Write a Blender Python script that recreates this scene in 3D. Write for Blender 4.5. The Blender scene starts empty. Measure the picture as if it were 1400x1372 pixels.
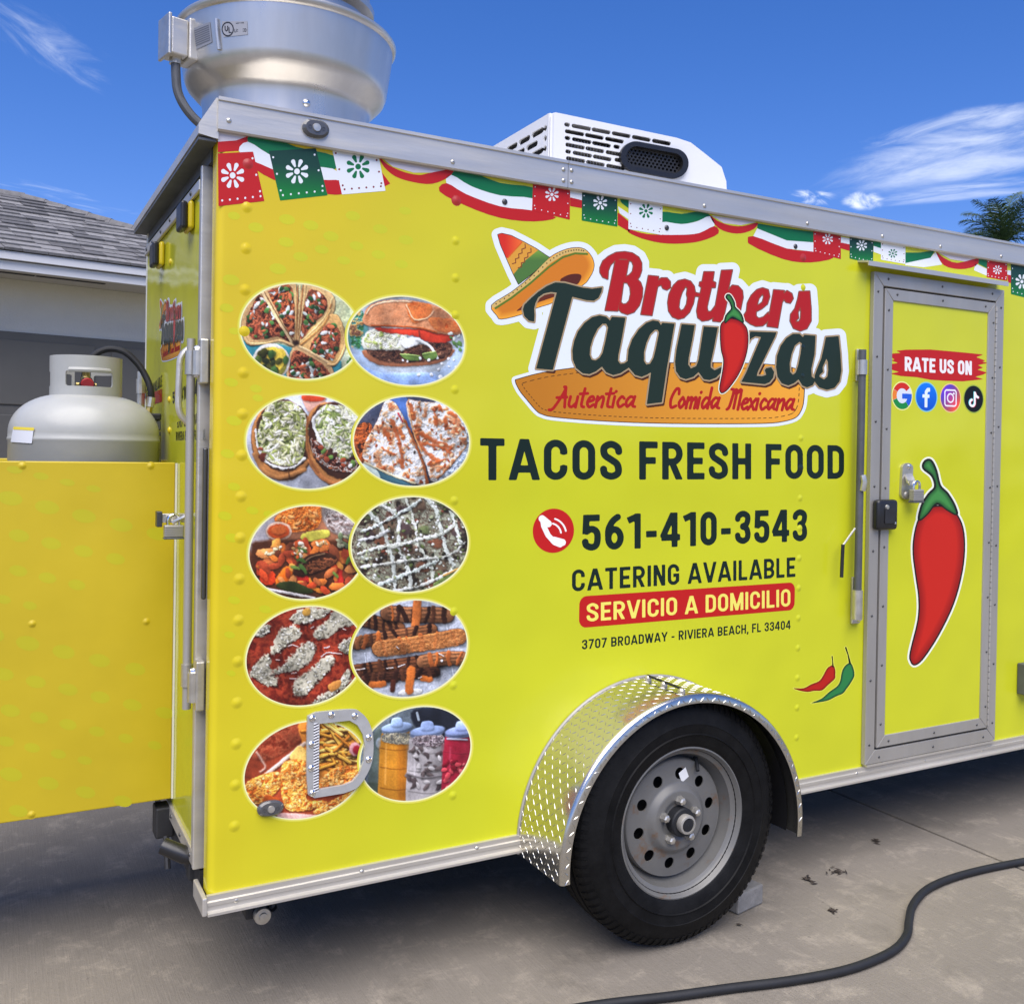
import bpy, bmesh, math, random
import numpy as np
from mathutils import Matrix, Vector

random.seed(7)
SC = bpy.context.scene
COL = SC.collection

# ------------------------------------------------------------------ camera
CAM = np.array([-0.4589, -2.3272, 1.3679])
YAW, PITCH, ROLL = map(math.radians, (28.2752, -0.5571, 0.942))
FPX, CY = 1323.93, 631.34                      # focal length and principal row for a 1400 x 1372 frame


def cam_axes():
    cy, sy = math.cos(YAW), math.sin(YAW)
    f = np.array([sy * math.cos(PITCH), cy * math.cos(PITCH), math.sin(PITCH)])
    r0 = np.array([cy, -sy, 0.0])
    u0 = np.cross(r0, f)
    return (math.cos(ROLL) * r0 + math.sin(ROLL) * u0, -math.sin(ROLL) * r0 + math.cos(ROLL) * u0, f)


RGT, UPV, FWD = cam_axes()
cd = bpy.data.cameras.new('camera')
cam = bpy.data.objects.new('camera', cd)
COL.objects.link(cam)
cd.sensor_fit = 'HORIZONTAL'
cd.sensor_width = 36.0
cd.lens = 36.0 * FPX / 1400.0
cd.shift_y = -(686.0 - CY) / 1400.0
cd.clip_start = 0.05
cd.clip_end = 2000.0
M4 = Matrix.Identity(4)
for i in range(3):
    M4[i][0], M4[i][1], M4[i][2], M4[i][3] = RGT[i], UPV[i], -FWD[i], CAM[i]
cam.matrix_world = M4
SC.camera = cam

# ------------------------------------------------------------------ sky, sun, exposure
SUN_EL, SUN_AZ = math.radians(60), math.radians(212)   # azimuth clockwise from +y: behind the photographer
w = bpy.data.worlds.new('World')
SC.world = w
w.use_nodes = True
nt = w.node_tree
nt.nodes.clear()


def sky_nodes():
    N, L = nt.nodes, nt.links
    out = N.new('ShaderNodeOutputWorld')
    bg = N.new('ShaderNodeBackground')
    bg.inputs[1].default_value = SKY_STRENGTH
    sky = N.new('ShaderNodeTexSky')
    sky.sky_type = 'NISHITA'
    sky.sun_disc = False
    sky.sun_elevation = SUN_EL
    sky.sun_rotation = SUN_AZ
    sky.altitude = 0
    sky.air_density = 1.0
    sky.dust_density = 0.6
    sky.ozone_density = 3.5
    hs = N.new('ShaderNodeHueSaturation')
    hs.inputs['Saturation'].default_value = 1.30
    L.new(sky.outputs[0], hs.inputs['Color'])
    tint = N.new('ShaderNodeMixRGB')               # clear deep blue of a humid subtropical sky
    tint.blend_type = 'MULTIPLY'
    tint.inputs[0].default_value = 1.0
    tint.inputs[2].default_value = (1.0, 0.90, 1.24, 1)
    L.new(hs.outputs[0], tint.inputs[1])
    tc = N.new('ShaderNodeTexCoord')
    col = tint.outputs[0]

    def math_(op, a, b=None, c=None):
        n = N.new('ShaderNodeMath')
        n.operation = op
        for k, v in enumerate((a, b, c)):
            if v is None:
                continue
            if isinstance(v, (int, float)):
                n.inputs[k].default_value = v
            else:
                L.new(v, n.inputs[k])
        return n.outputs[0]

    def dot(vec):
        n = N.new('ShaderNodeVectorMath')
        n.operation = 'DOT_PRODUCT'
        L.new(tc.outputs['Generated'], n.inputs[0])
        n.inputs[1].default_value = tuple(vec)
        return n.outputs['Value']

    def ramp(v, a, b):
        n = N.new('ShaderNodeMapRange')
        n.interpolation_type = 'SMOOTHSTEP'
        L.new(v, n.inputs['Value'])
        n.inputs['From Min'].default_value = a
        n.inputs['From Max'].default_value = b
        return n.outputs['Result']

    # banks of thin cloud, each in its own direction of the sky
    for px, py, hw, hh, slope, sc, th, amt in CLOUDS:
        d = FWD + RGT * (px - 700) / FPX + UPV * (CY - py) / FPX
        d /= np.linalg.norm(d)
        r = np.cross(d, [0, 0, 1.0]); r /= np.linalg.norm(r)
        u = np.cross(r, d)
        c, s = math.cos(slope), math.sin(slope)
        a, b, fd = dot(c * r + s * u), dot(-s * r + c * u), dot(d)
        comb = N.new('ShaderNodeCombineXYZ')
        L.new(math_('MULTIPLY', a, sc), comb.inputs[0])
        L.new(math_('MULTIPLY', b, sc * hw / hh * 0.8), comb.inputs[1])
        comb.inputs[2].default_value = px * 0.013
        no = N.new('ShaderNodeTexNoise')
        no.inputs['Scale'].default_value = 1.0
        no.inputs['Detail'].default_value = 9
        no.inputs['Roughness'].default_value = 0.62
        no.inputs['Distortion'].default_value = 0.7
        L.new(comb.outputs[0], no.inputs['Vector'])
        q = math_('ADD', math_('POWER', math_('DIVIDE', a, hw / FPX), 2.0), math_('POWER', math_('DIVIDE', b, hh / FPX), 2.0))
        fall = math_('MULTIPLY', ramp(q, 1.0, 0.05), ramp(fd, 0.0, 0.3))
        dens = ramp(math_('ADD', no.outputs[0], math_('MULTIPLY', fall, 0.30)), th, th + 0.40)
        dens = math_('MULTIPLY', math_('MULTIPLY', dens, fall), amt)
        mx = N.new('ShaderNodeMixRGB')
        L.new(dens, mx.inputs[0])
        L.new(col, mx.inputs[1])
        mx.inputs[2].default_value = CLOUD_COL
        col = mx.outputs[0]
    L.new(col, bg.inputs[0])
    L.new(bg.outputs[0], out.inputs[0])


SKY_STRENGTH = 0.062
CLOUD_COL = (8.5, 9.0, 9.8, 1)
CLOUDS = [  # px, py, half width, half height, slope, noise scale, threshold, amount
    (1350, 204, 240, 50, 0.10, 7.5, 0.58, 0.58), (1300, 172, 140, 20, 0.10, 9.0, 0.62, 0.5),
    (1345, 259, 190, 15, 0.02, 8.0, 0.60, 0.5), (1180, 274, 34, 15, -0.10, 42.0, 0.60, 0.95),
    (1112, 270, 40, 16, -0.2, 46.0, 0.66, 0.8), (50, 50, 130, 40, -0.42, 12.0, 0.66, 0.42),
    (60, 266, 160, 18, -0.1, 20.0, 0.74, 0.30)]
sky_nodes()
sd = bpy.data.lights.new('sun', 'SUN')
sd.energy = 2.6
sd.angle = math.radians(66)
sd.color = (1.0, 0.945, 0.87)
sun = bpy.data.objects.new('sun', sd)
COL.objects.link(sun)
to_sun = Vector((math.sin(SUN_AZ) * math.cos(SUN_EL), math.cos(SUN_AZ) * math.cos(SUN_EL), math.sin(SUN_EL)))
sun.rotation_euler = to_sun.to_track_quat('Z', 'Y').to_euler()
sun.location = to_sun * 20
SC.view_settings.view_transform = 'Standard'
SC.view_settings.look = 'None'
SC.view_settings.exposure = 1.14
SC.view_settings.gamma = 1.0
SC.view_settings.use_curve_mapping = False
SC.cycles.max_bounces = 8
SC.cycles.use_denoising = True


# ------------------------------------------------------------------ helpers
def ray(px, py):
    px, py = np.asarray(px, float), np.asarray(py, float)
    return FWD + RGT * ((px - 700) / FPX)[..., None] + UPV * ((CY - py) / FPX)[..., None]


def hit(px, py, axis, val):
    """Where the line of sight through a photograph point meets the plane axis = val."""
    d = ray(px, py)
    t = (val - CAM[axis]) / d[..., axis]
    return CAM + d * t[..., None]


def onY(px, py, y=0.0):
    return hit(px, py, 1, y)


def onX(px, py, x=0.0):
    return hit(px, py, 0, x)


def onZ(px, py, z=0.0):
    return hit(px, py, 2, z)


def lin(c):
    c = np.asarray(c, float) / 255.0
    return np.where(c <= 0.04045, c / 12.92, ((c + 0.055) / 1.055) ** 2.4)


def rgb(r, g, b):
    return tuple(lin((r, g, b))) + (1.0,)


ORIGIN = {}


def link(o, parent=None, at=(0, 0, 0)):
    """Place o at world position `at`; children are expressed relative to the thing's base."""
    COL.objects.link(o)
    at = Vector(at)
    ORIGIN[o.name] = at
    if parent is not None:
        o.parent = parent
        o.location = at - ORIGIN[parent.name]
    else:
        o.location = at
    return o


def tag(o, label=None, cat=None, group=None, kind=None):
    if label: o['label'] = label
    if cat: o['category'] = cat
    if group: o['group'] = group
    if kind: o['kind'] = kind
    return o


def thing(name, at, label, cat, group=None):
    return tag(link(bpy.data.objects.new(name, None), None, at), label, cat, group)


def copy_tree(o, delta, parent=None):
    c = o.copy()
    COL.objects.link(c)
    if parent is None:
        c.location = o.location + Vector(delta)
    else:
        c.parent = parent
    for ch in o.children:
        copy_tree(ch, delta, c)
    return c


class MB:
    """Collects shapes and links them as one mesh object."""

    def __init__(s):
        s.v, s.f, s.m = [], [], []
        s.mi = 0

    def add(s, vs, fs):
        b = len(s.v)
        s.v += [tuple(map(float, q)) for q in vs]
        s.f += [tuple(i + b for i in f) for f in fs]
        s.m += [s.mi] * len(fs)
        return s

    def box(s, x0, x1, y0, y1, z0, z1):
        vs = [(x, y, z) for x in (x0, x1) for y in (y0, y1) for z in (z0, z1)]
        return s.add(vs, [(0, 1, 3, 2), (4, 6, 7, 5), (0, 4, 5, 1), (2, 3, 7, 6), (0, 2, 6, 4), (1, 5, 7, 3)])

    def tube(s, path, r, n=12, cap=True):
        P = [Vector(p) for p in path]
        R = r if hasattr(r, '__len__') else [r] * len(P)
        vs, fs = [], []
        up = None
        for i, p in enumerate(P):
            t = (P[min(i + 1, len(P) - 1)] - P[max(i - 1, 0)]).normalized()
            if up is None:
                up = Vector((0, 0, 1)) if abs(t.z) < 0.9 else Vector((1, 0, 0))
            a = t.cross(up).normalized()
            up = a.cross(t).normalized()
            for k in range(n):
                g = 2 * math.pi * k / n
                vs.append(p + (a * math.cos(g) + up * math.sin(g)) * R[i])
        for i in range(len(P) - 1):
            for k in range(n):
                k2 = (k + 1) % n
                fs.append((i * n + k, i * n + k2, (i + 1) * n + k2, (i + 1) * n + k))
        if cap:
            fs.append(tuple(range(n - 1, -1, -1)))
            fs.append(tuple(range((len(P) - 1) * n, len(P) * n)))
        return s.add(vs, fs)

    def lathe(s, prof, c, axis='z', n=48, closed=False):
        """prof: (radius, offset along axis) pairs."""
        vs, fs = [], []
        for r, h in prof:
            for k in range(n):
                g = 2 * math.pi * k / n
                a, b = r * math.cos(g), r * math.sin(g)
                vs.append((c[0] + a, c[1] + b, c[2] + h) if axis == 'z' else (c[0] + a, c[1] + h, c[2] + b) if axis == 'y' else (c[0] + h, c[1] + a, c[2] + b))
        m = len(prof)
        for i in range(m if closed else m - 1):
            j = (i + 1) % m
            for k in range(n):
                k2 = (k + 1) % n
                fs.append((i * n + k, i * n + k2, j * n + k2, j * n + k))
        return s.add(vs, fs)

    def sweep_x(s, prof, x0, x1):
        """prof: closed list of (y, z), extruded along x."""
        n = len(prof)
        vs = [(x0, y, z) for y, z in prof] + [(x1, y, z) for y, z in prof]
        fs = [(i, (i + 1) % n, n + (i + 1) % n, n + i) for i in range(n)]
        return s.add(vs, fs + [tuple(range(n - 1, -1, -1)), tuple(range(n, 2 * n))])

    def poly(s, pts, d):
        """A flat outline (3D points) given thickness along vector d."""
        n = len(pts)
        P = [np.asarray(p, float) for p in pts]
        d = np.asarray(d, float)
        vs = P + [p + d for p in P]
        return s.add(vs, [tuple(range(n)), tuple(range(2 * n - 1, n - 1, -1))] + [(i, n + i, n + (i + 1) % n, (i + 1) % n) for i in range(n)])

    def build(s, name, mats, parent=None, bevel=0, smooth=30, at=(0, 0, 0), seg=2):
        me = bpy.data.meshes.new(name)
        me.from_pydata([(x - at[0], y - at[1], z - at[2]) for x, y, z in s.v], [], s.f)
        for m in (mats if isinstance(mats, (list, tuple)) else [mats]):
            me.materials.append(m)
        me.polygons.foreach_set('material_index', s.m)
        bm = bmesh.new()
        bm.from_mesh(me)
        bmesh.ops.recalc_face_normals(bm, faces=bm.faces)
        if bevel:
            bmesh.ops.bevel(bm, geom=[e for e in bm.edges if e.calc_face_angle(0) > 0.5], offset=bevel, segments=seg, profile=0.5, affect='EDGES', clamp_overlap=True)
        bm.to_mesh(me)
        bm.free()
        if bevel and seg == 2: smooth = min(smooth, 18)          # keep broad faces flat between their bevels
        if smooth:
            me.polygons.foreach_set('use_smooth', [True] * len(me.polygons))
            me.set_sharp_from_angle(angle=math.radians(smooth))
        me.update()
        return link(bpy.data.objects.new(name, me), parent, at)


def clone(src, name, parent, at):
    return link(bpy.data.objects.new(name, src.data), parent, at)


# ------------------------------------------------------------------ outlines as distance fields, for print and cut plate
def sd_poly(X, Y, pts):
    P = np.asarray(pts, float)
    d = np.full(X.shape, 1e9)
    ins = np.zeros(X.shape, bool)
    for a, b in zip(P, np.roll(P, -1, 0)):
        ex, ey = b - a
        px, py = X - a[0], Y - a[1]
        t = np.clip((px * ex + py * ey) / (ex * ex + ey * ey + 1e-12), 0, 1)
        d = np.minimum(d, (px - ex * t) ** 2 + (py - ey * t) ** 2)
        if ey != 0:
            ins ^= ((a[1] <= Y) != (b[1] <= Y)) & (X < a[0] + (Y - a[1]) * ex / ey)
    d = np.sqrt(d)
    return np.where(ins, -d, d)


def sd_stroke(X, Y, pts, w=None, butt=False):
    """pts: (x, y) with one width w, or (x, y, width)."""
    P = [(p[0], p[1], (p[2] if w is None else w) * 0.5) for p in pts]
    D = np.full(X.shape, 1e9)
    n = len(P) - 1
    for i in range(n):
        a, b = P[i], P[i + 1]
        ex, ey = b[0] - a[0], b[1] - a[1]
        L = math.hypot(ex, ey) + 1e-9
        px, py = X - a[0], Y - a[1]
        tt = (px * ex + py * ey) / (L * L)
        t = np.clip(tt, 0, 1)
        d = np.hypot(px - ex * t, py - ey * t) - (a[2] + (b[2] - a[2]) * t)
        if butt and i == 0: d = np.maximum(d, -tt * L)
        if butt and i == n - 1: d = np.maximum(d, (tt - 1) * L)
        D = np.minimum(D, d)
    return D


def sd_ell(X, Y, cx, cy, rx, ry, slope=0.0):
    a = X - cx
    b = Y - cy - a * slope
    q = np.sqrt((a / rx) ** 2 + (b / ry) ** 2)
    return (q - 1) * np.minimum(rx, ry)


def sd_rbox(X, Y, cx, cy, hx, hy, r):
    a, b = np.abs(X - cx) - hx + r, np.abs(Y - cy) - hy + r
    return np.hypot(np.maximum(a, 0), np.maximum(b, 0)) + np.minimum(np.maximum(a, b), 0) - r


def smooth_pts(pts, k=6, closed=True):
    P = np.asarray(pts, float)
    n = len(P)
    out = []
    for i in range(n if closed else n - 1):
        p0, p1, p2, p3 = (P[(i + j) % n] if closed else P[min(max(i + j, 0), n - 1)] for j in (-1, 0, 1, 2))
        for t in np.linspace(0, 1, k, endpoint=False):
            out.append(0.5 * ((2 * p1) + (p2 - p0) * t + (2 * p0 - 5 * p1 + 4 * p2 - p3) * t * t + (3 * p1 - p0 - 3 * p2 + p3) * t ** 3))
    if not closed: out.append(P[-1])
    return out


def iso(D, xs, ys, merge=True):
    """Flat faces filling D < 0, edges at the zero line."""
    ins = D < 0
    n = ins[:-1, :-1].astype(int) + ins[1:, :-1] + ins[:-1, 1:] + ins[1:, 1:]
    verts, faces, cache = [], [], {}

    def cv(i, j):
        k = (0, i, j)
        if k not in cache:
            cache[k] = len(verts)
            verts.append((xs[j], ys[i]))
        return cache[k]

    def ev(i, j, i2, j2):
        if (i2, j2) < (i, j): i, j, i2, j2 = i2, j2, i, j
        k = (1, i, j, i2, j2)
        if k not in cache:
            a, b = D[i, j], D[i2, j2]
            t = min(max(a / (a - b), 0.02), 0.98)
            cache[k] = len(verts)
            verts.append((xs[j] + (xs[j2] - xs[j]) * t, ys[i] + (ys[i2] - ys[i]) * t))
        return cache[k]

    for i in range(n.shape[0]):
        row = n[i]
        j = 0
        m = n.shape[1]
        nz = np.nonzero(row)[0]
        if len(nz) == 0: continue
        j, m = nz[0], nz[-1] + 1
        while j < m:
            if row[j] == 4:
                k = j + 1
                while merge and k < m and row[k] == 4: k += 1
                faces.append((cv(i, j), cv(i, k), cv(i + 1, k), cv(i + 1, j)))
                j = k
                continue
            if row[j] > 0:
                cs = ((i, j), (i, j + 1), (i + 1, j + 1), (i + 1, j))
                f = []
                for q in range(4):
                    a, b = cs[q], cs[(q + 1) % 4]
                    if ins[a]: f.append(cv(*a))
                    if ins[a] != ins[b]: f.append(ev(*a, *b))
                if len(f) >= 3: faces.append(tuple(f))
            j += 1
    return np.array(verts, float).reshape(-1, 2), faces


def grid(x0, x1, y0, y1, cell):
    xs = np.linspace(x0, x1, max(3, int((x1 - x0) / cell) + 1))
    ys = np.linspace(y0, y1, max(3, int((y1 - y0) / cell) + 1))
    X, Y = np.meshgrid(xs, ys)
    return xs, ys, X, Y


def side_map(y):
    """Photograph point -> the vertical plane at this y; k lifts a layer of film off it."""
    return lambda q, k: onY(q[:, 0], q[:, 1], y) - np.array([0, 0.00014 + 0.00006 * k, 0])


GAIN = 1.12


class Print:
    """Layers of flat ink collected into one mesh with a colour attribute."""

    def __init__(s, mapping):
        s.map, s.v, s.f, s.c = mapping, [], [], []
        s.curved = False

    def layer(s, box, cell, fn, col, k=0):
        xs, ys, X, Y = grid(*box, cell)
        grad = callable(col)
        v, f = iso(fn(X, Y), xs, ys, merge=not (grad or s.curved))
        if len(v) == 0: return s
        b = sum(len(q) for q in s.v)
        s.v.append(s.map(v, k))
        s.f += [tuple(i + b for i in reversed(q)) for q in f]          # picture rows run downwards: turn the faces outwards
        c = col(v[:, 0], v[:, 1]) if grad else np.tile(np.array(col, float), (len(v), 1))
        s.c.append(np.clip(lin(np.clip(c, 0, 255)) * GAIN, 0, 0.9))
        return s

    def raw(s, v3, f, c):
        b = sum(len(q) for q in s.v)
        s.v.append(v3)
        s.f += [tuple(i + b for i in q) for q in f]
        s.c.append(np.clip(lin(np.clip(c, 0, 255)) * GAIN, 0, 0.9))

    def build(s, name, parent, m=None, label=None):
        V, Cc = np.concatenate(s.v), np.concatenate(s.c)
        me = bpy.data.meshes.new(name)
        me.from_pydata(V.tolist(), [], s.f)
        me.materials.append(m or MAT['ink'])
        at = me.color_attributes.new('Col', 'FLOAT_COLOR', 'POINT')
        at.data.foreach_set('color', np.concatenate([Cc, np.ones((len(Cc), 1))], 1).astype(np.float32).ravel())
        me.update()
        o = link(bpy.data.objects.new(name, me), parent)
        if label: o['label'] = label
        return o


def cut_plate(fn, box, cell, mapping, depth):
    """Flat plate with holes: mapping(v) gives the front face, depth is the vector to the back."""
    xs, ys, X, Y = grid(*box, cell)
    v, f = iso(fn(X, Y), xs, ys, merge=False)
    a = mapping(v)
    b = a + (depth(a) if callable(depth) else np.asarray(depth))
    n = len(v)
    edges = {}
    for q in f:
        for i in range(len(q)):
            e = (q[i], q[(i + 1) % len(q)])
            if (e[1], e[0]) in edges: edges.pop((e[1], e[0]))
            else: edges[e] = 1
    mb = MB()
    mb.add(np.concatenate([a, b]), list(f) + [tuple(i + n for i in reversed(q)) for q in f] + [(e[1], e[0], e[0] + n, e[1] + n) for e in edges])
    return mb


# ------------------------------------------------------------------ materials
MAT = {}


def mat(name, col, rough=0.5, metal=0.0, spec=0.5, var=None, bump=None, coat=0.0, rvar=None, attr=None, stretch=None):
    """var = (scale, amount) colour mottling, bump = (scale, height), rvar = (scale, amount) gloss mottling."""
    m = bpy.data.materials.new(name)
    m.use_nodes = True
    N, L = m.node_tree.nodes, m.node_tree.links
    p = N['Principled BSDF']
    p.inputs['Roughness'].default_value = rough
    p.inputs['Metallic'].default_value = metal
    p.inputs['Specular IOR Level'].default_value = spec
    p.inputs['Coat Weight'].default_value = coat
    p.inputs['Coat Roughness'].default_value = 0.12
    p.inputs['Base Color'].default_value = col
    geo = N.new('ShaderNodeNewGeometry')
    vec = geo.outputs['Position']
    if stretch:
        mp = N.new('ShaderNodeMapping')
        mp.inputs['Scale'].default_value = stretch
        L.new(vec, mp.inputs['Vector'])
        vec = mp.outputs[0]

    def noise(scale, detail=5, rg=0.6):
        n = N.new('ShaderNodeTexNoise')
        n.inputs['Scale'].default_value = scale
        n.inputs['Detail'].default_value = detail
        n.inputs['Roughness'].default_value = rg
        L.new(vec, n.inputs['Vector'])
        return n.outputs[0]

    def mr(v, lo, hi):
        n = N.new('ShaderNodeMapRange')
        L.new(v, n.inputs['Value'])
        n.inputs['From Min'].default_value, n.inputs['From Max'].default_value = 0.25, 0.75
        n.inputs['To Min'].default_value, n.inputs['To Max'].default_value = lo, hi
        return n.outputs[0]
    src = None
    if attr:
        a = N.new('ShaderNodeAttribute')
        a.attribute_name = attr
        src = a.outputs['Color']
        L.new(src, p.inputs['Base Color'])
    if var:
        mx = N.new('ShaderNodeMixRGB')
        mx.blend_type = 'MULTIPLY'
        mx.inputs[0].default_value = 1.0
        if src is not None: L.new(src, mx.inputs[1])
        else: mx.inputs[1].default_value = col
        v = mr(noise(var[0]), 1 - var[1], 1 + var[1])
        L.new(v, mx.inputs[2])
        L.new(mx.outputs[0], p.inputs['Base Color'])
    if rvar:
        L.new(mr(noise(rvar[0]), max(0.02, rough - rvar[1]), rough + rvar[1]), p.inputs['Roughness'])
    if bump:
        b = N.new('ShaderNodeBump')
        b.inputs['Strength'].default_value = 1.0
        b.inputs['Distance'].default_value = bump[1]
        L.new(noise(bump[0], bump[2] if len(bump) > 2 else 5), b.inputs['Height'])
        L.new(b.outputs[0], p.inputs['Normal'])
    MAT[name] = m
    return m


def wrap_mat(name, rough, bscale, bheight, flat=None):
    """Printed vinyl wrap: golden yellow towards the corner, running to lime yellow along the side."""
    m = mat(name, rgb(200, 195, 40), rough, 0, 0.38, rvar=(3, 0.05))
    N, L = m.node_tree.nodes, m.node_tree.links
    p = N['Principled BSDF']
    geo = N.new('ShaderNodeNewGeometry')
    sx = N.new('ShaderNodeSeparateXYZ')
    L.new(geo.outputs['Position'], sx.inputs[0])
    n1 = N.new('ShaderNodeTexNoise')
    n1.inputs['Scale'].default_value = 1.3
    n1.inputs['Detail'].default_value = 3
    L.new(geo.outputs['Position'], n1.inputs['Vector'])
    ad = N.new('ShaderNodeMath')
    ad.operation = 'MULTIPLY_ADD'
    L.new(n1.outputs[0], ad.inputs[0])
    ad.inputs[1].default_value = 0.35
    zz = N.new('ShaderNodeMath')               # the golden print reaches further along near the top
    zz.operation = 'MULTIPLY_ADD'
    L.new(sx.outputs[2], zz.inputs[0])
    zz.inputs[1].default_value = -0.30
    L.new(sx.outputs[0], zz.inputs[2])
    L.new(zz.outputs[0], ad.inputs[2])
    cr = N.new('ShaderNodeValToRGB')
    e = cr.color_ramp.elements
    e[0].position, e[0].color = 0.0, tuple(np.array(GOLD))
    e[1].position, e[1].color = 1.0, tuple(np.array(LIME))
    k = cr.color_ramp.elements.new(0.45)
    k.color = tuple((np.array(GOLD) * 0.5 + np.array(LIME) * 0.5))
    mr = N.new('ShaderNodeMapRange')
    L.new(ad.outputs[0], mr.inputs['Value'])
    mr.inputs['From Min'].default_value, mr.inputs['From Max'].default_value = -0.25, 0.62
    L.new(mr.outputs[0], cr.inputs[0])
    if flat: p.inputs['Base Color'].default_value = flat
    else: L.new(cr.outputs[0], p.inputs['Base Color'])
    nb = N.new('ShaderNodeTexNoise')
    nb.inputs['Scale'].default_value = bscale
    nb.inputs['Detail'].default_value = 2
    L.new(geo.outputs['Position'], nb.inputs['Vector'])
    b = N.new('ShaderNodeBump')
    b.inputs['Distance'].default_value = bheight
    L.new(nb.outputs[0], b.inputs['Height'])
    nf = N.new('ShaderNodeTexNoise')           # fine orange peel and dust
    nf.inputs['Scale'].default_value = 240
    L.new(geo.outputs['Position'], nf.inputs['Vector'])
    b2 = N.new('ShaderNodeBump')
    b2.inputs['Distance'].default_value = 0.00012
    L.new(nf.outputs[0], b2.inputs['Height'])
    L.new(b.outputs[0], b2.inputs['Normal'])
    L.new(b2.outputs[0], p.inputs['Normal'])
    return m


GOLD = (0.66, 0.50, 0.016, 1)
LIME = (0.57, 0.59, 0.020, 1)
wrap_mat('wrap_side', 0.19, 1.9, 0.020)
wrap_mat('wrap_end', 0.06, 2.6, 0.010, flat=(0.50, 0.50, 0.03, 1))
MAT['wrap_end'].node_tree.nodes['Principled BSDF'].inputs['Specular IOR Level'].default_value = 0.16
mat('wrap_box', (0.545, 0.41, 0.011, 1), 0.42, var=(2.0, 0.10), bump=(3.0, 0.006, 2))
mat('wrap_box_dot', (0.50, 0.455, 0.011, 1), 0.42, var=(2.0, 0.10), bump=(3.0, 0.006, 2))     # the greener dots printed on the same film
MAT['wrap_side_dot'] = MAT['wrap_side'].copy()
for nd in MAT['wrap_side_dot'].node_tree.nodes:
    if nd.type == 'VALTORGB':
        nd.color_ramp.elements[0].color = (0.595, 0.565, 0.016, 1)
        nd.color_ramp.elements[1].color = (0.57, 0.57, 0.018, 1)
mat('ink', (1, 1, 1, 1), 0.40, 0, 0.28, attr='Col')
mat('ink_end', (1, 1, 1, 1), 0.09, 0, 0.28, attr='Col')
mat('aluminium', (0.60, 0.57, 0.505, 1), 0.38, 0.6, var=(9, 0.10), rvar=(14, 0.10), bump=(60, 0.0004), stretch=(0.25, 1, 2.2))
mat('mill_frame', (0.42, 0.40, 0.355, 1), 0.46, 0.5, var=(8, 0.12), rvar=(20, 0.10), stretch=(1, 1, 0.2))
mat('zinc', (0.56, 0.535, 0.47, 1), 0.36, 0.8, var=(35, 0.16), rvar=(40, 0.10))
mat('chrome', (0.75, 0.75, 0.75, 1), 0.16, 1.0, rvar=(40, 0.06))
mat('dark_bolt', (0.10, 0.10, 0.10, 1), 0.4, 0.8)
mat('spun_aluminium', (0.57, 0.555, 0.525, 1), 0.32, 0.8, var=(7, 0.14), rvar=(10, 0.08), bump=(26, 0.00022), stretch=(1, 1, 0.22))
mat('diamond_plate', (0.58, 0.56, 0.50, 1), 0.20, 0.95, rvar=(20, 0.08))
mat('black_rubber', (0.012, 0.013, 0.015, 1), 0.62, 0, 0.4, var=(18, 0.25), bump=(120, 0.0004))
mat('tyre_rubber', (0.0048, 0.0048, 0.0048, 1), 0.60, 0, 0.18, var=(22, 0.7), bump=(140, 0.0010))
mat('black_plastic', (0.014, 0.014, 0.015, 1), 0.36, 0, 0.5, rvar=(60, 0.08))
mat('black_paint', (0.02, 0.02, 0.021, 1), 0.5, var=(20, 0.3), bump=(80, 0.0005))
mat('dark_inside', (0.012, 0.012, 0.013, 1), 0.8)
mat('galvanised_dark', (0.10, 0.105, 0.11, 1), 0.5, 0.3, var=(10, 0.25))
mat('lens', (0.10, 0.10, 0.10, 1), 0.15, 0.2, 0.6)
mat('galvanised_bright', (0.45, 0.45, 0.43, 1), 0.38, 0.25, var=(30, 0.12), rvar=(30, 0.10))
mat('ac_plastic', (0.74, 0.75, 0.77, 1), 0.42, 0, 0.4, var=(5, 0.03))
mat('brass', (0.45, 0.36, 0.14, 1), 0.35, 1.0)
mat('red_knob', (0.45, 0.03, 0.03, 1), 0.4)
mat('tank_paint', (0.37, 0.375, 0.35, 1), 0.36, 0, 0.5, var=(6, 0.10), bump=(30, 0.0006), rvar=(8, 0.10))
mat('white_label', (0.8, 0.8, 0.78, 1), 0.5)
mat('yellow_label', (0.75, 0.60, 0.05, 1), 0.5)
mat('caulk', (0.74, 0.72, 0.60, 1), 0.5)
mat('seam_dark', (0.10, 0.10, 0.02, 1), 0.7)
mat('fascia_paint', (0.66, 0.66, 0.66, 1), 0.5, var=(2, 0.05))
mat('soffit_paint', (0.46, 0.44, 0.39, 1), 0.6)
mat('stucco', (0.68, 0.65, 0.565, 1), 0.9, var=(3, 0.06), bump=(70, 0.004))
mat('garage_paint', (0.10, 0.096, 0.084, 1), 0.6, var=(4, 0.08))
mat('palm_leaf', (0.045, 0.080, 0.030, 1), 0.5, var=(3, 0.3))
mat('palm_trunk', (0.16, 0.13, 0.10, 1), 0.9, var=(12, 0.3), bump=(20, 0.02))
mat('leaf_litter', (0.035, 0.026, 0.018, 1), 0.9, var=(60, 0.4))
mat('grass', (0.06, 0.09, 0.03, 1), 0.9, var=(3, 0.3), bump=(30, 0.02))
mat('brick_grey', (0.24, 0.23, 0.21, 1), 0.9, var=(30, 0.25), bump=(80, 0.003))
for q, c in enumerate(((0.16, 0.156, 0.156), (0.10, 0.098, 0.10), (0.215, 0.21, 0.208))):
    mat('shingle_%d' % q, c + (1,), 0.95, var=(24, 0.3), bump=(160, 0.003))


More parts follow.
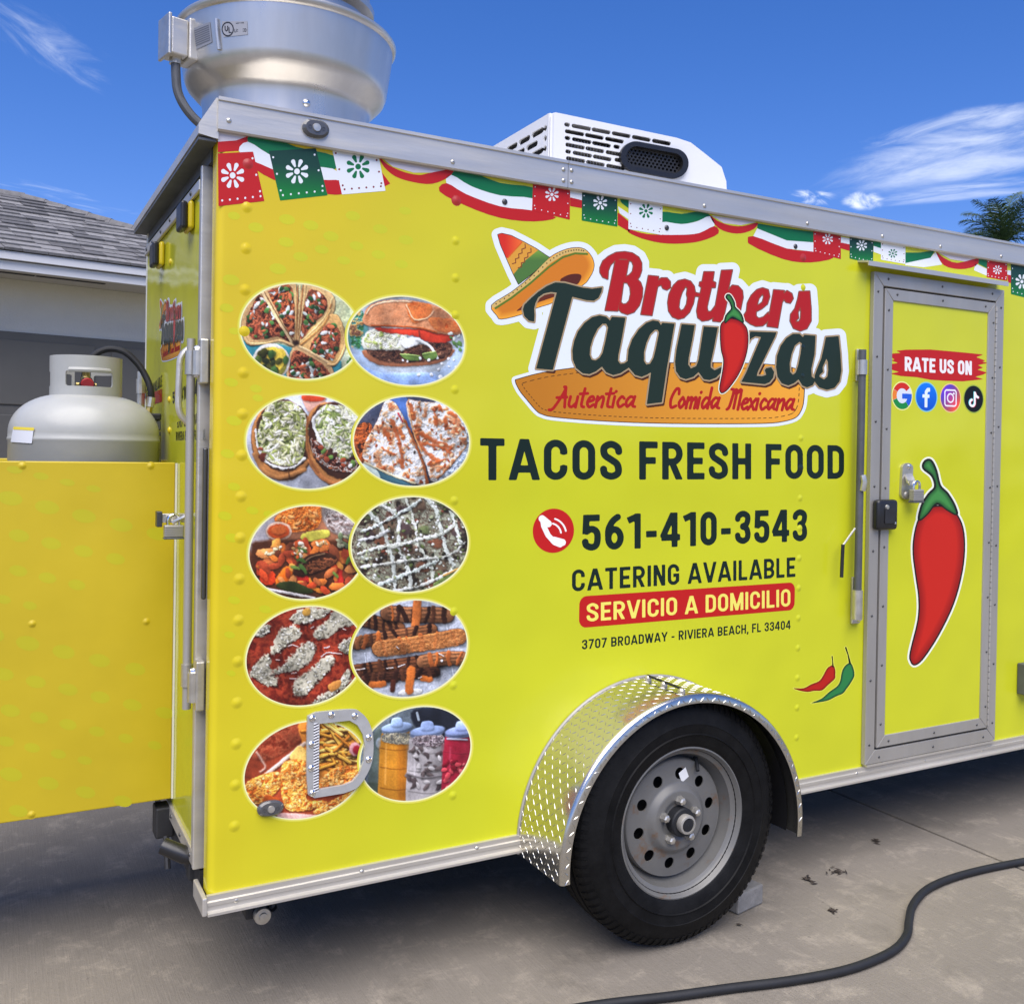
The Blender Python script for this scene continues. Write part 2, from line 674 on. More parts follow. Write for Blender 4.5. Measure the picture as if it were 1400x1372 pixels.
def rim_mat():
    m = mat('wheel_paint', (0.15, 0.147, 0.136, 1), 0.45, 0.15, 0.5, var=(14, 0.10))
    N, L = m.node_tree.nodes, m.node_tree.links
    p = N['Principled BSDF']
    base = p.inputs['Base Color'].links[0].from_socket
    geo = N.new('ShaderNodeNewGeometry')
    n = N.new('ShaderNodeTexNoise')
    n.inputs['Scale'].default_value = 16
    n.inputs['Detail'].default_value = 8
    n.inputs['Roughness'].default_value = 0.7
    L.new(geo.outputs['Position'], n.inputs['Vector'])
    r = N.new('ShaderNodeMapRange')
    L.new(n.outputs[0], r.inputs['Value'])
    r.inputs['From Min'].default_value, r.inputs['From Max'].default_value = 0.57, 0.68
    mx = N.new('ShaderNodeMixRGB')
    L.new(r.outputs[0], mx.inputs[0])
    L.new(base, mx.inputs[1])
    mx.inputs[2].default_value = (0.16, 0.10, 0.06, 1)
    L.new(mx.outputs[0], p.inputs['Base Color'])


rim_mat()


def concrete_mat():
    m = mat('concrete', (0.2, 0.19, 0.17, 1), 0.85, 0, 0.3)
    N, L = m.node_tree.nodes, m.node_tree.links
    p = N['Principled BSDF']
    geo = N.new('ShaderNodeNewGeometry')

    def noise(scale, detail, rg, st=(1, 1, 1), dist=0.0):
        mp = N.new('ShaderNodeMapping')
        mp.inputs['Scale'].default_value = st
        L.new(geo.outputs['Position'], mp.inputs['Vector'])
        n = N.new('ShaderNodeTexNoise')
        n.inputs['Scale'].default_value = scale
        n.inputs['Detail'].default_value = detail
        n.inputs['Roughness'].default_value = rg
        n.inputs['Distortion'].default_value = dist
        L.new(mp.outputs[0], n.inputs['Vector'])
        return n.outputs[0]

    def mr(v, a, b, c=0.0, d=1.0):
        n = N.new('ShaderNodeMapRange')
        n.inputs['From Min'].default_value, n.inputs['From Max'].default_value = a, b
        n.inputs['To Min'].default_value, n.inputs['To Max'].default_value = c, d
        L.new(v, n.inputs['Value'])
        return n.outputs[0]

    def mix(f, a, b, mode='MIX'):
        n = N.new('ShaderNodeMixRGB')
        n.blend_type = mode
        if isinstance(f, float): n.inputs[0].default_value = f
        else: L.new(f, n.inputs[0])
        for k, v in ((1, a), (2, b)):
            if isinstance(v, tuple): n.inputs[k].default_value = v
            else: L.new(v, n.inputs[k])
        return n.outputs[0]
    c = mix(mr(noise(1.6, 6, 0.6), 0.35, 0.65), CON_A, CON_B)
    c = mix(mr(noise(6.5, 10, 0.78, (1, 1, 1), 0.35), 0.52, 0.66), c, CON_C)          # pale worn patches
    c = mix(mr(noise(16, 9, 0.8, (0.35, 1, 1), 0.5), 0.57, 0.70, 0.0, 0.6), c, CON_C)
    c = mix(mr(noise(3.1, 5, 0.6, (1, 1, 1), 0.3), 0.58, 0.74, 0.0, 0.55), c, CON_D)  # stains
    c = mix(mr(noise(55, 3, 0.6), 0.66, 0.74, 0.0, 0.6), c, CON_D)                 # specks
    broom = noise(240, 2, 0.5, (1, 0.03, 1))
    c = mix(0.22, c, mr(broom, 0.2, 0.8, 0.55, 1.45), 'MULTIPLY')
    c = mix(0.6, c, mr(noise(420, 3, 0.7), 0.2, 0.8, 0.6, 1.4), 'MULTIPLY')
    c = mix(mr(noise(130, 3, 0.6), 0.68, 0.72, 0.0, 0.7), c, CON_D)                # grit
    L.new(c, p.inputs['Base Color'])
    b = N.new('ShaderNodeBump')
    b.inputs['Distance'].default_value = 0.0012
    L.new(broom, b.inputs['Height'])
    b2 = N.new('ShaderNodeBump')
    b2.inputs['Distance'].default_value = 0.003
    L.new(noise(90, 6, 0.7), b2.inputs['Height'])
    L.new(b.outputs[0], b2.inputs['Normal'])
    L.new(b2.outputs[0], p.inputs['Normal'])


CON_A, CON_B, CON_C, CON_D = (0.182, 0.162, 0.133, 1), (0.215, 0.190, 0.154, 1), (0.300, 0.263, 0.209, 1), (0.092, 0.081, 0.064, 1)
concrete_mat()


# ------------------------------------------------------------------ setting: ground, driveway, house, palm
g = MB().add([(-300, -300, -0.06), (300, -300, -0.06), (300, 300, -0.06), (-300, 300, -0.06)], [(0, 1, 2, 3)]).build('ground', MAT['grass'], smooth=0)
tag(g, kind='structure')
drive = MB().add([(-9, -14, -0.03), (12, -14, -0.03), (12, 9, -0.03), (-9, 9, -0.03)], [(0, 1, 2, 3)]).build('driveway', MAT['dark_inside'], smooth=0)
tag(drive, kind='structure')
JX = 2.6                                           # control joint across the drive
for xa, xb in ((-9, JX - 0.006), (JX + 0.006, 12)):
    MB().box(xa, xb, -14, 9, -0.10, 0.0).build('concrete_slab', MAT['concrete'], drive, bevel=0.004)


def house():
    yaw = math.radians(10)
    O = np.array([-0.42, 5.0, 0.0])
    E = np.array([math.cos(yaw), math.sin(yaw), 0])
    Nn = np.array([-math.sin(yaw), math.cos(yaw), 0])
    Z = np.array([0, 0, 1.0])

    def P(s, n, z):
        return O + E * s + Nn * n + Z * z
    root = thing('house', tuple(P(-1, 3, 0)), 'low white house with a grey shingled hip roof and dark garage door', 'house')

    def slab(name, m, s0, s1, n0, n1, z0, z1, par, bevel=0):
        mb = MB()
        vs = [P(s, n, z) for s in (s0, s1) for n in (n0, n1) for z in (z0, z1)]
        mb.add(vs, [(0, 1, 3, 2), (4, 6, 7, 5), (0, 4, 5, 1), (2, 3, 7, 6), (0, 2, 6, 4), (1, 5, 7, 3)])
        return mb.build(name, m, par, bevel=bevel, smooth=0)
    sR, sL, dep = 2.45, -7.0, 6.0
    wl = slab('wall', MAT['stucco'], sL + 0.4, sR - 0.4, 0.45, dep - 0.4, 0, 2.545, root)
    # garage door with recessed panels, standing in an opening of the wall
    gd = slab('garage_door', MAT['garage_paint'], -4.6, 1.55, 0.425, 0.449, 0, 2.17, root)
    for r in range(4):
        for c in range(8):
            s0 = -4.52 + c * 0.76
            slab('panel', MAT['garage_paint'], s0 + 0.04, s0 + 0.68, 0.412, 0.4245, 0.06 + r * 0.53, 0.52 + r * 0.53, gd, 0.006)
    slab('keypad', MAT['black_plastic'], -0.02, 0.045, 0.40, 0.4115, 1.60, 1.70, gd)
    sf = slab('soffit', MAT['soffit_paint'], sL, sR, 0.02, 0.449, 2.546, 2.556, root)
    for a in (-2.6, -1.7, -0.75, 0.15, 0.62, 1.45):
        slab('vent', MAT['dark_inside'], a - 0.36, a + 0.10, 0.16, 0.20, 2.5425, 2.5455, sf)
    slab('fascia', MAT['fascia_paint'], sL, sR, -0.012, 0.018, 2.535, 2.595, root)
    slab('fascia', MAT['fascia_paint'], sL - 0.03, sR + 0.03, -0.045, 0.016, 2.602, 2.655, root)
    slab('fascia', MAT['fascia_paint'], sR, sR + 0.03, 0.02, dep, 2.535, 2.655, root)
    # hip roof
    k = 0.417
    h = (dep / 2) * k
    run = 1.92
    zt = 2.66
    rz = zt + run * k
    mb = MB()
    A, B, C, D = P(sL, -0.05, zt), P(sR + 0.04, -0.05, zt), P(sR + 0.04, 2 * run, zt), P(sL, 2 * run, zt)
    R1, R2 = P(sL + run, run, rz), P(sR - run, run, rz)
    mb.add([A, B, C, D, R1, R2], [(0, 1, 5, 4), (1, 2, 5), (2, 3, 4, 5), (3, 0, 4), (3, 2, 1, 0)])
    roof = mb.build('roof', MAT['shingle_1'], root, smooth=0)
    # shingles, course by course; each tab is a piece of its own where it can be seen
    sl = math.hypot(1, k)
    nrm = (Z - Nn * k) / sl
    upv = (Nn + Z * k) / sl
    protos = {}
    rnd = random.Random(3)

    def tab_geo(w_, th):
        a = [E * s + upv * t + nrm * (0.004 + hgt) for s in (0, w_) for t, hgt in ((0, 0), (0, th), (0.16, th * 0.25), (0.16, -0.004))]
        return a, [(0, 3, 2, 1), (4, 5, 6, 7), (0, 1, 5, 4), (1, 2, 6, 5), (2, 3, 7, 6), (0, 4, 7, 3)]
    far = MB()
    count = 0
    ncourse = 15
    for c in range(ncourse):
        t = c * 0.139 - 0.01
        smax = sR + 0.04 - t / sl
        s = -3.2 + rnd.random() * 0.2
        while s < smax - 0.02:
            w_ = rnd.choice((0.11, 0.16, 0.22))
            w_ = min(w_, smax - s)
            th = rnd.choice((0.012, 0.019))
            base = P(s, -0.05, zt) + upv * t
            if s > -0.35 and s < 1.9 and count < 296 and w_ in (0.11, 0.16, 0.22):
                mi = rnd.randrange(3)
                key = (w_, th, mi)
                if key not in protos:
                    a, f = tab_geo(w_ - 0.004, th)
                    protos[key] = MB().add(a, f).build('shingle', MAT['shingle_%d' % mi], roof, smooth=0)
                    protos[key].location = Vector(base) - ORIGIN[root.name] - (ORIGIN[roof.name] - ORIGIN[root.name])
                else:
                    clone(protos[key], 'shingle', roof, tuple(base))
                count += 1
            else:
                a, f = tab_geo(w_ - 0.004, th)
                far.mi = rnd.randrange(3)
                far.add([base + q for q in a], f)
            s += w_
    o = far.build('shingle_field', [MAT['shingle_%d' % q] for q in range(3)], roof, smooth=0)
    tag(o, kind='stuff')
    # hip cap
    cap = MB()
    for i in range(14):
        t0, t1 = i / 14, (i + 1.25) / 14
        p0, p1 = B + (R2 - B) * t0, B + (R2 - B) * min(t1, 1)
        cap.tube([p0 + Z * 0.012, p1 + Z * 0.004], 0.05, 6)
    cap.tube([R2 + Z * 0.01, R1 + Z * 0.01], 0.05, 6)
    cap.build('ridge_cap', MAT['shingle_0'], roof)


house()


def palm(cx, cy, cz, L, seed, label):
    rnd = random.Random(seed)
    root = thing('palm_tree', (cx, cy, -0.06), label, 'palm tree')
    tr = MB()
    path = [(cx + 0.12 * math.sin(i * 0.5), cy, -0.06 + (cz + 0.05) * i / 10) for i in range(11)]
    path[-1] = (cx, cy, cz)
    tr.tube(path, [0.19 - 0.008 * i for i in range(11)], 12)
    tr.build('trunk', MAT['palm_trunk'], root)
    for k in range(20):
        az = k * 2.399 + rnd.uniform(-0.2, 0.2)
        el = 1.45 - 1.45 * (k / 20.0) + rnd.uniform(-0.12, 0.12)
        ln = L * rnd.uniform(0.82, 1.1)
        h = Vector((math.cos(az), math.sin(az), 0))
        p = Vector((cx, cy, cz))
        pts = []
        for i in range(15):
            pts.append(p.copy())
            e = el - 1.1 * (i / 14.0) ** 1.8
            p = p + (h * math.cos(e) + Vector((0, 0, math.sin(e)))) * ln / 14
        mb = MB()
        mb.tube(pts, [0.02 - 0.0012 * i for i in range(15)], 5)
        side = h.cross(Vector((0, 0, 1)))
        for i in range(2, 56):
            f = i / 56 * 14
            a = int(f)
            q = pts[a].lerp(pts[min(a + 1, 14)], f - a)
            t = (pts[min(a + 1, 14)] - pts[max(a - 1, 0)]).normalized()
            ll = 0.50 * L / 1.6 * math.sin(math.pi * min(1, 0.12 + 0.86 * i / 56)) ** 0.6
            for sg in (-1, 1):
                d = (side * sg * 0.8 + t * 0.65 + Vector((0, 0, rnd.uniform(-0.35, 0.25)))).normalized()
                wv = t * 0.010
                m_ = q + d * ll * 0.5
                e_ = q + d * ll - Vector((0, 0, 0.3 * ll * rnd.uniform(0.4, 1.0)))
                mb.add([q - wv, q + wv, m_ + wv * 1.2, m_ - wv * 1.2, e_], [(0, 1, 2, 3), (3, 2, 4)])
        mb.build('frond', MAT['palm_leaf'], root, smooth=0)


q = onY(1372, 330, 16.0)
palm(q[0], q[1], q[2], 1.7, 5, 'green feather palm rising beyond the trailer roof')


# ------------------------------------------------------------------ food trailer
XL, W = 4.7, 1.15
ZB, ZT, ZRB, ZRT = 0.312, 2.108, 0.275, 2.182
WX, WZ = 1.247, 0.347                                        # wheel axis
TR = thing('food_trailer', (2.3, 0.55, 0.0), 'yellow taco food trailer with printed sides and rooftop fan', 'food trailer')

side = MB()
ns = 8
arc = [(0.018 - 0.018 * math.sin(a), 0.018 - 0.018 * math.cos(a)) for a in np.linspace(0, math.pi / 2, ns)]
prof = [(XL, 0.0), (0.03, 0.0)] + arc + [(0.0, 0.055), (0.02, 0.055), (0.02, 0.03), (XL, 0.03)]
n = len(prof)
side.add([(x, y, ZB) for x, y in prof] + [(x, y, ZT) for x, y in prof],
         [(i, (i + 1) % n, n + (i + 1) % n, n + i) for i in range(n)] + [tuple(range(n)), tuple(range(2 * n - 1, n - 1, -1))])
SIDE = side.build('side_panel', MAT['wrap_side'], TR, smooth=40)
MB().box(0.03, XL - 0.01, 0.035, W - 0.035, ZB - 0.03, ZT + 0.045).build('inner_body', MAT['galvanised_dark'], TR)
MB().box(0.0, XL, W - 0.03, W, ZB, ZT).build('side_panel', MAT['wrap_side'], TR)
MB().box(XL - 0.008, XL, 0.031, W - 0.031, ZB, ZT).build('front_panel', MAT['wrap_side'], TR)
roof = MB()
ys = np.linspace(0.03, W - 0.03, 9)
rp = [(y, 2.160 + 0.025 * math.sin(math.pi * (y - 0.03) / (W - 0.06))) for y in ys]
roof.sweep_x(rp + [(W - 0.03, 2.150), (0.03, 2.150)], 0.0, XL)
ROOF = roof.build('roof', MAT['aluminium'], TR)

# rails: extruded aluminium with a lip, in lengths butted at a splice
XS = float(onY(776.7, 240, -0.014)[0])
rail = [(-0.014, ZT), (-0.014, ZRT - 0.010), (-0.018, ZRT - 0.008), (-0.018, ZRT), (0.03, ZRT), (0.03, ZRT - 0.006), (0.0295, ZT + 0.004), (-0.002, ZT - 0.004), (-0.010, ZT - 0.004)]
TOPR = MB().sweep_x(rail, -0.003, XS - 0.0008).build('top_rail', MAT['aluminium'], TR)
TOPR2 = MB().sweep_x(rail, XS + 0.0008, XL).build('top_rail', MAT['aluminium'], TR)
brl = [(0.0, ZB + 0.006), (-0.010, ZB + 0.006), (-0.010, 0.306), (-0.015, 0.304), (-0.015, 0.296), (-0.012, 0.294), (-0.012, 0.284), (-0.024, 0.281), (-0.024, ZRB), (0.0, ZRB)]
BOTR = MB().sweep_x(brl, -0.004, XL).build('bottom_rail', MAT['aluminium'], TR, smooth=20)
MB().sweep_x([(W - y, z) for y, z in rail], 0.0, XL).build('top_rail', MAT['aluminium'], TR)
MB().sweep_x([(W - y, z) for y, z in brl], 0.0, XL).build('bottom_rail', MAT['aluminium'], TR)
MB().box(-0.016, -0.0045, -0.02, 0.10, ZRB, 0.318).build('rail_corner', MAT['aluminium'], TR, bevel=0.003)


def dome(name, m, r, h, par, at, nrm='-y', n=12):
    mb = MB()
    pr = [(r, 0.0), (r * 0.95, -h * 0.35), (r * 0.7, -h * 0.75), (r * 0.35, -h * 0.96), (0.001, -h)]
    if name == 'rivet' and nrm == '-y':          # a rivet head under stretched film: a soft swelling
        pr = [(r * 1.7 * t, 0.0002 - h * 0.5 * (1 + math.cos(math.pi * t))) for t in (1, 0.86, 0.72, 0.58, 0.44, 0.3, 0.15, 0.002)]
    mb.lathe(pr, (0, 0, 0), 'y' if nrm == '-y' else 'x', n)
    return mb.build(name, m, par, at=(0, 0, 0), smooth=60)


def scatter(name, m, r, h, par, pts, nrm='-y'):
    first = None
    for p in pts:
        if first is None:
            first = dome(name, m, r, h, par, p, nrm)
            first.location = Vector(p) - ORIGIN[par.name]
        else:
            clone(first, name, par, p)


# bulging rivets under the wrap, in three vertical rows
def row(pxt, pyt, pxb, pyb, n):
    a, b = onY(pxt, pyt, 0), onY(pxb, pyb, 0)
    return [tuple(a + (b - a) * i / (n - 1)) for i in range(n)]


RED_R = [tuple(onY(339, 224, 0)), tuple(onY(624, 274, 0)), tuple(onY(1098, 352, 0))]
r3 = row(1098, 393, 1089, 1008, 16)
scatter('rivet', MAT['wrap_side'], 0.0105, 0.0030, SIDE, row(337.5, 283, 320.5, 1129, 16))
scatter('rivet', MAT['wrap_side'], 0.0095, 0.0028, SIDE, [p for i, p in enumerate(row(623, 329, 619, 1087, 16)) if i not in (3, 5, 6, 8, 9, 11, 13, 14)])
scatter('rivet', MAT['wrap_side'], 0.0090, 0.0026, SIDE, [r3[0]] + [p for i, p in enumerate(r3) if i > 4 and i != 6])
mat('ink_dark', rgb(24, 40, 33), 0.34)
scatter('rivet', MAT['ink_dark'], 0.0090, 0.0026, SIDE, [tuple(onY(x, y, 0)) for x, y in ((1097.5, 474), (1097, 513.5), (1094.5, 639))])
mat('ink_red', (0.42, 0.028, 0.022, 1), 0.34)
scatter('rivet', MAT['ink_red'], 0.0105, 0.0034, SIDE, RED_R)
scatter('screw', MAT['zinc'], 0.0062, 0.0036, TOPR, [tuple(onY(x, y, -0.014)) for x, y in ((313, 165), (619, 221.5), (770.5, 232), (770.5, 247))])
scatter('screw', MAT['zinc'], 0.0062, 0.0036, TOPR2, [tuple(onY(x, y, -0.014)) for x, y in ((781.5, 233), (781.5, 249), (963.3, 281.5), (1104, 305.5), (1206.6, 323), (1286, 337), (1369, 350.5))])
scatter('screw', MAT['zinc'], 0.0065, 0.004, BOTR, [tuple(onY(x, y, -0.012)) for x, y in ((323, 1230), (494.6, 1191), (651.8, 1159), (1171, 1057), (1264, 1039.5), (1343, 1025))])
bolts = [tuple(onY(x, y, 0)) for x, y in ((690, 276), (911.5, 311.5), (1087.5, 337))]
scatter('bolt', MAT['dark_bolt'], 0.0085, 0.004, SIDE, bolts)
# raised film edges where the sheets of skin overlap
for px0, py0, px1, py1, wd in ((343, 212, 330, 1200, 0.0016), (613.5, 272, 608, 1130, 0.0016), (912, 330, 905, 915, 0.0012), (1091, 350, 1084, 1020, 0.0014)):
    a, b = onY(px0, py0, 0), onY(px1, py1, 0)
    MB().add([(a[0] - wd, -0.00003, b[2]), (a[0], -0.00012, b[2]), (a[0] + wd, -0.00003, b[2]), (a[0] - wd, -0.00003, a[2]), (a[0], -0.00012, a[2]), (a[0] + wd, -0.00003, a[2])], [(0, 1, 4, 3), (1, 2, 5, 4)]).build('sheet_seam', MAT['wrap_side'], SIDE)


def marker(px, py, y, wd, ht, par, dark=False):
    c = onY(px, py, y)
    mb = MB()
    n = 24
    vs = []
    for sc_, d in ((1, 0), (1, 0.007), (0.8, 0.012), (0.45, 0.0125)):
        for k in range(n):
            a = 2 * math.pi * k / n
            vs.append((c[0] + wd * sc_ * math.copysign(abs(math.cos(a)) ** 0.8, math.cos(a)), c[1] - d, c[2] + ht * sc_ * math.sin(a)))
    fs = [(i * n + k, i * n + (k + 1) % n, (i + 1) * n + (k + 1) % n, (i + 1) * n + k) for i in range(3) for k in range(n)] + [tuple(range(3 * n, 4 * n))]
    o = mb.add(vs, fs).build('marker_light', MAT['lens'], par)
    for dx in (-0.5, 0.5):
        MB().lathe([(0.004, -0.0135), (0.004, -0.009)], (c[0] + wd * dx, c[1], c[2]), 'y', 8).build('bolt', MAT['dark_bolt'], o)
    MB().lathe([(0.0001, -0.0165), (ht * 0.42, -0.016), (ht * 0.5, -0.011)], (c[0], c[1], c[2]), 'y', 14).build('lamp', MAT['zinc'], o)
    return o


marker(431, 176.5, -0.014, 0.033, 0.022, TR)
marker(369, 1103.5, 0.0, 0.032, 0.019, TR)

# ---- diamond plate fender
FX, FZ, FR, FD = 1.25, 0.293, 0.42, 0.232
fa = [math.radians(a) for a in np.linspace(-4, 186, 77)]
fm = MB()
sec = [(FR, 0.0), (FR, -FD + 0.014), (FR - 0.002, -FD + 0.006), (FR - 0.008, -FD + 0.001), (FR - 0.026, -FD), (FR - 0.026, -FD + 0.004), (FR - 0.006, -FD + 0.008), (FR - 0.005, 0.0)]
nsec = len(sec)
vs, fs = [], []
for a in fa:
    for r, y in sec:
        vs.append((FX - r * math.cos(a), y, FZ + r * math.sin(a)))
for i in range(len(fa) - 1):
    for k in range(nsec):
        k2 = (k + 1) % nsec
        fs.append((i * nsec + k, i * nsec + k2, (i + 1) * nsec + k2, (i + 1) * nsec + k))
fs += [tuple(range(nsec)), tuple(range(len(vs) - 1, len(vs) - nsec - 1, -1))]
fm.add(vs, fs)
FEN = fm.build('fender', MAT['diamond_plate'], TR, smooth=50)
MB().tube([(FX - (FR + 0.001) * math.cos(a), -0.004, FZ + (FR + 0.001) * math.sin(a)) for a in fa], 0.0045, 6).build('sealant', MAT['mill_frame'], FEN)
lg = MB()
sp = 0.0215
na = int(math.radians(190) * FR / sp)
for i in range(na):
    a = math.radians(-3) + i * sp / FR
    for j in range(12):
        y = -0.012 - j * sp * 0.92
        if y < -FD + 0.012: continue
        sg = 1 if (i + j) % 2 else -1
        rad = np.array([-math.cos(a), 0, math.sin(a)])
        tan = np.array([math.sin(a), 0, math.cos(a)])
        c = np.array([FX, y, FZ]) + rad * (FR - 0.0002)
        d1 = tan * 0.707 + np.array([0, 0.707 * sg, 0])
        d2 = np.cross(rad, d1)
        l, w_, h_ = 0.0098, 0.0015, 0.0013
        lg.add([c - d1 * l, c + d2 * w_, c + d1 * l, c - d2 * w_, c - d1 * l * 0.45 + rad * h_, c + d1 * l * 0.45 + rad * h_], [(0, 1, 4), (1, 5, 4), (1, 2, 5), (2, 3, 5), (3, 4, 5), (3, 0, 4)])
for i in range(na):                                           # lugs on the folded lip
    a = math.radians(-3) + i * sp / FR
    rad = np.array([-math.cos(a), 0, math.sin(a)])
    tan = np.array([math.sin(a), 0, math.cos(a)])
    c = np.array([FX, -FD + 0.0002, FZ]) + rad * (FR - 0.0165)
    d1 = tan * 0.72 + rad * 0.69 * (1 if i % 2 else -1)
    d2 = np.cross(np.array([0, -1.0, 0]), d1)
    o = np.array([0, -0.0015, 0])
    lg.add([c - d1 * 0.009, c + d2 * 0.0019, c + d1 * 0.009, c - d2 * 0.0019, c - d1 * 0.0045 + o, c + d1 * 0.0045 + o], [(0, 1, 4), (1, 5, 4), (1, 2, 5), (2, 3, 5), (3, 4, 5), (3, 0, 4)])
tag(lg.build('tread_pattern', MAT['diamond_plate'], FEN, smooth=0), kind='stuff')
for (x0, y0), (x1, y1) in ((((885), (923)), (932, 941)),):
    a, b = onZ(x0, y0, FZ + FR + 0.012), onZ(x1, y1, FZ + FR + 0.012)
    cb = MB()
    cb.tube([a, a + (b - a) * 0.45, b], 0.0035, 6)
    o = cb.build('marker_wire', MAT['black_rubber'], FEN)
    for t in (0.03, 0.5, 1.0):
        c = a + (b - a) * t
        MB().lathe([(0.010, -0.012), (0.010, -0.004), (0.006, 0.001), (0.0005, 0.002)], (c[0], c[1], c[2]), 'z', 12).build('clamp', MAT['zinc'], FEN)
MB().add([(FX - 0.40 * math.cos(a), y, FZ + 0.40 * math.sin(a)) for a in fa for y in (0.005, -0.18)], [(2 * i, 2 * i + 1, 2 * i + 3, 2 * i + 2) for i in range(len(fa) - 1)]).build('liner', MAT['black_plastic'], FEN, smooth=60)

# ---- wheel
WH = link(bpy.data.objects.new('wheel', None), TR, (WX, -0.11, WZ))
tp = [(0.195, -0.180), (0.206, -0.196), (0.220, -0.204), (0.245, -0.209), (0.2475, -0.2125), (0.2505, -0.2095), (0.275, -0.211), (0.2765, -0.2125), (0.279, -0.211), (0.300, -0.206), (0.318, -0.198),
      (0.333, -0.188), (0.341, -0.176), (0.3435, -0.165), (0.3435, -0.152), (0.336, -0.150), (0.336, -0.143), (0.3455, -0.141), (0.3460, -0.118), (0.338, -0.116), (0.338, -0.108), (0.3460, -0.106),
      (0.3455, -0.080), (0.336, -0.078), (0.336, -0.070), (0.3435, -0.068), (0.3435, -0.054), (0.340, -0.044), (0.325, -0.028), (0.28, -0.012), (0.22, -0.016), (0.195, -0.035)]
TY = MB().lathe(tp, (WX, 0, WZ), 'y', 96).build('tyre', MAT['tyre_rubber'], WH, smooth=35)
tb = MB()
for k in range(88):                                          # shoulder blocks of the tread
    a = 2 * math.pi * k / 88
    c, s = math.cos(a), math.sin(a)
    c2, s2 = math.cos(a + 0.040), math.sin(a + 0.040)
    P8 = []
    for r, y in ((0.318, -0.2005), (0.3345, -0.1905), (0.3435, -0.1775), (0.3462, -0.166)):
        P8 += [(WX + r * c, y, WZ + r * s), (WX + r * c2, y, WZ + r * s2)]
    for r, y in ((0.3162, -0.196), (0.330, -0.184), (0.338, -0.172), (0.340, -0.164)):
        P8 += [(WX + r * c, y, WZ + r * s), (WX + r * c2, y, WZ + r * s2)]
    f = []
    for i in range(3):
        f.append((2 * i, 2 * i + 1, 2 * i + 3, 2 * i + 2))
        f += [(2 * i, 2 * i + 2, 2 * i + 10, 2 * i + 8), (2 * i + 1, 2 * i + 9, 2 * i + 11, 2 * i + 3)]
    f += [(0, 8, 9, 1), (6, 7, 15, 14)]
    tb.add(P8, f)
tag(tb.build('tread_block', MAT['tyre_rubber'], WH, smooth=0), kind='stuff')
rp = [(0.206, -0.186), (0.2115, -0.1945), (0.2115, -0.1985), (0.207, -0.2000), (0.203, -0.1955), (0.199, -0.185), (0.192, -0.180), (0.186, -0.176), (0.182, -0.150), (0.172, -0.132), (0.168, -0.125), (0.1655, -0.150), (0.163, -0.1535), (0.160, -0.1530)]
RIM = MB().lathe(rp, (WX, 0, WZ), 'y', 80).build('rim', MAT['wheel_paint'], WH, smooth=35)


def disc_y(v):
    r = np.hypot(v[:, 0], v[:, 1])
    d = np.interp(r, [0, 0.045, 0.060, 0.082, 0.090, 0.100, 0.118, 0.140, 0.161], [0.170, 0.170, 0.1765, 0.1765, 0.170, 0.1605, 0.1575, 0.156, 0.1535])
    return np.stack([WX + v[:, 0], -d, WZ + v[:, 1]], 1)


def disc_sd(X, Y):
    r = np.hypot(X, Y)
    D = np.maximum(r - 0.1605, 0.040 - r)
    for k in range(10):
        a = 2 * math.pi * (k + 0.30) / 10
        D = np.maximum(D, 0.0162 - np.hypot(X - 0.125 * math.cos(a), Y - 0.125 * math.sin(a)))
    return D


cut_plate(disc_sd, (-0.163, 0.163, -0.163, 0.163), 0.0035, disc_y, (0, 0.004, 0)).build('wheel_disc', MAT['wheel_paint'], WH, smooth=40)
MB().lathe([(0.0005, -0.10), (0.19, -0.10)], (WX, 0, WZ), 'y', 40).build('brake_drum', MAT['dark_inside'], WH)
MB().lathe([(0.040, -0.150), (0.040, -0.196), (0.037, -0.200), (0.027, -0.2005)], (WX, 0, WZ), 'y', 36).build('hub', MAT['black_rubber'], WH)
MB().lathe([(0.026, -0.198), (0.027, -0.214), (0.025, -0.219), (0.020, -0.220), (0.019, -0.215), (0.0005, -0.215)], (WX, 0, WZ), 'y', 32).build('hub_cap', MAT['mill_frame'], WH)
MB().lathe([(0.018, -0.214), (0.017, -0.219), (0.0005, -0.220)], (WX, 0, WZ), 'y', 24).build('grease_plug', MAT['black_rubber'], WH)
for k in range(5):
    a = math.radians(90 + 72 * k)
    c = (WX + 0.057 * math.cos(a), 0, WZ + 0.057 * math.sin(a))
    MB().lathe([(0.0135, -0.172), (0.0135, -0.180), (0.0115, -0.184), (0.0105, -0.195), (0.006, -0.198), (0.0005, -0.1985)], c, 'y', 6).build('lug_nut', MAT['zinc'], WH, smooth=20)
a = math.radians(62)
vp = Vector((WX + 0.170 * math.cos(a), -0.150, WZ + 0.170 * math.sin(a)))
MB().tube([vp + Vector((0.008, 0.02, 0.014)), vp, vp + Vector((-0.012, -0.022, -0.022))], [0.0075, 0.006, 0.0055], 10).build('valve_stem', MAT['black_rubber'], WH)
st = [(WX + 0.028 + 0.012 * u - 0.006 * v, -0.1590, WZ + 0.118 + 0.007 * u + 0.014 * v) for u, v in ((-1, -1), (1, -1), (1, 1), (-1, 1))]
st = [(x, -0.159 - 0.0008, z) for x, y, z in st]
MB().poly(st, (0, 0.0006, 0)).build('sticker', MAT['white_label'], WH)
MB().tube([(WX, -0.10, WZ), (WX, 1.1, WZ)], 0.028, 12).build('axle', MAT['black_paint'], TR)
MB().lathe([(r, W - y) for r, y in tp], (WX, 0, WZ), 'y', 48).build('tyre', MAT['tyre_rubber'], TR)
for yy in (0.16, W - 0.22):
    MB().box(0.06, XL + 0.1, yy, yy + 0.05, 0.200, 0.276).build('chassis_beam', MAT['black_paint'], TR)
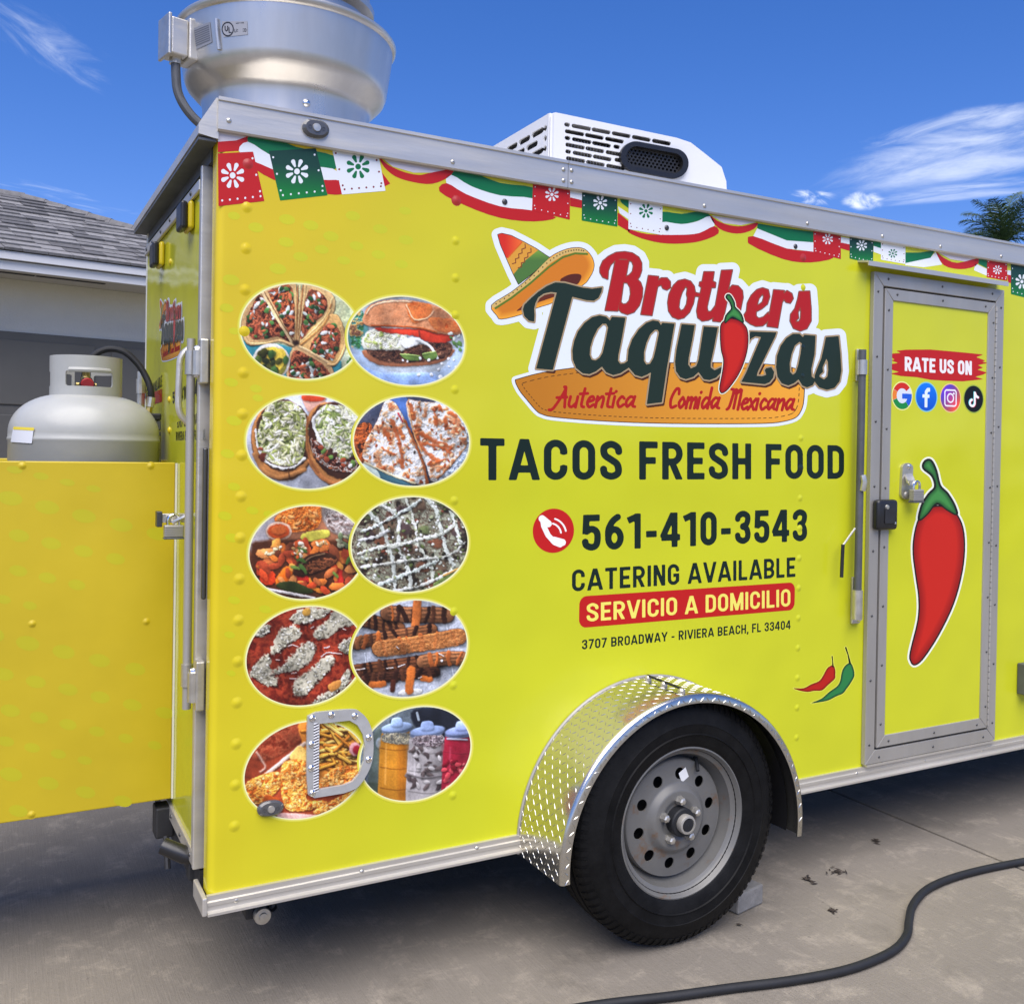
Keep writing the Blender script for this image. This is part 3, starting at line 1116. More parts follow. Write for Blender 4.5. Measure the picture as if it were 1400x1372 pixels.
for xx in np.arange(0.3, XL, 0.5):
    MB().box(xx, xx + 0.04, 0.02, W - 0.02, 0.2765, 0.281).build('cross_member', MAT['black_paint'], TR)
MB().box(0.05, XL, 0.01, W - 0.01, 0.2815, 0.285).build('underside', MAT['dark_inside'], TR)
MB().tube([(XL, W / 2, 0.24), (XL + 1.1, W / 2, 0.28)], 0.04, 8).build('tow_tongue', MAT['black_paint'], TR)
# stabiliser leg folded under the corner
q = onY(357, 1250, 0.06)
lb = MB().box(q[0] - 0.035, q[0] + 0.03, 0.07, 0.13, q[2] - 0.012, 0.275)
lb.box(q[0] - 0.10, q[0] - 0.03, 0.08, 0.12, q[2] + 0.02, q[2] + 0.03)
JK = lb.build('stabiliser_jack', MAT['black_paint'], TR, bevel=0.004)
MB().lathe([(0.0005, -0.014), (0.010, -0.013), (0.011, -0.008), (0.0195, -0.007), (0.021, -0.002), (0.021, 0.012)], (q[0] + 0.002, 0.055, q[2]), 'y', 20).build('jack_bolt', MAT['zinc'], JK)
q2 = onY(366, 1240, 0.06)
MB().lathe([(0.010, -0.006), (0.010, 0.01)], (q2[0] + 0.012, 0.06, q2[2]), 'y', 12).build('pin', MAT['black_paint'], JK)


# ---- end of the trailer: posts, barn door, bars, handle
MB().box(0.012, 0.03, 0.0555, W - 0.0305, 0.33, 2.09).build('door_seal', MAT['black_rubber'], TR)
ED = MB().box(-0.006, 0.0115, 0.115, W - 0.045, 0.376, 2.03).build('end_door', MAT['wrap_end'], TR)
MB().box(-0.004, 0.012, W - 0.040, W, ZB, 2.085).build('corner_post', MAT['caulk'], TR)
MB().box(-0.018, 0.0115, 0.098, 0.114, 0.340, 2.05).build('door_edge', MAT['aluminium'], ED, bevel=0.003)
MB().box(-0.014, -0.0065, 0.115, 0.145, 0.376, 2.00).build('door_edge', MAT['mill_frame'], ED, bevel=0.002)
MB().box(-0.016, -0.0065, 0.1455, W - 0.045, 2.000, 2.028).build('door_edge', MAT['aluminium'], ED, bevel=0.003)
SILL = MB().box(-0.014, 0.0115, 0.115, W - 0.03, 0.335, 0.3755).build('sill', MAT['aluminium'], TR, bevel=0.003)
MB().box(0.0, 0.06, 0.10, W - 0.05, 0.265, 0.3345).build('rear_beam', MAT['black_paint'], TR)
MB().box(-0.0035, 0.0115, 0.06, W - 0.03, 2.0505, 2.086).build('header', MAT['galvanised_dark'], TR)
vz = [(0.0, ZRT - 0.002), (-0.006, ZRT - 0.001), (-0.045, 2.115), (-0.045, 2.092), (-0.006, 2.0865), (0.0, 2.0865)]
vb = MB()
nv = len(vz)
vb.add([(x, -0.006, z) for x, z in vz] + [(x, W, z) for x, z in vz], [(i, (i + 1) % nv, nv + (i + 1) % nv, nv + i) for i in range(nv)] + [tuple(range(nv)), tuple(range(2 * nv - 1, nv - 1, -1))])
vis = vb.build('roof_visor', MAT['aluminium'], TR)
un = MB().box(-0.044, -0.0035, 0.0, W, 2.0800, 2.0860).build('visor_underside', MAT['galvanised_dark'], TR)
scatter('screw', MAT['dark_bolt'], 0.006, 0.004, ED, [(-0.016, y, 2.014) for y in (0.25, 0.42, 0.58, 0.75, 0.92, 1.05)], '-x')
scatter('screw', MAT['dark_bolt'], 0.006, 0.004, SILL, [(-0.014, y, 0.355) for y in (0.16, 0.30, 0.44, 0.62, 0.80, 1.0)], '-x')
scatter('rivet', MAT['wrap_side'], 0.010, 0.006, ED, [tuple(np.array([-0.006, float(onX(x, y, -0.006)[1]), float(onX(x, y, -0.006)[2])])) for x, y in ((233.5, 358), (232, 546), (232, 588))], '-x')
for px, py in ((251, 297), (213, 349)):
    c = onX(px - 2, py, -0.030)
    lb = MB().box(-0.022, -0.0065, c[1] - 0.050, c[1] + 0.038, c[2] - 0.036, c[2] + 0.036)
    o = lb.build('clearance_light', MAT['wrap_side'], TR, bevel=0.008, seg=3)
    MB().box(-0.040, -0.0225, c[1] - 0.042, c[1] + 0.034, c[2] - 0.035, c[2] + 0.035).build('lens', MAT['black_plastic'], o, bevel=0.006)


def zs(py, y):
    return float(onY(260, py, y)[2])


# cam bars of the door: one on the door, one at the post, with their keepers
yb = 0.165
xb = float(onY(258.5, 700, yb)[0])
BAR = MB().tube([(xb, yb, zs(968, yb)), (xb, yb, zs(463, yb))], 0.0105, 14).build('cam_bar', MAT['mill_frame'], TR)
for pa, pb in ((480, 512), (907, 937)):
    MB().tube([(xb, yb, zs(pb, yb)), (xb, yb, zs(pa, yb))], 0.0145, 14).build('collar', MAT['zinc'], BAR)
ya = 0.075
xa = float(onY(272, 700, ya)[0])
for pt, pb_ in ((462, 524), (904, 972)):
    K = MB().box(xa - 0.004, 0.0, ya - 0.012, ya + 0.024, zs(pb_, ya), zs(pt, ya)).build('keeper', MAT['zinc'], TR, bevel=0.004)
    MB().tube([(xa - 0.006, ya + 0.006, zs(pb_ - 12, ya)), (xa - 0.006, ya + 0.006, zs(pt + 16, ya))], 0.014, 12).build('cam', MAT['zinc'], K)
    MB().box(xb, xa - 0.002, yb - 0.02, yb - 0.004, zs(pb_ - 22, ya), zs(pt + 24, ya)).build('link', MAT['zinc'], K, bevel=0.003)
    for dz in (0.02, -0.02):
        zc = (zs(pb_, ya) + zs(pt, ya)) / 2 + dz * 1.6
        MB().lathe([(0.0005, -0.010), (0.006, -0.008), (0.008, 0.0)], (xa - 0.004, ya + 0.018, zc), 'x', 10).build('bolt', MAT['chrome'], K)
# grab handle
hy = 0.24
p = [onY(x, y, hy) for x, y in ((263, 474), (254, 480), (247, 490), (245.5, 505), (244.5, 530), (244, 550), (245.5, 562), (250, 571), (262, 583))]
p[0][0], p[-1][0] = -0.008, -0.008
MB().tube(smooth_pts(p, 4, False), 0.0085, 12).build('grab_handle', MAT['aluminium'], TR)
# reflector gasket seen in the door gap
c0, c1 = onY(283, 612, 0.055), onY(280, 820, 0.055)
MB().box(-0.012, -0.001, 0.060, 0.075, float(c1[2]), float(c0[2])).build('door_gasket', MAT['dark_bolt'], TR, bevel=0.004)
# hasp
hx = onY(240, 712, 0.30)
HS = MB().box(float(hx[0]) - 0.035, -0.007, 0.295, 0.305, float(hx[2]) - 0.004, float(hx[2]) + 0.020).build('hasp', MAT['zinc'], TR, bevel=0.002)
MB().box(float(hx[0]) - 0.048, float(hx[0]) - 0.0345, 0.285, 0.315, float(hx[2]) - 0.014, float(hx[2]) + 0.026).build('hasp_end', MAT['dark_bolt'], HS, bevel=0.002)
MB().tube([(-0.008, 0.27, float(hx[2]) + 0.02), (-0.02, 0.27, float(hx[2]) + 0.012), (-0.045, 0.285, float(hx[2]) - 0.002)], 0.006, 8).build('hasp_hook', MAT['zinc'], HS)
# plug and bracket hanging under the end
bx = onY(226, 1105, 0.5)
PB = MB().box(float(bx[0]) - 0.03, 0.0, 0.47, 0.53, 0.285, 0.372).build('hinge_bracket', MAT['black_paint'], TR, bevel=0.006)
MB().tube([(float(bx[0]) - 0.005, 0.45, 0.30), (float(bx[0]) - 0.004, 0.42, 0.22)], 0.008, 8).build('stay', MAT['black_paint'], PB)
px_ = onY(247, 1160, 0.20)
PG = MB().tube([(float(px_[0]) - 0.04, 0.22, float(px_[2]) + 0.008), (float(px_[0]) + 0.01, 0.19, float(px_[2]) - 0.014), (float(px_[0]) + 0.03, 0.18, float(px_[2]) - 0.022)], [0.020, 0.022, 0.014], 12).build('plug_socket', MAT['black_plastic'], TR)
MB().box(float(px_[0]) + 0.016, float(px_[0]) + 0.04, 0.175, 0.215, float(px_[2]) - 0.075, float(px_[2]) + 0.01).build('bracket', MAT['black_paint'], PG, bevel=0.003)

# ---- side door
DY = -0.016
DR = link(bpy.data.objects.new('door', None), TR, (2.52, DY, 0.33))
fx0, fx1 = 2.160, 2.846
fz0, fz1 = 0.327, 2.000
fw = 0.046
FR_ = MB()
for quad in (((fx0, fz0), (fx0, fz1), (fx0 + fw, fz1 - fw), (fx0 + fw, fz0 + fw)), ((fx1, fz1), (fx1, fz0), (fx1 - fw, fz0 + fw), (fx1 - fw, fz1 - fw)),
             ((fx0, fz1), (fx1, fz1), (fx1 - fw, fz1 - fw), (fx0 + fw, fz1 - fw)), ((fx1, fz0), (fx0, fz0), (fx0 + fw, fz0 + fw), (fx1 - fw, fz0 + fw))):
    cx, cz = np.mean([q[0] for q in quad]), np.mean([q[1] for q in quad])
    P4 = [(x + np.sign(cx - x) * 0.0006, -0.001, z + np.sign(cz - z) * 0.0006) for x, z in quad]
    MB().poly(P4, (0, -0.017, 0)).build('door_frame', MAT['mill_frame'], DR, bevel=0.0015)
g0x, g1x, g0z, g1z = fx0 + fw + 0.006, fx1 - fw - 0.006, fz0 + fw + 0.007, fz1 - fw - 0.006
iw = 0.040
MB().box(fx0 + fw - 0.004, fx1 - fw + 0.004, -0.004, -0.0012, fz0 + fw - 0.004, fz1 - fw + 0.004).build('door_gap', MAT['dark_inside'], DR)
for quad in (((g0x, g0z), (g0x, g1z), (g0x + iw, g1z - iw), (g0x + iw, g0z + iw)), ((g1x, g1z), (g1x, g0z), (g1x - iw, g0z + iw), (g1x - iw, g1z - iw)),
             ((g0x, g1z), (g1x, g1z), (g1x - iw, g1z - iw), (g0x + iw, g1z - iw)), ((g1x, g0z), (g0x, g0z), (g0x + iw, g0z + iw), (g1x - iw, g0z + iw))):
    cx, cz = np.mean([q[0] for q in quad]), np.mean([q[1] for q in quad])
    P4 = [(x + np.sign(cx - x) * 0.0006, -0.0045, z + np.sign(cz - z) * 0.0006) for x, z in quad]
    MB().poly(P4, (0, -0.0165, 0)).build('door_rim', MAT['mill_frame'], DR, bevel=0.0015)
DP = MB().box(g0x + iw - 0.012, g1x - iw + 0.012, DY, -0.0043, g0z + iw - 0.012, g1z - iw + 0.012).build('door_panel', MAT['wrap_side'], DR)
sc_pts = []
for t in np.linspace(0.04, 0.96, 8):
    sc_pts += [(fx0 + 0.020, -0.018, fz0 + (fz1 - fz0) * t), (fx1 - 0.018, -0.018, fz0 + (fz1 - fz0) * t), (g0x + 0.018, -0.021, g0z + (g1z - g0z) * (t * 0.98 + 0.012)), (g1x - 0.012, -0.021, g0z + (g1z - g0z) * (t * 0.98 + 0.012))]
for t in (0.1, 0.5, 0.9):
    sc_pts += [(fx0 + (fx1 - fx0) * t, -0.018, fz1 - 0.020), (fx0 + (fx1 - fx0) * t, -0.018, fz0 + 0.020), (g0x + (g1x - g0x) * t, -0.021, g1z - 0.018), (g0x + (g1x - g0x) * t, -0.021, g0z + 0.018)]
scatter('screw', MAT['dark_bolt'], 0.0045, 0.003, DR, sc_pts)
hg = MB()
for i in range(70):
    z0 = g0z + 0.01 + (g1z - g0z - 0.02) * i / 70
    hg.tube([(g1x + 0.003, -0.0215, z0), (g1x + 0.003, -0.0215, z0 + (g1z - g0z) / 70 * 0.82)], 0.0048, 6)
hg.build('piano_hinge', MAT['mill_frame'], DR)
# drip cap above the door, threshold lip below
a, b = onY(1187, 357, -0.045), onY(1378, 384, -0.045)
MB().sweep_x([(0.0, a[2] + 0.012), (-0.048, a[2] + 0.002), (-0.048, a[2] - 0.014), (-0.044, a[2] - 0.014), (-0.044, a[2] - 0.003), (0.0, a[2] + 0.004)], float(a[0]), float(b[0])).build('drip_cap', MAT['aluminium'], TR, smooth=20)
MB().box(fx0 + 0.01, fx1 - 0.01, -0.020, -0.0005, 0.3190, 0.3262).build('threshold', MAT['aluminium'], TR)
# latch with its hasp
def pl(y):
    return lambda v: onY(v[:, 0], v[:, 1], y)


LT = cut_plate(lambda X, Y: sd_stroke(X, Y, [(1241.3, 640), (1239.5, 675)], 14.5), (1230, 1252, 628, 688), 0.8, pl(-0.026), (0, 0.0098, 0)).build('latch', MAT['zinc'], DR, bevel=0)
c = onY(1243, 637.5, -0.027)
MB().lathe([(0.0005, -0.005), (0.006, -0.004), (0.008, 0.001)], tuple(c), 'y', 12).build('bolt', MAT['chrome'], LT)
c = onY(1240, 676, -0.027)
MB().lathe([(0.0005, -0.006), (0.010, -0.004), (0.013, 0.001)], tuple(c), 'y', 14).build('lock_cylinder', MAT['mill_frame'], LT)
fl = [onY(1238, 648, -0.028), onY(1247, 647, -0.028), onY(1251, 656, -0.052), onY(1250.5, 659, -0.054), onY(1242, 660, -0.050)]
MB().poly(fl, (0, 0.006, -0.002)).build('flap', MAT['zinc'], LT)
MB().box(*[float(v) for v in (onY(1243, 660, -0.05)[0], onY(1253, 660, -0.05)[0])], -0.052, -0.046, float(onY(1247, 663, -0.05)[2]), float(onY(1247, 657, -0.05)[2])).build('staple', MAT['zinc'], LT)
# black paddle lock
a, b = onY(1201, 683, -0.045), onY(1228, 724, -0.045)
PK = MB().box(float(a[0]), float(b[0]), -0.046, -0.0165, float(b[2]), float(a[2])).build('paddle_lock', MAT['black_plastic'], DR, bevel=0.012, seg=3)
MB().box(float(a[0]) + 0.030, float(b[0]) - 0.022, -0.050, -0.0465, float(b[2]) + 0.022, float(a[2]) - 0.030).build('paddle', MAT['black_paint'], PK, bevel=0.0015)
c = onY(1213, 693, -0.047)
MB().lathe([(0.0005, -0.0045), (0.007, -0.004), (0.0085, 0.001)], (c[0], -0.0465, c[2]), 'y', 14).build('key_cylinder', MAT['zinc'], PK)
c = onY(1224, 715, -0.047)
MB().lathe([(0.0005, -0.003), (0.004, -0.0025), (0.005, 0.001)], (c[0], -0.0465, c[2]), 'y', 10).build('screw', MAT['chrome'], PK)
# cam bar beside the door
y1 = -0.036
zt_, zb_ = float(onY(1178, 478, y1)[2]), float(onY(1171, 845, y1)[2])
x1 = float((onY(1178, 500, y1)[0] + onY(1173, 830, y1)[0]) / 2)
B2 = MB().tube([(x1, y1, zb_), (x1, y1, zt_)], 0.0125, 14).build('cam_bar', MAT['galvanised_dark'], TR)
MB().tube([(x1 + 0.014, y1 + 0.012, zb_ + 0.04), (x1 + 0.014, y1 + 0.012, zt_ - 0.06)], 0.006, 8).build('cam_rod', MAT['galvanised_dark'], B2)
for pa, pb_ in ((492, 512), (806, 846)):
    za, zc = float(onY(1176, pa, y1)[2]), float(onY(1176, pb_, y1)[2])
    o = MB().tube([(x1, y1, zc), (x1, y1, za)], 0.0165, 14).build('bar_guide', MAT['zinc'], B2)
    MB().box(x1 + 0.004, x1 + 0.042, -0.012, -0.0008, zc - 0.02, za + 0.04).build('guide_plate', MAT['zinc'], B2, bevel=0.003)
    for dz in (za + 0.024, zc - 0.006):
        MB().lathe([(0.0005, -0.008), (0.006, -0.006), (0.0085, 0.0)], (x1 + 0.033, -0.012, dz), 'y', 10).build('bolt', MAT['chrome'], B2)
z_ = float(onY(1172, 658, y1)[2])
MB().tube([(x1, y1 - 0.012, z_ + 0.02), (x1, y1 - 0.018, z_), (x1, y1 - 0.012, z_ - 0.03)], 0.010, 10).build('bar_clip', MAT['zinc'], B2)
q = [onY(1169, 722, y1 - 0.006), onY(1154, 743, y1), onY(1152.5, 746, y1)]
MB().tube(q, 0.0035, 8).build('stay_rod', MAT['zinc'], B2)
q = [onY(1152.5, 744, y1), onY(1151.5, 765, y1), onY(1150.5, 789, y1)]
MB().tube(q, 0.0058, 10).build('stay_grip', MAT['black_rubber'], B2)
# power inlet at the far end of the side
a, b = onY(1392, 906, -0.005), onY(1392, 948, -0.005)
PI = MB().box(float(a[0]), float(a[0]) + 0.22, -0.05, -0.0006, float(b[2]), float(a[2])).build('power_inlet', MAT['galvanised_dark'], TR, bevel=0.004)
MB().box(float(a[0]) + 0.02, float(a[0]) + 0.20, -0.058, -0.0506, float(b[2]) + 0.012, float(a[2]) - 0.012).build('cover', MAT['mill_frame'], PI, bevel=0.003)

# ---- D-shaped tie ring plate on the lower side
D_out = smooth_pts([(432, 973.5), (480, 969.5), (494, 974), (505, 988), (510.5, 1010), (509, 1040), (499, 1063), (487, 1077), (470, 1084)], 5, False) + [(430, 1090.5), (421.5, 1086), (419.5, 1060), (420, 1000), (421, 979)]
D_in = [(437, 989), (478, 984.5), (489, 991), (496.5, 1004), (499, 1018), (497.5, 1040), (491, 1058), (482, 1068), (470, 1073), (436, 1079)]


def d_sd(X, Y):
    return np.maximum(sd_poly(X, Y, D_out), -sd_poly(X, Y, D_in))


DPL = cut_plate(d_sd, (416, 514, 966, 1094), 0.8, pl(-0.010), (0, 0.0092, 0)).build('tie_plate', MAT['galvanised_bright'], TR)
for x, y in ((427, 982), (453, 977), (485, 978.5), (504, 1008), (504, 1038), (426, 1017.5), (425.5, 1050), (427, 1084)):
    c = onY(x, y, -0.010)
    MB().lathe([(0.0005, -0.0042), (0.0045, -0.004), (0.006, -0.002), (0.0085, -0.0006), (0.0088, 0.001)], tuple(c), 'y', 12).build('rivet', MAT['chrome'], DPL)
hp = Print(side_map(-0.0102))
hp.layer((428, 438, 986, 1082), 0.5, lambda X, Y: sd_poly(X, Y, [(429, 988), (436, 987.5), (435.5, 1081), (428.5, 1082)]), (225, 225, 222), 0)


def hatch(X, Y):
    D = np.full(X.shape, 1e9)
    for i in range(24):
        y = 989 + i * 3.9
        D = np.minimum(D, sd_stroke(X, Y, [(429.5, y + 2.4), (435.2, y - 0.2)], 1.7))
    return D


hp.layer((428, 438, 985, 1082), 0.35, hatch, (45, 40, 45), 1)
hp.build('hatched_tape', DPL)

# ---- exhaust fan
FCX, FCY = 0.294, 0.5


def fan_r(z):
    return np.interp(z, [2.15, 2.33, 2.355, 2.372, 2.395, 2.412, 2.44, 2.525, 2.545], [0.236, 0.236, 0.241, 0.259, 0.281, 0.288, 0.292, 0.304, 0.306])


FAN = link(bpy.data.objects.new('exhaust_fan', None), TR, (FCX, FCY, 2.18))
pz = [2.17, 2.25, 2.33, 2.344, 2.355, 2.363, 2.372, 2.384, 2.395, 2.404, 2.412, 2.425, 2.44, 2.48, 2.51, 2.525, 2.536]
bowl = [(float(fan_r(z)), z) for z in pz] + [(0.309, 2.538), (0.314, 2.544), (0.315, 2.552), (0.310, 2.558), (0.302, 2.557), (0.298, 2.550), (0.29, 2.48), (0.22, 2.40), (0.2, 2.39)]
BOWL = MB().lathe(bowl, (FCX, FCY, 0), 'z', 96).build('windband', MAT['spun_aluminium'], FAN, smooth=40)
MB().box(FCX - 0.27, FCX + 0.27, FCY - 0.27, FCY + 0.27, 2.12, 2.169).build('curb', MAT['aluminium'], FAN, bevel=0.006)
mt = [(0.185, 2.40), (0.185, 2.60), (0.205, 2.615), (0.207, 2.63), (0.195, 2.64), (0.190, 2.72), (0.180, 2.78), (0.14, 2.82), (0.0005, 2.83)]
MB().lathe(mt, (FCX + 0.02, FCY - 0.07, 0), 'z', 64).build('motor_dome', MAT['spun_aluminium'], FAN, smooth=40)


def on_bowl(px, py, lift=0.0):
    px, py = np.atleast_1d(np.asarray(px, float)), np.atleast_1d(np.asarray(py, float))
    d = ray(px, py)
    R = np.full(px.shape, 0.30)
    for _ in range(4):
        ox, oy = CAM[0] - FCX, CAM[1] - FCY
        A = d[:, 0] ** 2 + d[:, 1] ** 2
        B = ox * d[:, 0] + oy * d[:, 1]
        Cc = ox * ox + oy * oy - (R + lift) ** 2
        t = (-B - np.sqrt(np.maximum(B * B - A * Cc, 0))) / A
        P = CAM + d * t[:, None]
        R = fan_r(P[:, 2])
    return P


scatter('bolt', MAT['chrome'], 0.011, 0.007, BOWL, [tuple(on_bowl(419, 141)[0])])
rb = MB()
sv = [on_bowl(x, y, 0.0035)[0] for x, y in ((295.5, 26), (297, 45), (299.5, 68))]
rb.tube(sv, [0.0055, 0.0065, 0.0055], 8)
rb.build('weld_seam', MAT['spun_aluminium'], BOWL)
jc = on_bowl(258, 60)[0]
ax = np.array([jc[0] - FCX, jc[1] - FCY, 0]); ax /= np.linalg.norm(ax)
tn = np.array([-ax[1], ax[0], 0])


def jbox(name, d0, d1, hw, z0, z1, m, par, bevel=0.004):
    vs = [jc + ax * d + tn * t + np.array([0, 0, z]) for d in (d0, d1) for t in (-hw, hw) for z in (z0, z1)]
    return MB().add(vs, [(0, 1, 3, 2), (4, 6, 7, 5), (0, 4, 5, 1), (2, 3, 7, 6), (0, 2, 6, 4), (1, 5, 7, 3)]).build(name, m, par, bevel=bevel)


JB = jbox('junction_box', -0.012, 0.014, 0.040, -0.055, 0.055, MAT['aluminium'], FAN)
jbox('switch_box', 0.0145, 0.060, 0.034, -0.050, 0.048, MAT['aluminium'], FAN)
jbox('cover', 0.0605, 0.070, 0.039, -0.056, 0.054, MAT['zinc'], FAN, 0.003)
cb = jc + ax * 0.035
cpath = [cb + np.array([0, 0, -0.050]), cb + np.array([0.0, -0.002, -0.085])]
for x, y in ((243, 125), (254, 148), (272, 168), (290, 178)):
    cpath.append(onY(x, y, float(cb[1]) - 0.02 * (x - 240) / 50))
MB().tube(smooth_pts(cpath, 6, False), 0.0125, 12).build('conduit', MAT['galvanised_dark'], FAN)
MB().tube([cb + np.array([0, 0, -0.048]), cb + np.array([0, 0, -0.066])], 0.017, 10).build('conduit_nut', MAT['zinc'], FAN)

# ---- rooftop air conditioner
AY = 0.30
AC = link(bpy.data.objects.new('air_conditioner', None), TR, (1.4, 0.57, 2.19))
T = onY(np.array([752, 770, 935, 962, 985, 993, 996]), np.array([163, 157.5, 189, 201, 232, 248, 268]), AY)
xL = float(T[0][0])
ztop = float((T[1][2] + T[2][2]) / 2)
zlow = 2.175
xR = float(T[6][0])
outline = [(xL, zlow), (xL, ztop - 0.02), (xL + 0.006, ztop - 0.006), (xL + 0.02, ztop), (float(T[2][0]) - 0.03, ztop), (float(T[2][0]) + 0.03, ztop - 0.006), (float(T[3][0]) + 0.01, ztop - 0.035),
           (float(T[4][0]) + 0.005, float(T[4][2]) + 0.01), (float(T[5][0]), float(T[5][2])), (xR, zlow)]
DEP = 0.56


def inv_sd(fnpx):
    return fnpx


def slots(X, Y):
    """Rows of louvre slots in the grille, in photograph points of the front face."""
    D = np.full(X.shape, 1e9)
    sl = 0.186
    rows = [(775.5, 170.5), (775.8, 179.7), (776.1, 188.8), (776.5, 198), (777, 207.3), (777.3, 216.6), (777.8, 226)]
    for r, (x0, y0) in enumerate(rows):
        xs_ = []
        off = 0 if r % 2 == 0 else 1
        x = x0
        if off == 0:
            xs_.append((x - 1.6, x + 1.6)); x += 8.5
        else:
            x -= 1.0
        while x < 942:
            xs_.append((x, x + (22 if x < 800 else 21)))
            x += 27.5
        for a_, b_ in xs_:
            cxm = (a_ + b_) / 2
            if r in (1, 2, 3, 4, 5) and cxm > 846 and True:
                continue
            if b_ > 942: continue
            D = np.minimum(D, sd_stroke(X, Y, [(a_ + 0.4, y0 + (a_ - x0) * sl), (b_ - 0.4, y0 + (b_ - x0) * sl)], 5.8))
    for x, y in ((843, 200.5), (844.5, 218.5)):
        D = np.minimum(D, sd_stroke(X, Y, [(x - 1.5, y), (x + 2, y + 0.6)], 5.8))
    D = np.minimum(D, sd_stroke(X, Y, [(869.5, 213.7), (921, 223.4)], 37))
    return D


pxo = []
for x, z in outline:
    d = np.array([x, AY, z]) - CAM
    wv = d @ FWD
    pxo.append((700 + FPX * (d @ RGT) / wv, CY - FPX * (d @ UPV) / wv))
FAC = cut_plate(lambda X, Y: np.maximum(sd_poly(X, Y, pxo), -slots(X, Y)), (745, 1005, 150, 300), 0.6, pl(AY), (0, 0.006, 0)).build('grille', MAT['ac_plastic'], AC)
sh = MB()
no_ = len(outline)
vs, fs = [], []
rings = [(AY + 0.0005, 0.0), (AY + DEP - 0.04, 0.0), (AY + DEP, 0.03)]
for y, ins_ in rings:
    for x, z in outline:
        vs.append((x, y, z - (ins_ if z > zlow + 0.01 else 0)))
for i in range(2):
    for k in range(1, no_ - 1):
        fs.append((i * no_ + k, i * no_ + k + 1, (i + 1) * no_ + k + 1, (i + 1) * no_ + k))
fs.append(tuple(range(2 * no_, 3 * no_)))
sh.add(vs, fs)
sh.build('shell', MAT['ac_plastic'], AC, smooth=40)


def left_slots(X, Y):
    """Slotted left end, in metres: X along depth, Y up."""
    D = sd_rbox(X, Y, AY + DEP / 2, (zlow + ztop) / 2, DEP / 2, (ztop - zlow) / 2 - 0.004, 0.004)
    hole = np.full(X.shape, 1e9)
    for r in range(7):
        z = ztop - 0.045 - r * 0.032
        y = AY + 0.05 + (0.0 if r % 2 == 0 else 0.035)
        hole = np.minimum(hole, sd_stroke(X, Y, [(AY + 0.028, z), (AY + 0.030, z)], 0.019))
        while y < AY + DEP - 0.09:
            hole = np.minimum(hole, sd_stroke(X, Y, [(y, z), (y + 0.058, z)], 0.019))
            y += 0.086
    return np.maximum(D, -hole)


cut_plate(left_slots, (AY - 0.01, AY + DEP + 0.01, zlow - 0.005, ztop + 0.01), 0.006, lambda v: np.stack([np.full(len(v), xL), v[:, 0], v[:, 1]], 1), (0.006, 0, 0)).build('grille', MAT['ac_plastic'], AC)
MB().tube([(xL + 0.007, AY + 0.007, zlow), (xL + 0.007, AY + 0.007, ztop - 0.008)], 0.0095, 14).build('corner', MAT['ac_plastic'], AC)
MB().box(xL + 0.02, xR - 0.10, AY + 0.06, AY + DEP - 0.05, zlow, ztop - 0.05).build('inner_unit', MAT['dark_inside'], AC)
fn_ = MB()
for k in range(26):
    x = xL + 0.03 + k * 0.012
    fn_.box(x, x + 0.002, AY + 0.035, AY + 0.059, zlow + 0.02, ztop - 0.06)
fn_.build('coil_fins', MAT['mill_frame'], AC, smooth=0)


def vent(X, Y):
    D = sd_stroke(X, Y, [(869.5, 213.7), (921, 223.4)], 41)
    inner = sd_stroke(X, Y, [(870.5, 214), (920, 223.2)], 28)
    return np.maximum(D, -inner)


VN = cut_plate(vent, (840, 950, 180, 255), 0.8, pl(AY - 0.012), (0, 0.020, 0)).build('vent_bezel', MAT['black_plastic'], AC, smooth=40)


def mesh_(X, Y):
    D = sd_stroke(X, Y, [(870.5, 214), (920, 223.2)], 32)
    hol = np.full(X.shape, 1e9)
    for r in range(5):
        for k in range(14):
            x = 858 + k * 5.4 + (r % 2) * 2.7
            y = 204 + r * 4.4 + (x - 858) * 0.19
            hol = np.minimum(hol, np.hypot(X - x, Y - y) - 1.75)
    return np.maximum(D, -hol)


cut_plate(mesh_, (848, 942, 190, 245), 0.6, pl(AY + 0.006), (0, 0.003, 0)).build('vent_mesh', MAT['black_paint'], AC, smooth=0)


# ------------------------------------------------------------------ lettering: condensed bold capitals drawn as strokes
def arcp(cx, cy, rx, ry, a0, a1, n=12):
    return [(cx + rx * math.cos(math.radians(a)), cy + ry * math.sin(math.radians(a))) for a in np.linspace(a0, a1, n)]


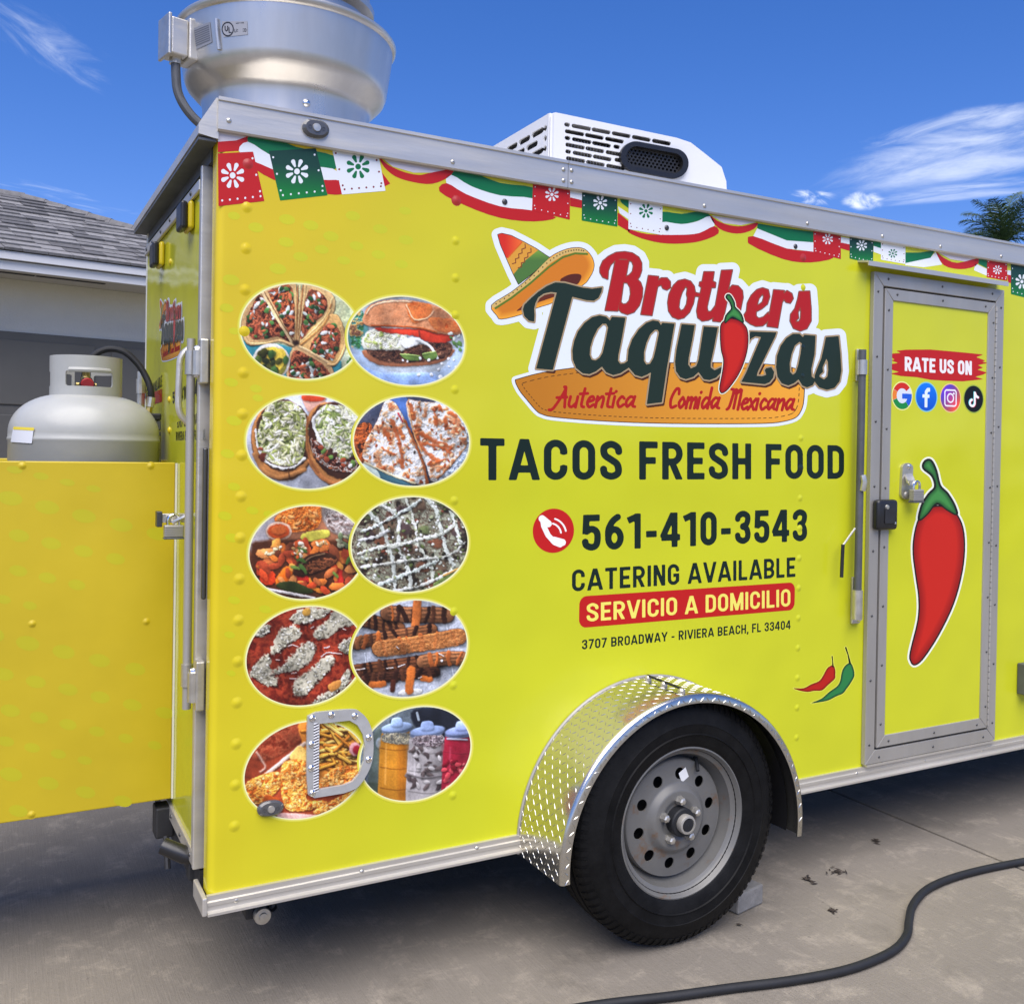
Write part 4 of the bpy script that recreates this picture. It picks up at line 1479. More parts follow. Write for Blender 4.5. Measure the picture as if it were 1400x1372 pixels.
def glyph(ch, t):
    """Strokes (centre lines, cap height 1) and advance width."""
    h = t / 2
    w = 0.56
    l, r, m = h, w - h, w / 2
    rx = m - h
    ry = rx * 1.05
    top, bot = 1 - h, h
    S = []
    if ch in 'O0':
        if ch == '0': w = 0.53; l, r, m = h, w - h, w / 2; rx = m - h
        p = arcp(m, top - ry, rx, ry, 180, 0) + arcp(m, bot + ry, rx, ry, 0, -180)
        S = [p + [p[0], p[1]]]
    elif ch == 'C':
        S = [[(r, 0.64)] + arcp(m, top - ry, rx, ry, 0, 180) + arcp(m, bot + ry, rx, ry, 180, 360) + [(r, 0.36)]]
    elif ch == 'G':
        S = [[(r, 0.68)] + arcp(m, top - ry, rx, ry, 0, 180) + arcp(m, bot + ry, rx, ry, 180, 340) + [(r, 0.20), (r, 0.50)], [(r + h, 0.46), (m - 0.01, 0.46)]]
    elif ch == 'S':
        S = [smooth_pts([(r + 0.005, 0.70), (r - 0.03, 0.83), (m, top), (l + 0.03, 0.84), (l + 0.005, 0.72), (l + 0.05, 0.61), (m, 0.515), (r - 0.05, 0.41), (r - 0.005, 0.27), (r - 0.035, 0.15), (m, bot), (l + 0.03, 0.155), (l - 0.005, 0.30)], 4, False)]
    elif ch == 'T':
        w = 0.54; S = [[(0, top), (w, top)], [(w / 2, 0), (w / 2, 1)]]
    elif ch == 'A':
        w = 0.66; S = [[(h * 0.62 - 0.035, -0.15), (w / 2 + 0.012, 1.10)], [(w - h * 0.62 + 0.035, -0.15), (w / 2 - 0.012, 1.10)], [(0.16, 0.27), (w - 0.16, 0.27)]]
    elif ch in 'EFL':
        w = 0.49 if ch != 'L' else 0.46
        S = [[(l, 0), (l, 1)]]
        if ch != 'L': S += [[(0, top), (w, top)], [(0, 0.50), (w - 0.05, 0.50)]]
        if ch != 'F': S += [[(0, bot), (w, bot)]]
    elif ch == 'H':
        S = [[(l, 0), (l, 1)], [(r, 0), (r, 1)], [(l, 0.5), (r, 0.5)]]
    elif ch == 'I':
        w = t; S = [[(h, 0), (h, 1)]]
    elif ch == 'N':
        S = [[(l, 0), (l, 1)], [(r, 0), (r, 1)], [(l - 0.01, 1.05), (r + 0.01, -0.05)]]
    elif ch == 'M':
        w = 0.74; r = w - h
        S = [[(l, 0), (l, 1)], [(r, 0), (r, 1)], [(l, 1.02), (w / 2 + 0.01, 0.02)], [(r, 1.02), (w / 2 - 0.01, 0.02)]]
    elif ch == 'V':
        w = 0.62; S = [[(h * 0.6 - 0.03, 1.12), (w / 2 + 0.012, -0.10)], [(w - h * 0.6 + 0.03, 1.12), (w / 2 - 0.012, -0.10)]]
    elif ch == 'W':
        w = 0.86; S = [[(h * 0.5 - 0.015, 1.1), (w * 0.28 + 0.01, -0.1)], [(w * 0.28 - 0.01, -0.1), (w * 0.5, 1.02)], [(w * 0.5, 1.02), (w * 0.72 + 0.01, -0.1)], [(w - h * 0.5 + 0.015, 1.1), (w * 0.72 - 0.01, -0.1)]]
    elif ch == 'Y':
        w = 0.60; S = [[(h * 0.5 - 0.05, 1.12), (w / 2, 0.40)], [(w - h * 0.5 + 0.05, 1.12), (w / 2, 0.40)], [(w / 2, 0), (w / 2, 0.42)]]
    elif ch == 'U':
        S = [[(l, 1)] + arcp(m, bot + ry, rx, ry, 180, 360) + [(r, 1)]]
    elif ch == 'D':
        S = [[(l, 0), (l, 1)], [(l, top), (m - 0.02, top)] + arcp(m - 0.02, top - ry, r - m + 0.02, ry, 80, 0, 7) + arcp(m - 0.02, bot + ry, r - m + 0.02, ry, 0, -80, 7) + [(m - 0.02, bot), (l, bot)]]
    elif ch in 'BR':
        b2 = 0.47
        S = [[(l, 0), (l, 1)], [(l, top), (m, top)] + arcp(m, (top + b2) / 2, r - m, (top - b2) / 2, 80, -80, 9) + [(m, b2), (l, b2)]]
        if ch == 'R': S += [[(m - 0.02, b2), (r + 0.045, -0.12)]]
        else: S += [[(l, b2), (m + 0.01, b2)] + arcp(m + 0.01, (bot + b2) / 2, r - m, (b2 - bot) / 2, 80, -80, 9) + [(m, bot), (l, bot)]]
    elif ch == '1':
        w = 0.40; S = [[(w - h - 0.02, 0), (w - h - 0.02, 1)], [(0.0, 0.80), (w - h, 0.93)]]
    elif ch == '3':
        w = 0.53; m = w / 2; r = w - h
        S = [smooth_pts([(l, 0.74), (l + 0.03, 0.84), (m, top), (r - 0.03, 0.85), (r - 0.005, 0.73), (r - 0.06, 0.585), (m - 0.03, 0.525)], 4, False), smooth_pts([(m - 0.03, 0.525), (r - 0.05, 0.46), (r, 0.28), (r - 0.04, 0.15), (m, bot), (l + 0.03, 0.16), (l - 0.005, 0.28)], 4, False)]
    elif ch == '4':
        w = 0.58; S = [[(w - h - 0.08, 0), (w - h - 0.08, 1)], [(0.03, 0.27), (w - h - 0.08, 1.06)], [(0.0, 0.28), (w, 0.28)]]
    elif ch == '5':
        w = 0.53; m = w / 2; r = w - h
        S = [[(w - 0.03, top), (l + 0.04, top)], [(l + 0.035, 1.0), (l + 0.01, 0.46)], smooth_pts([(l + 0.01, 0.52), (m, 0.60), (r - 0.03, 0.52), (r, 0.34), (r - 0.04, 0.15), (m, bot), (l + 0.03, 0.155), (l - 0.005, 0.27)], 4, False)]
    elif ch == '6':
        w = 0.54; m = w / 2; r = w - h; rx = m - h
        p = arcp(m, 0.33, rx, 0.33 - h, 0, 360, 22)
        S = [p + [p[1]], smooth_pts([(l, 0.33), (l + 0.01, 0.58), (m - 0.05, 0.80), (r - 0.06, 0.93)], 5, False)]
    elif ch == '7':
        w = 0.52; S = [[(0, top), (w, top)], [(w - h * 0.9 + 0.03, 1.0), (0.10, -0.12)]]
    elif ch == '-':
        w = 0.36; S = [[(0.02, 0.40), (w - 0.02, 0.40)]]
    elif ch == ',':
        w = t; S = [[(h, 0.16), (h, 0.0), (h - 0.06, -0.14)]]
    elif ch == ' ':
        w = 0.20
    return S, w


def text(pr, s, L0, R0, L1, R1, col, t=0.19, k=0, cell=0.02, gap=0.10, mapping=None, only=None):
    """Set s on the quad baseline L0-R0, cap line L1-R1 (photograph points)."""
    adv, x = [], 0.0
    for ch in s:
        S, w_ = glyph(ch, t)
        adv.append((ch, S, x, w_))
        x += w_ + gap
    tot = x - gap
    L0, R0, L1, R1 = (np.array(q, float) for q in (L0, R0, L1, R1))
    base = pr.map

    def quad(v, kk):
        u, h_ = (v[:, 0] / tot)[:, None], v[:, 1][:, None]
        # perspective-correct along the line: equal steps on the wall, not in the picture
        a, b = base(np.array([L0, R0]), kk)
        c, d = base(np.array([L1, R1]), kk)
        return (a + (b - a) * u) * (1 - h_) + (c + (d - c) * u) * h_
    keep = pr.map
    pr.map = mapping or quad
    for n_ch, (ch, S, x0, w_) in enumerate(adv):
        if not S or (only and not only[0] <= n_ch < only[1]): continue

        def fn(X, Y, S=S, ch=ch):
            D = np.full(X.shape, 1e9)
            for st in S: D = np.minimum(D, sd_stroke(X - x0, Y, st, t, butt=True))
            return np.maximum(D, np.maximum(Y - 1, -Y if ch != ',' else -Y - 0.15))
        pr.layer((x0 - 0.03, x0 + w_ + 0.03, -0.17 if ch == ',' else -0.01, 1.01), cell, fn, col, k)
    pr.map = keep
    return pr


INK = (17, 34, 28)
SM = side_map(0.0)
for s_, L0, R0, L1, R1, t_ in (('TACOS FRESH FOOD', (656.4, 656.3), (1154, 654.4), (656.4, 598.7), (1154, 608.7), 0.178),
                               ('561-410-3543', (795.6, 753), (1103.5, 739.3), (795.6, 703.6), (1103.5, 695.6), 0.185),
                               ('CATERING AVAILABLE', (782, 808.4), (1087.4, 788.2), (782, 778.6), (1087.4, 761.4), 0.165),
                               ('3707 BROADWAY - RIVIERA BEACH, FL 33404', (795.6, 887.6), (1080.8, 859.4), (795.6, 874.4), (1080.8, 847.4), 0.165)):
    i0 = 0
    for word in s_.split(' '):                      # one piece of film per word
        text(Print(SM), s_, L0, R0, L1, R1, INK, t_, 1, gap=0.12, cell=0.025, only=(i0, i0 + len(word))).build('lettering', SIDE)
        i0 += len(word) + 1

bn = Print(SM)
a0, a1, b0, b1 = onY(791.8, 836, 0), onY(1086.5, 816, 0), onY(800, 857.5, 0), onY(800, 814.5, 0)
bx0, bx1, bz0, bz1 = float(a0[0]), float(a1[0]), float(b0[2]), float(b1[2])
bn.map = lambda v, k: np.stack([v[:, 0], np.full(len(v), -0.00014 - 0.00006 * k), v[:, 1]], 1)
bn.layer((bx0 - 0.01, bx1 + 0.01, bz0 - 0.01, bz1 + 0.01), 0.006, lambda X, Y: sd_rbox(X, Y, (bx0 + bx1) / 2, (bz0 + bz1) / 2, (bx1 - bx0) / 2, (bz1 - bz0) / 2, 0.024), (178, 26, 24), 1)
bn.map = SM
text(bn, 'SERVICIO A DOMICILIO', (802, 849.6), (1080.5, 828.4), (802, 824.6), (1080.5, 804.6), (226, 214, 96), 0.16, 2, gap=0.115, cell=0.025)
bn.build('lettering', SIDE, label='pale yellow SERVICIO A DOMICILIO on a red rounded banner')


def Q(ox, oy, s, pts):
    return [(ox + p[0] / s, oy + p[1] / s) + tuple(v / s for v in p[2:]) for p in pts]


# telephone sign
ph = Print(SM)
ph.layer((725, 790, 690, 760), 0.8, lambda X, Y: sd_ell(X, Y, 756.5, 725.3, 28.2, 30.2, -0.03), (182, 26, 26), 1)
hs_ = Q(640, 580, 2.593, [(264, 336), (268, 360), (283, 392), (306, 418), (326, 426)])
ph.layer((730, 785, 695, 755), 0.5, lambda X, Y: np.minimum(np.minimum(sd_stroke(X, Y, hs_, 7.2), sd_stroke(X, Y, Q(640, 580, 2.593, [(262, 334), (284, 352)]), 9.5)), sd_stroke(X, Y, Q(640, 580, 2.593, [(304, 410), (334, 418)]), 9.5)), (236, 230, 225), 2)
for q_ in (arcp(752, 730, 15, 15, -75, -8, 8), arcp(752, 730, 22, 22, -72, -12, 8)):
    ph.layer((745, 785, 700, 740), 0.4, lambda X, Y: sd_stroke(X, Y, q_, 2.4), (236, 230, 225), 2)
ph.build('telephone_sign', SIDE)

# two small chillies
for body, stem, c1, c2 in (([(65, 965), (250, 965), (400, 890), (545, 830), (620, 730), (690, 600), (760, 545), (815, 535), (850, 620), (850, 720), (840, 790), (720, 900), (600, 1005), (450, 1015), (330, 1035), (180, 1010)], [(790, 370, 22), (800, 470, 18), (805, 560, 30)], (172, 28, 20), (110, 12, 10)),
                           ([(395, 1245), (590, 1160), (740, 1030), (880, 930), (940, 830), (965, 690), (1000, 590), (1060, 520), (1130, 490), (1180, 560), (1210, 720), (1150, 850), (1060, 980), (990, 1065), (860, 1120), (740, 1185), (600, 1220)], [(1045, 205, 30), (1090, 340, 22), (1125, 500, 40)], (40, 118, 62), (10, 48, 34))):
    cp = Print(SM)
    B_ = smooth_pts(Q(1080, 870, 13.72, body), 3)
    S_ = Q(1080, 870, 13.72, stem)
    bxx = (1082, 1172, 880, 964)
    cp.layer(bxx, 0.5, lambda X, Y: np.minimum(sd_poly(X, Y, B_), sd_stroke(X, Y, S_)) - 1.2, (206, 206, 70), 1)
    cp.layer(bxx, 0.5, lambda X, Y: sd_poly(X, Y, B_), lambda x, y: np.array(c2) + (np.array(c1) - np.array(c2)) * np.clip(-sd_poly(x, y, B_) / 3.0, 0, 1)[:, None], 2)
    cp.layer(bxx, 0.4, lambda X, Y: sd_stroke(X, Y, S_), (16, 30, 16), 3)
    cp.build('chilli_print', SIDE)


# plain chilli pepper prints (one in the logo, one on the door)
def chilli(pr, body, calyx, stem_tip, box, cell, k, ow, white):
    Bp, Cp = smooth_pts(body, 4), smooth_pts(calyx, 4)
    both = lambda X, Y: np.minimum(sd_poly(X, Y, Bp), sd_poly(X, Y, Cp))
    pr.layer(box, cell, lambda X, Y: both(X, Y) - white, (226, 228, 205), k)
    pr.layer(box, cell, lambda X, Y: both(X, Y) - ow, (24, 16, 18), k + 1)

    def shade(x, y):
        d = np.clip(-sd_poly(x, y, Bp) / (ow * 5), 0, 1)[:, None]
        return np.array((138, 18, 16)) + (np.array((188, 34, 22)) - np.array((138, 18, 16))) * d
    pr.layer(box, cell, lambda X, Y: sd_poly(X, Y, Bp), shade, k + 2)
    pr.layer(box, cell, lambda X, Y: sd_poly(X, Y, Cp) - ow * 0.5, (20, 26, 18), k + 3)

    def gshade(x, y):
        d = np.clip(-sd_poly(x, y, Cp) / (ow * 3), 0, 1)[:, None]
        return np.array((30, 78, 36)) + (np.array((62, 132, 62)) - np.array((30, 78, 36))) * d
    pr.layer(box, cell, lambda X, Y: sd_poly(X, Y, Cp) + ow * 0.5, gshade, k + 4)


# ------------------------------------------------------------------ the shop's logo
C1 = lambda p: Q(660, 310, 7.778, p)
C2 = lambda p: Q(810, 330, 7.778, p)
C3 = lambda p: Q(960, 350, 7.778, p)
C4 = lambda p: Q(700, 390, 7.778, p)
C5 = lambda p: Q(850, 420, 7.778, p)
C6 = lambda p: Q(990, 430, 7.778, p)
G_T = C1([(545, 1010), (490, 1000), (440, 950), (425, 880), (440, 830), (500, 770), (590, 690), (680, 630), (770, 592), (870, 598), (960, 622), (1060, 648), (1160, 660), (1268, 645), (1262, 690), (1230, 755), (1180, 788), (1100, 782), (950, 745)]) \
    + C4([(432, 900), (255, 885)]) + C1([(785, 700), (720, 695), (650, 710), (590, 750), (560, 810), (545, 870), (550, 940)])
G_A = C4([(1040, 375), (1000, 335), (930, 320), (850, 340), (770, 400), (700, 490), (660, 590), (640, 690), (645, 790), (680, 880), (750, 935), (820, 945), (890, 915), (955, 865), (1000, 925), (1075, 955), (1150, 935), (1250, 870), (1250, 790), (1190, 830), (1150, 835), (1125, 800), (1130, 740), (1165, 570), (1205, 345), (1060, 335)])
H_A = C4([(960, 410), (910, 460), (860, 560), (830, 660), (825, 740), (845, 790), (885, 800), (930, 770), (960, 720), (990, 600), (1020, 450), (1000, 410)])
G_Q = C5([(415, 190), (390, 150), (330, 140), (260, 165), (180, 235), (110, 340), (70, 450), (60, 560), (80, 650), (140, 720), (210, 740), (270, 715), (310, 690), (265, 1030), (425, 1010), (480, 640), (560, 175), (430, 165)])
H_Q = C5([(350, 240), (300, 290), (260, 380), (235, 480), (235, 570), (260, 610), (300, 600), (335, 540), (360, 440), (395, 270), (380, 240)])
G_U = C5([(635, 180), (775, 190), (750, 340), (710, 540), (705, 610), (735, 650), (790, 625), (815, 560), (870, 205), (1020, 215), (980, 430), (945, 590), (945, 640), (985, 670), (1070, 630), (1070, 680), (1000, 750), (930, 775), (870, 765), (815, 690), (760, 740), (680, 765), (620, 745), (575, 680), (565, 580), (580, 450)])
G_Z = C6([(275, 180), (555, 190), (540, 235), (355, 610), (345, 650), (400, 655), (445, 640), (430, 590), (445, 570), (500, 560), (530, 610), (520, 670), (480, 720), (430, 740), (180, 715), (230, 620), (390, 240), (330, 230), (280, 260), (262, 300), (265, 230)])
G_A2 = C6([(835, 240), (800, 205), (730, 205), (660, 250), (600, 330), (560, 440), (550, 560), (565, 660), (610, 730), (680, 755), (740, 730), (790, 690), (830, 755), (880, 775), (940, 750), (975, 690), (930, 660), (925, 580), (960, 420), (970, 225), (850, 215)])
H_A2 = C6([(800, 290), (750, 330), (715, 420), (695, 520), (700, 610), (730, 640), (760, 615), (785, 540), (810, 420), (825, 310)])
G_S = C6([(1080, 240), (1215, 230), (1235, 420), (1245, 600), (1225, 710), (1170, 780), (1090, 800), (1010, 775), (965, 720), (960, 650), (985, 580), (1030, 470), (1060, 340)])
H_S = C6([(1085, 470), (1045, 560), (1050, 610), (1015, 640), (1010, 660), (1060, 690), (1095, 660), (1105, 590), (1100, 500)])
R_B1 = C2([(245, 195), (378, 200), (265, 738), (135, 732)])
R_B2 = C2([(160, 400), (110, 380), (80, 330), (80, 280), (110, 210), (170, 160), (250, 120), (340, 112), (420, 125), (490, 170), (520, 230), (520, 310), (500, 370), (475, 405), (510, 440), (530, 500), (525, 590), (495, 680), (440, 750), (370, 775), (310, 755), (275, 720), (330, 420), (370, 190), (300, 185), (235, 205), (190, 250), (165, 310)])
H_B1 = C2([(385, 200), (420, 215), (435, 260), (425, 320), (390, 360), (352, 378)])
H_B2 = C2([(328, 435), (370, 440), (400, 490), (405, 560), (390, 630), (360, 665), (325, 670), (298, 650)])
R_R = C2([(595, 365), (700, 375), (695, 420), (730, 390), (790, 390), (825, 430), (825, 490), (790, 515), (750, 500), (730, 460), (690, 480), (630, 785), (515, 775)])
R_O = C2([(980, 405), (1040, 425), (1080, 480), (1090, 545), (1150, 560), (1150, 585), (1085, 580), (1070, 660), (1030, 750), (970, 810), (910, 825), (850, 800), (810, 740), (800, 650), (815, 560), (860, 470), (910, 420)])
H_O = C2([(990, 475), (950, 540), (925, 620), (915, 700), (935, 740), (970, 725), (1000, 670), (1010, 600), (1000, 560), (1010, 500)])
R_T = C2([(1185, 325), (1290, 325), (1275, 425), (1308, 440), (1302, 490), (1262, 490), (1215, 700), (1225, 750), (1262, 745), (1300, 690), (1300, 800), (1230, 835), (1165, 845), (1120, 810), (1108, 740), (1125, 640), (1160, 490), (1135, 470), (1140, 435), (1165, 430)])
R_H = C3([(205, 155), (318, 150), (272, 370), (320, 312), (380, 320), (425, 370), (432, 440), (395, 620), (300, 640), (320, 480), (300, 420), (262, 480), (215, 700), (112, 690)])
R_E = C3([(640, 340), (700, 360), (715, 430), (690, 510), (630, 560), (570, 590), (570, 640), (600, 665), (650, 650), (700, 600), (715, 650), (690, 700), (640, 740), (570, 745), (510, 720), (465, 685), (432, 645), (470, 590), (480, 500), (520, 420), (580, 360)])
H_E = C3([(640, 400), (600, 450), (580, 520), (600, 520), (640, 490), (655, 430)])
R_R2 = C3([(760, 360), (870, 370), (860, 405), (900, 370), (950, 400), (965, 450), (935, 500), (890, 490), (868, 455), (848, 490), (800, 760), (690, 745), (715, 610)])
R_S = C3([(1030, 380), (1140, 375), (1155, 560), (1155, 690), (1110, 770), (1040, 795), (970, 765), (935, 690), (940, 620), (985, 560), (1015, 460)])
H_S2 = C3([(1040, 540), (1015, 600), (1020, 660), (1000, 680), (990, 700), (1025, 700), (1045, 670), (1050, 590)])
BOARD = smooth_pts([(704.6, 520.9), (709, 518), (736, 510.6), (762, 506), (800, 501.5), (860, 497), (930, 496), (1000, 496), (1060, 499), (1090, 505), (1099, 516), (1099.5, 533), (1098, 552), (1094, 563), (1087, 571), (1070, 576), (1044, 578.5), (970, 579), (890, 578), (820, 575), (758.6, 570), (741, 566), (733, 561), (721, 547), (710.6, 534)], 3)
BRIM = smooth_pts(C1([(95, 835), (300, 700), (500, 540), (700, 340), (850, 255), (980, 225), (1080, 240), (1150, 310), (1180, 390), (1170, 470), (1120, 560), (1060, 620), (780, 790), (560, 865), (410, 930), (200, 980), (150, 940)]), 3)
CONE = C1([(160, 85), (200, 72), (300, 95), (430, 160), (560, 230), (710, 330), (560, 470), (380, 610), (320, 490), (250, 330), (190, 190)])


def uni(fs):
    return lambda X, Y: np.minimum.reduce([sd_poly(X, Y, p) for p in fs])


def minus(f, hs):
    return lambda X, Y: np.maximum(f(X, Y), -np.minimum.reduce([sd_poly(X, Y, p) for p in hs]))


taq = minus(uni([G_T, G_A, G_Q, G_U, G_Z, G_A2, G_S]), [H_A, H_Q, H_A2, H_S])
bro = minus(uni([R_B1, R_B2, R_R, R_O, R_T, R_H, R_E, R_R2, R_S]), [H_B1, H_B2, H_O, H_E, H_S2])
LBOX = (655, 1175, 305, 590)
# lower-case script for the motto, slanted strokes on an x-height of 1
SCR = {'a': ([[(0.75, 0.85), (0.4, 1.0), (0.12, 0.55), (0.3, 0.05), (0.7, 0.6)], [(0.78, 1.0), (0.72, 0.2), (0.95, 0.05)]], 0.98), 'u': ([[(0.12, 1.0), (0.12, 0.25), (0.38, 0.02), (0.72, 0.4)], [(0.75, 1.0), (0.74, 0.0)]], 0.95),
       't': ([[(0.28, 1.75), (0.25, 0.25), (0.5, 0.02)], [(-0.05, 1.25), (0.6, 1.3)]], 0.62), 'e': ([[(0.12, 0.5), (0.6, 0.68), (0.5, 1.0), (0.25, 0.9), (0.12, 0.4), (0.35, 0.02), (0.7, 0.25)]], 0.78),
       'n': ([[(0.12, 1.0), (0.12, 0.0)], [(0.14, 0.55), (0.5, 1.0), (0.68, 0.8), (0.66, 0.0)]], 0.86), 'i': ([[(0.12, 1.0), (0.12, 0.0)], [(0.14, 1.45), (0.16, 1.5)]], 0.36), 'c': ([[(0.62, 0.82), (0.38, 1.0), (0.12, 0.5), (0.35, 0.02), (0.68, 0.25)]], 0.74),
       'o': ([[(0.4, 1.0), (0.12, 0.5), (0.35, 0.02), (0.66, 0.5), (0.4, 1.0)]], 0.80), 'm': ([[(0.12, 1.0), (0.12, 0.0)], [(0.14, 0.6), (0.42, 1.0), (0.54, 0.8), (0.53, 0.0)], [(0.55, 0.6), (0.85, 1.0), (0.97, 0.8), (0.95, 0.0)]], 1.15),
       'd': ([[(0.72, 0.85), (0.4, 1.0), (0.12, 0.5), (0.32, 0.02), (0.7, 0.5)], [(0.76, 1.9), (0.76, 0.0)]], 0.94), 'x': ([[(0.05, 1.0), (0.6, 0.0)], [(0.62, 1.0), (0.02, 0.0)]], 0.72),
       'A': ([[(-0.55, -0.25), (-0.2, -0.1), (0.35, 1.2), (0.5, 1.85), (0.35, 1.9)], [(0.5, 1.85), (0.62, 0.9), (0.75, 0.0)], [(-0.1, 0.9), (0.75, 0.95)]], 0.95), 'C': ([[(0.8, 1.3), (0.7, 1.75), (0.4, 1.7), (0.12, 0.8), (0.3, 0.05), (0.75, 0.2)]], 0.88),
       'M': ([[(-0.1, 0.0), (0.1, 0.3), (0.2, 1.7), (-0.05, 1.85)], [(0.2, 1.5), (0.5, 1.8), (0.55, 0.1)], [(0.6, 1.5), (0.95, 1.8), (1.0, 0.0)]], 1.2), ' ': ([], 0.45)}


def script(word, x0, y0, x1, y1, xh, slant=0.22):
    """Strokes in photograph points, fitted between two baseline points."""
    tot = sum(SCR[c][1] for c in word)
    out = []
    x = 0.0
    for c in word:
        for st in SCR[c][0]:
            pts = []
            for a, b in smooth_pts(st, 3, False) if len(st) > 2 else st:
                u = (x + a) / tot
                pts.append((x0 + (x1 - x0) * u + slant * b * xh, y0 + (y1 - y0) * u - b * xh))
            out.append(pts)
        x += SCR[c][1]
    return out


motto = script('Autentica', 760, 556.5, 868, 556.5, 14.5) + script('Comida', 913, 557.5, 983, 558.5, 14.8) + script('Mexicana', 995, 559.5, 1085, 560.5, 14.8)


def logo_layers(pr, k0, cell=0.9):
    outl = lambda X, Y: np.minimum.reduce([np.minimum(taq(X, Y), bro(X, Y)) - 10.5, uni([BRIM, CONE])(X, Y) - 8.5, sd_poly(X, Y, BOARD) - 5.0, sd_poly(X, Y, [(745, 420), (800, 380), (1090, 400), (1120, 480), (1090, 510), (745, 500)])])
    pr.layer(LBOX, cell, outl, (216, 222, 226), k0)
    pr.layer(LBOX, cell, lambda X, Y: sd_poly(X, Y, BOARD) - 0.8, (78, 52, 22), k0 + 1)
    pr.layer((700, 1104, 492, 584), cell * 1.6, lambda X, Y: sd_poly(X, Y, BOARD) + 0.4, lambda x, y: np.array((178, 112, 28)) + np.array((48, 44, 20)) * np.clip((x - 740) / 330, 0, 1)[:, None], k0 + 2)
    st = [(x, y) for x, y in BOARD]
    inner = lambda X, Y: np.maximum(np.abs(sd_poly(X, Y, BOARD) + 7.0) - 0.55, np.sin((X + Y) * 0.85) - 0.35)
    pr.layer((700, 1104, 496, 584), 0.6, inner, (92, 58, 20), k0 + 3)
    # hat
    pr.layer((660, 860, 312, 445), cell, lambda X, Y: uni([BRIM, CONE])(X, Y) - 0.9, (66, 48, 30), k0 + 1)
    pr.layer((675, 760, 315, 395), cell, lambda X, Y: sd_poly(X, Y, CONE), (206, 146, 52), k0 + 2)
    pr.layer((675, 760, 315, 395), 0.7, lambda X, Y: np.maximum(sd_poly(X, Y, CONE), sd_poly(X, Y, C1([(100, 0), (330, 0), (425, 150), (270, 335), (150, 300)]))), lambda x, y: np.array((200, 46, 30)) + np.array((26, 56, 14)) * np.clip((x - 690) / 22, 0, 1)[:, None], k0 + 3)
    pr.layer((675, 760, 315, 395), 0.7, lambda X, Y: np.maximum(sd_poly(X, Y, CONE), sd_poly(X, Y, C1([(600, 240), (800, 300), (600, 520), (360, 700), (330, 500), (450, 360)]))), lambda x, y: np.array((74, 112, 52)) + np.array((60, 60, 10)) * np.clip((356 - y) / 20, 0, 1)[:, None], k0 + 3)
    for off in (0, 62):
        zz = [(455 + off - 17 * i + (14 if i % 2 else -6), 190 + off * 0.7 + 26 * i + (12 if i % 2 else -4)) for i in range(9)]
        pr.layer((675, 760, 315, 395), 0.5, lambda X, Y: np.maximum(sd_stroke(X, Y, C1(zz), 1.3), sd_poly(X, Y, CONE)), (120, 62, 34), k0 + 4)
    pr.layer((680, 740, 320, 370), 0.5, lambda X, Y: sd_stroke(X, Y, C1([(415, 165), (275, 320)]), 1.8), (206, 92, 30), k0 + 4)
    pr.layer((665, 820, 335, 440), cell, lambda X, Y: sd_poly(X, Y, BRIM), lambda x, y: np.array((198, 116, 30)) + np.array((34, 44, 20)) * np.clip(1 + sd_poly(x, y, BRIM) / 9, 0, 1)[:, None], k0 + 5)
    edge = C1([(112, 838), (300, 716), (500, 562), (700, 372), (850, 280), (980, 248), (1085, 258)])
    pr.layer((665, 820, 335, 440), 0.8, lambda X, Y: np.maximum(sd_stroke(X, Y, edge, 6.0), sd_poly(X, Y, BRIM)), (200, 168, 96), k0 + 6)
    grn = C1([(135, 866), (300, 760), (500, 605), (700, 430), (850, 325), (980, 284), (1110, 290)])
    pr.layer((665, 820, 335, 440), 0.7, lambda X, Y: np.maximum(sd_stroke(X, Y, grn, 2.8), sd_poly(X, Y, BRIM)), (88, 112, 34), k0 + 7)
    dots = smooth_pts(edge, 9, False)
    pr.layer((665, 820, 335, 440), 0.5, lambda X, Y: np.minimum.reduce([np.hypot(X - a, Y - b) - 0.95 for a, b in dots[2:-1:2]]), (70, 50, 28), k0 + 8)
    pr.layer((665, 820, 335, 440), 0.8, lambda X, Y: sd_poly(X, Y, smooth_pts(C1([(820, 575), (900, 515), (1000, 500), (1048, 520), (1030, 580), (985, 615)]), 3)), (84, 36, 22), k0 + 7)
    pr.layer((665, 820, 335, 440), 0.8, lambda X, Y: sd_poly(X, Y, C1([(350, 900), (420, 840), (560, 760), (640, 710), (770, 700), (760, 745), (600, 800), (430, 880)])), (96, 42, 22), k0 + 7)
    # letters: a dark cast edge on the board, tan rim, ink
    pr.layer(LBOX, cell, lambda X, Y: np.maximum(taq(X - 1.5, Y - 2.5) - 2.2, sd_poly(X, Y, BOARD)), (70, 34, 14), k0 + 9)
    pr.layer(LBOX, cell * 0.8, lambda X, Y: taq(X, Y) - 2.1, (158, 136, 102), k0 + 10)
    pr.layer(LBOX, cell * 0.8, lambda X, Y: taq(X, Y), (30, 44, 34), k0 + 11)
    pr.layer(LBOX, cell * 0.8, lambda X, Y: bro(X, Y) - 1.3, (128, 78, 58), k0 + 10)
    pr.layer(LBOX, cell * 0.8, lambda X, Y: bro(X, Y), (166, 28, 28), k0 + 11)
    pr.layer((738, 1095, 520, 572), 0.55, lambda X, Y: np.minimum.reduce([sd_stroke(X, Y, st_, 4.0) for st_ in motto]), (164, 26, 22), k0 + 4)
    body = C5([(1060, 180), (1130, 130), (1200, 130), (1280, 170), (1330, 250), (1335, 400), (1300, 560), (1230, 720), (1130, 860), (1075, 905), (1050, 895), (1045, 840), (1075, 680), (1085, 560), (1060, 450), (1050, 300)])
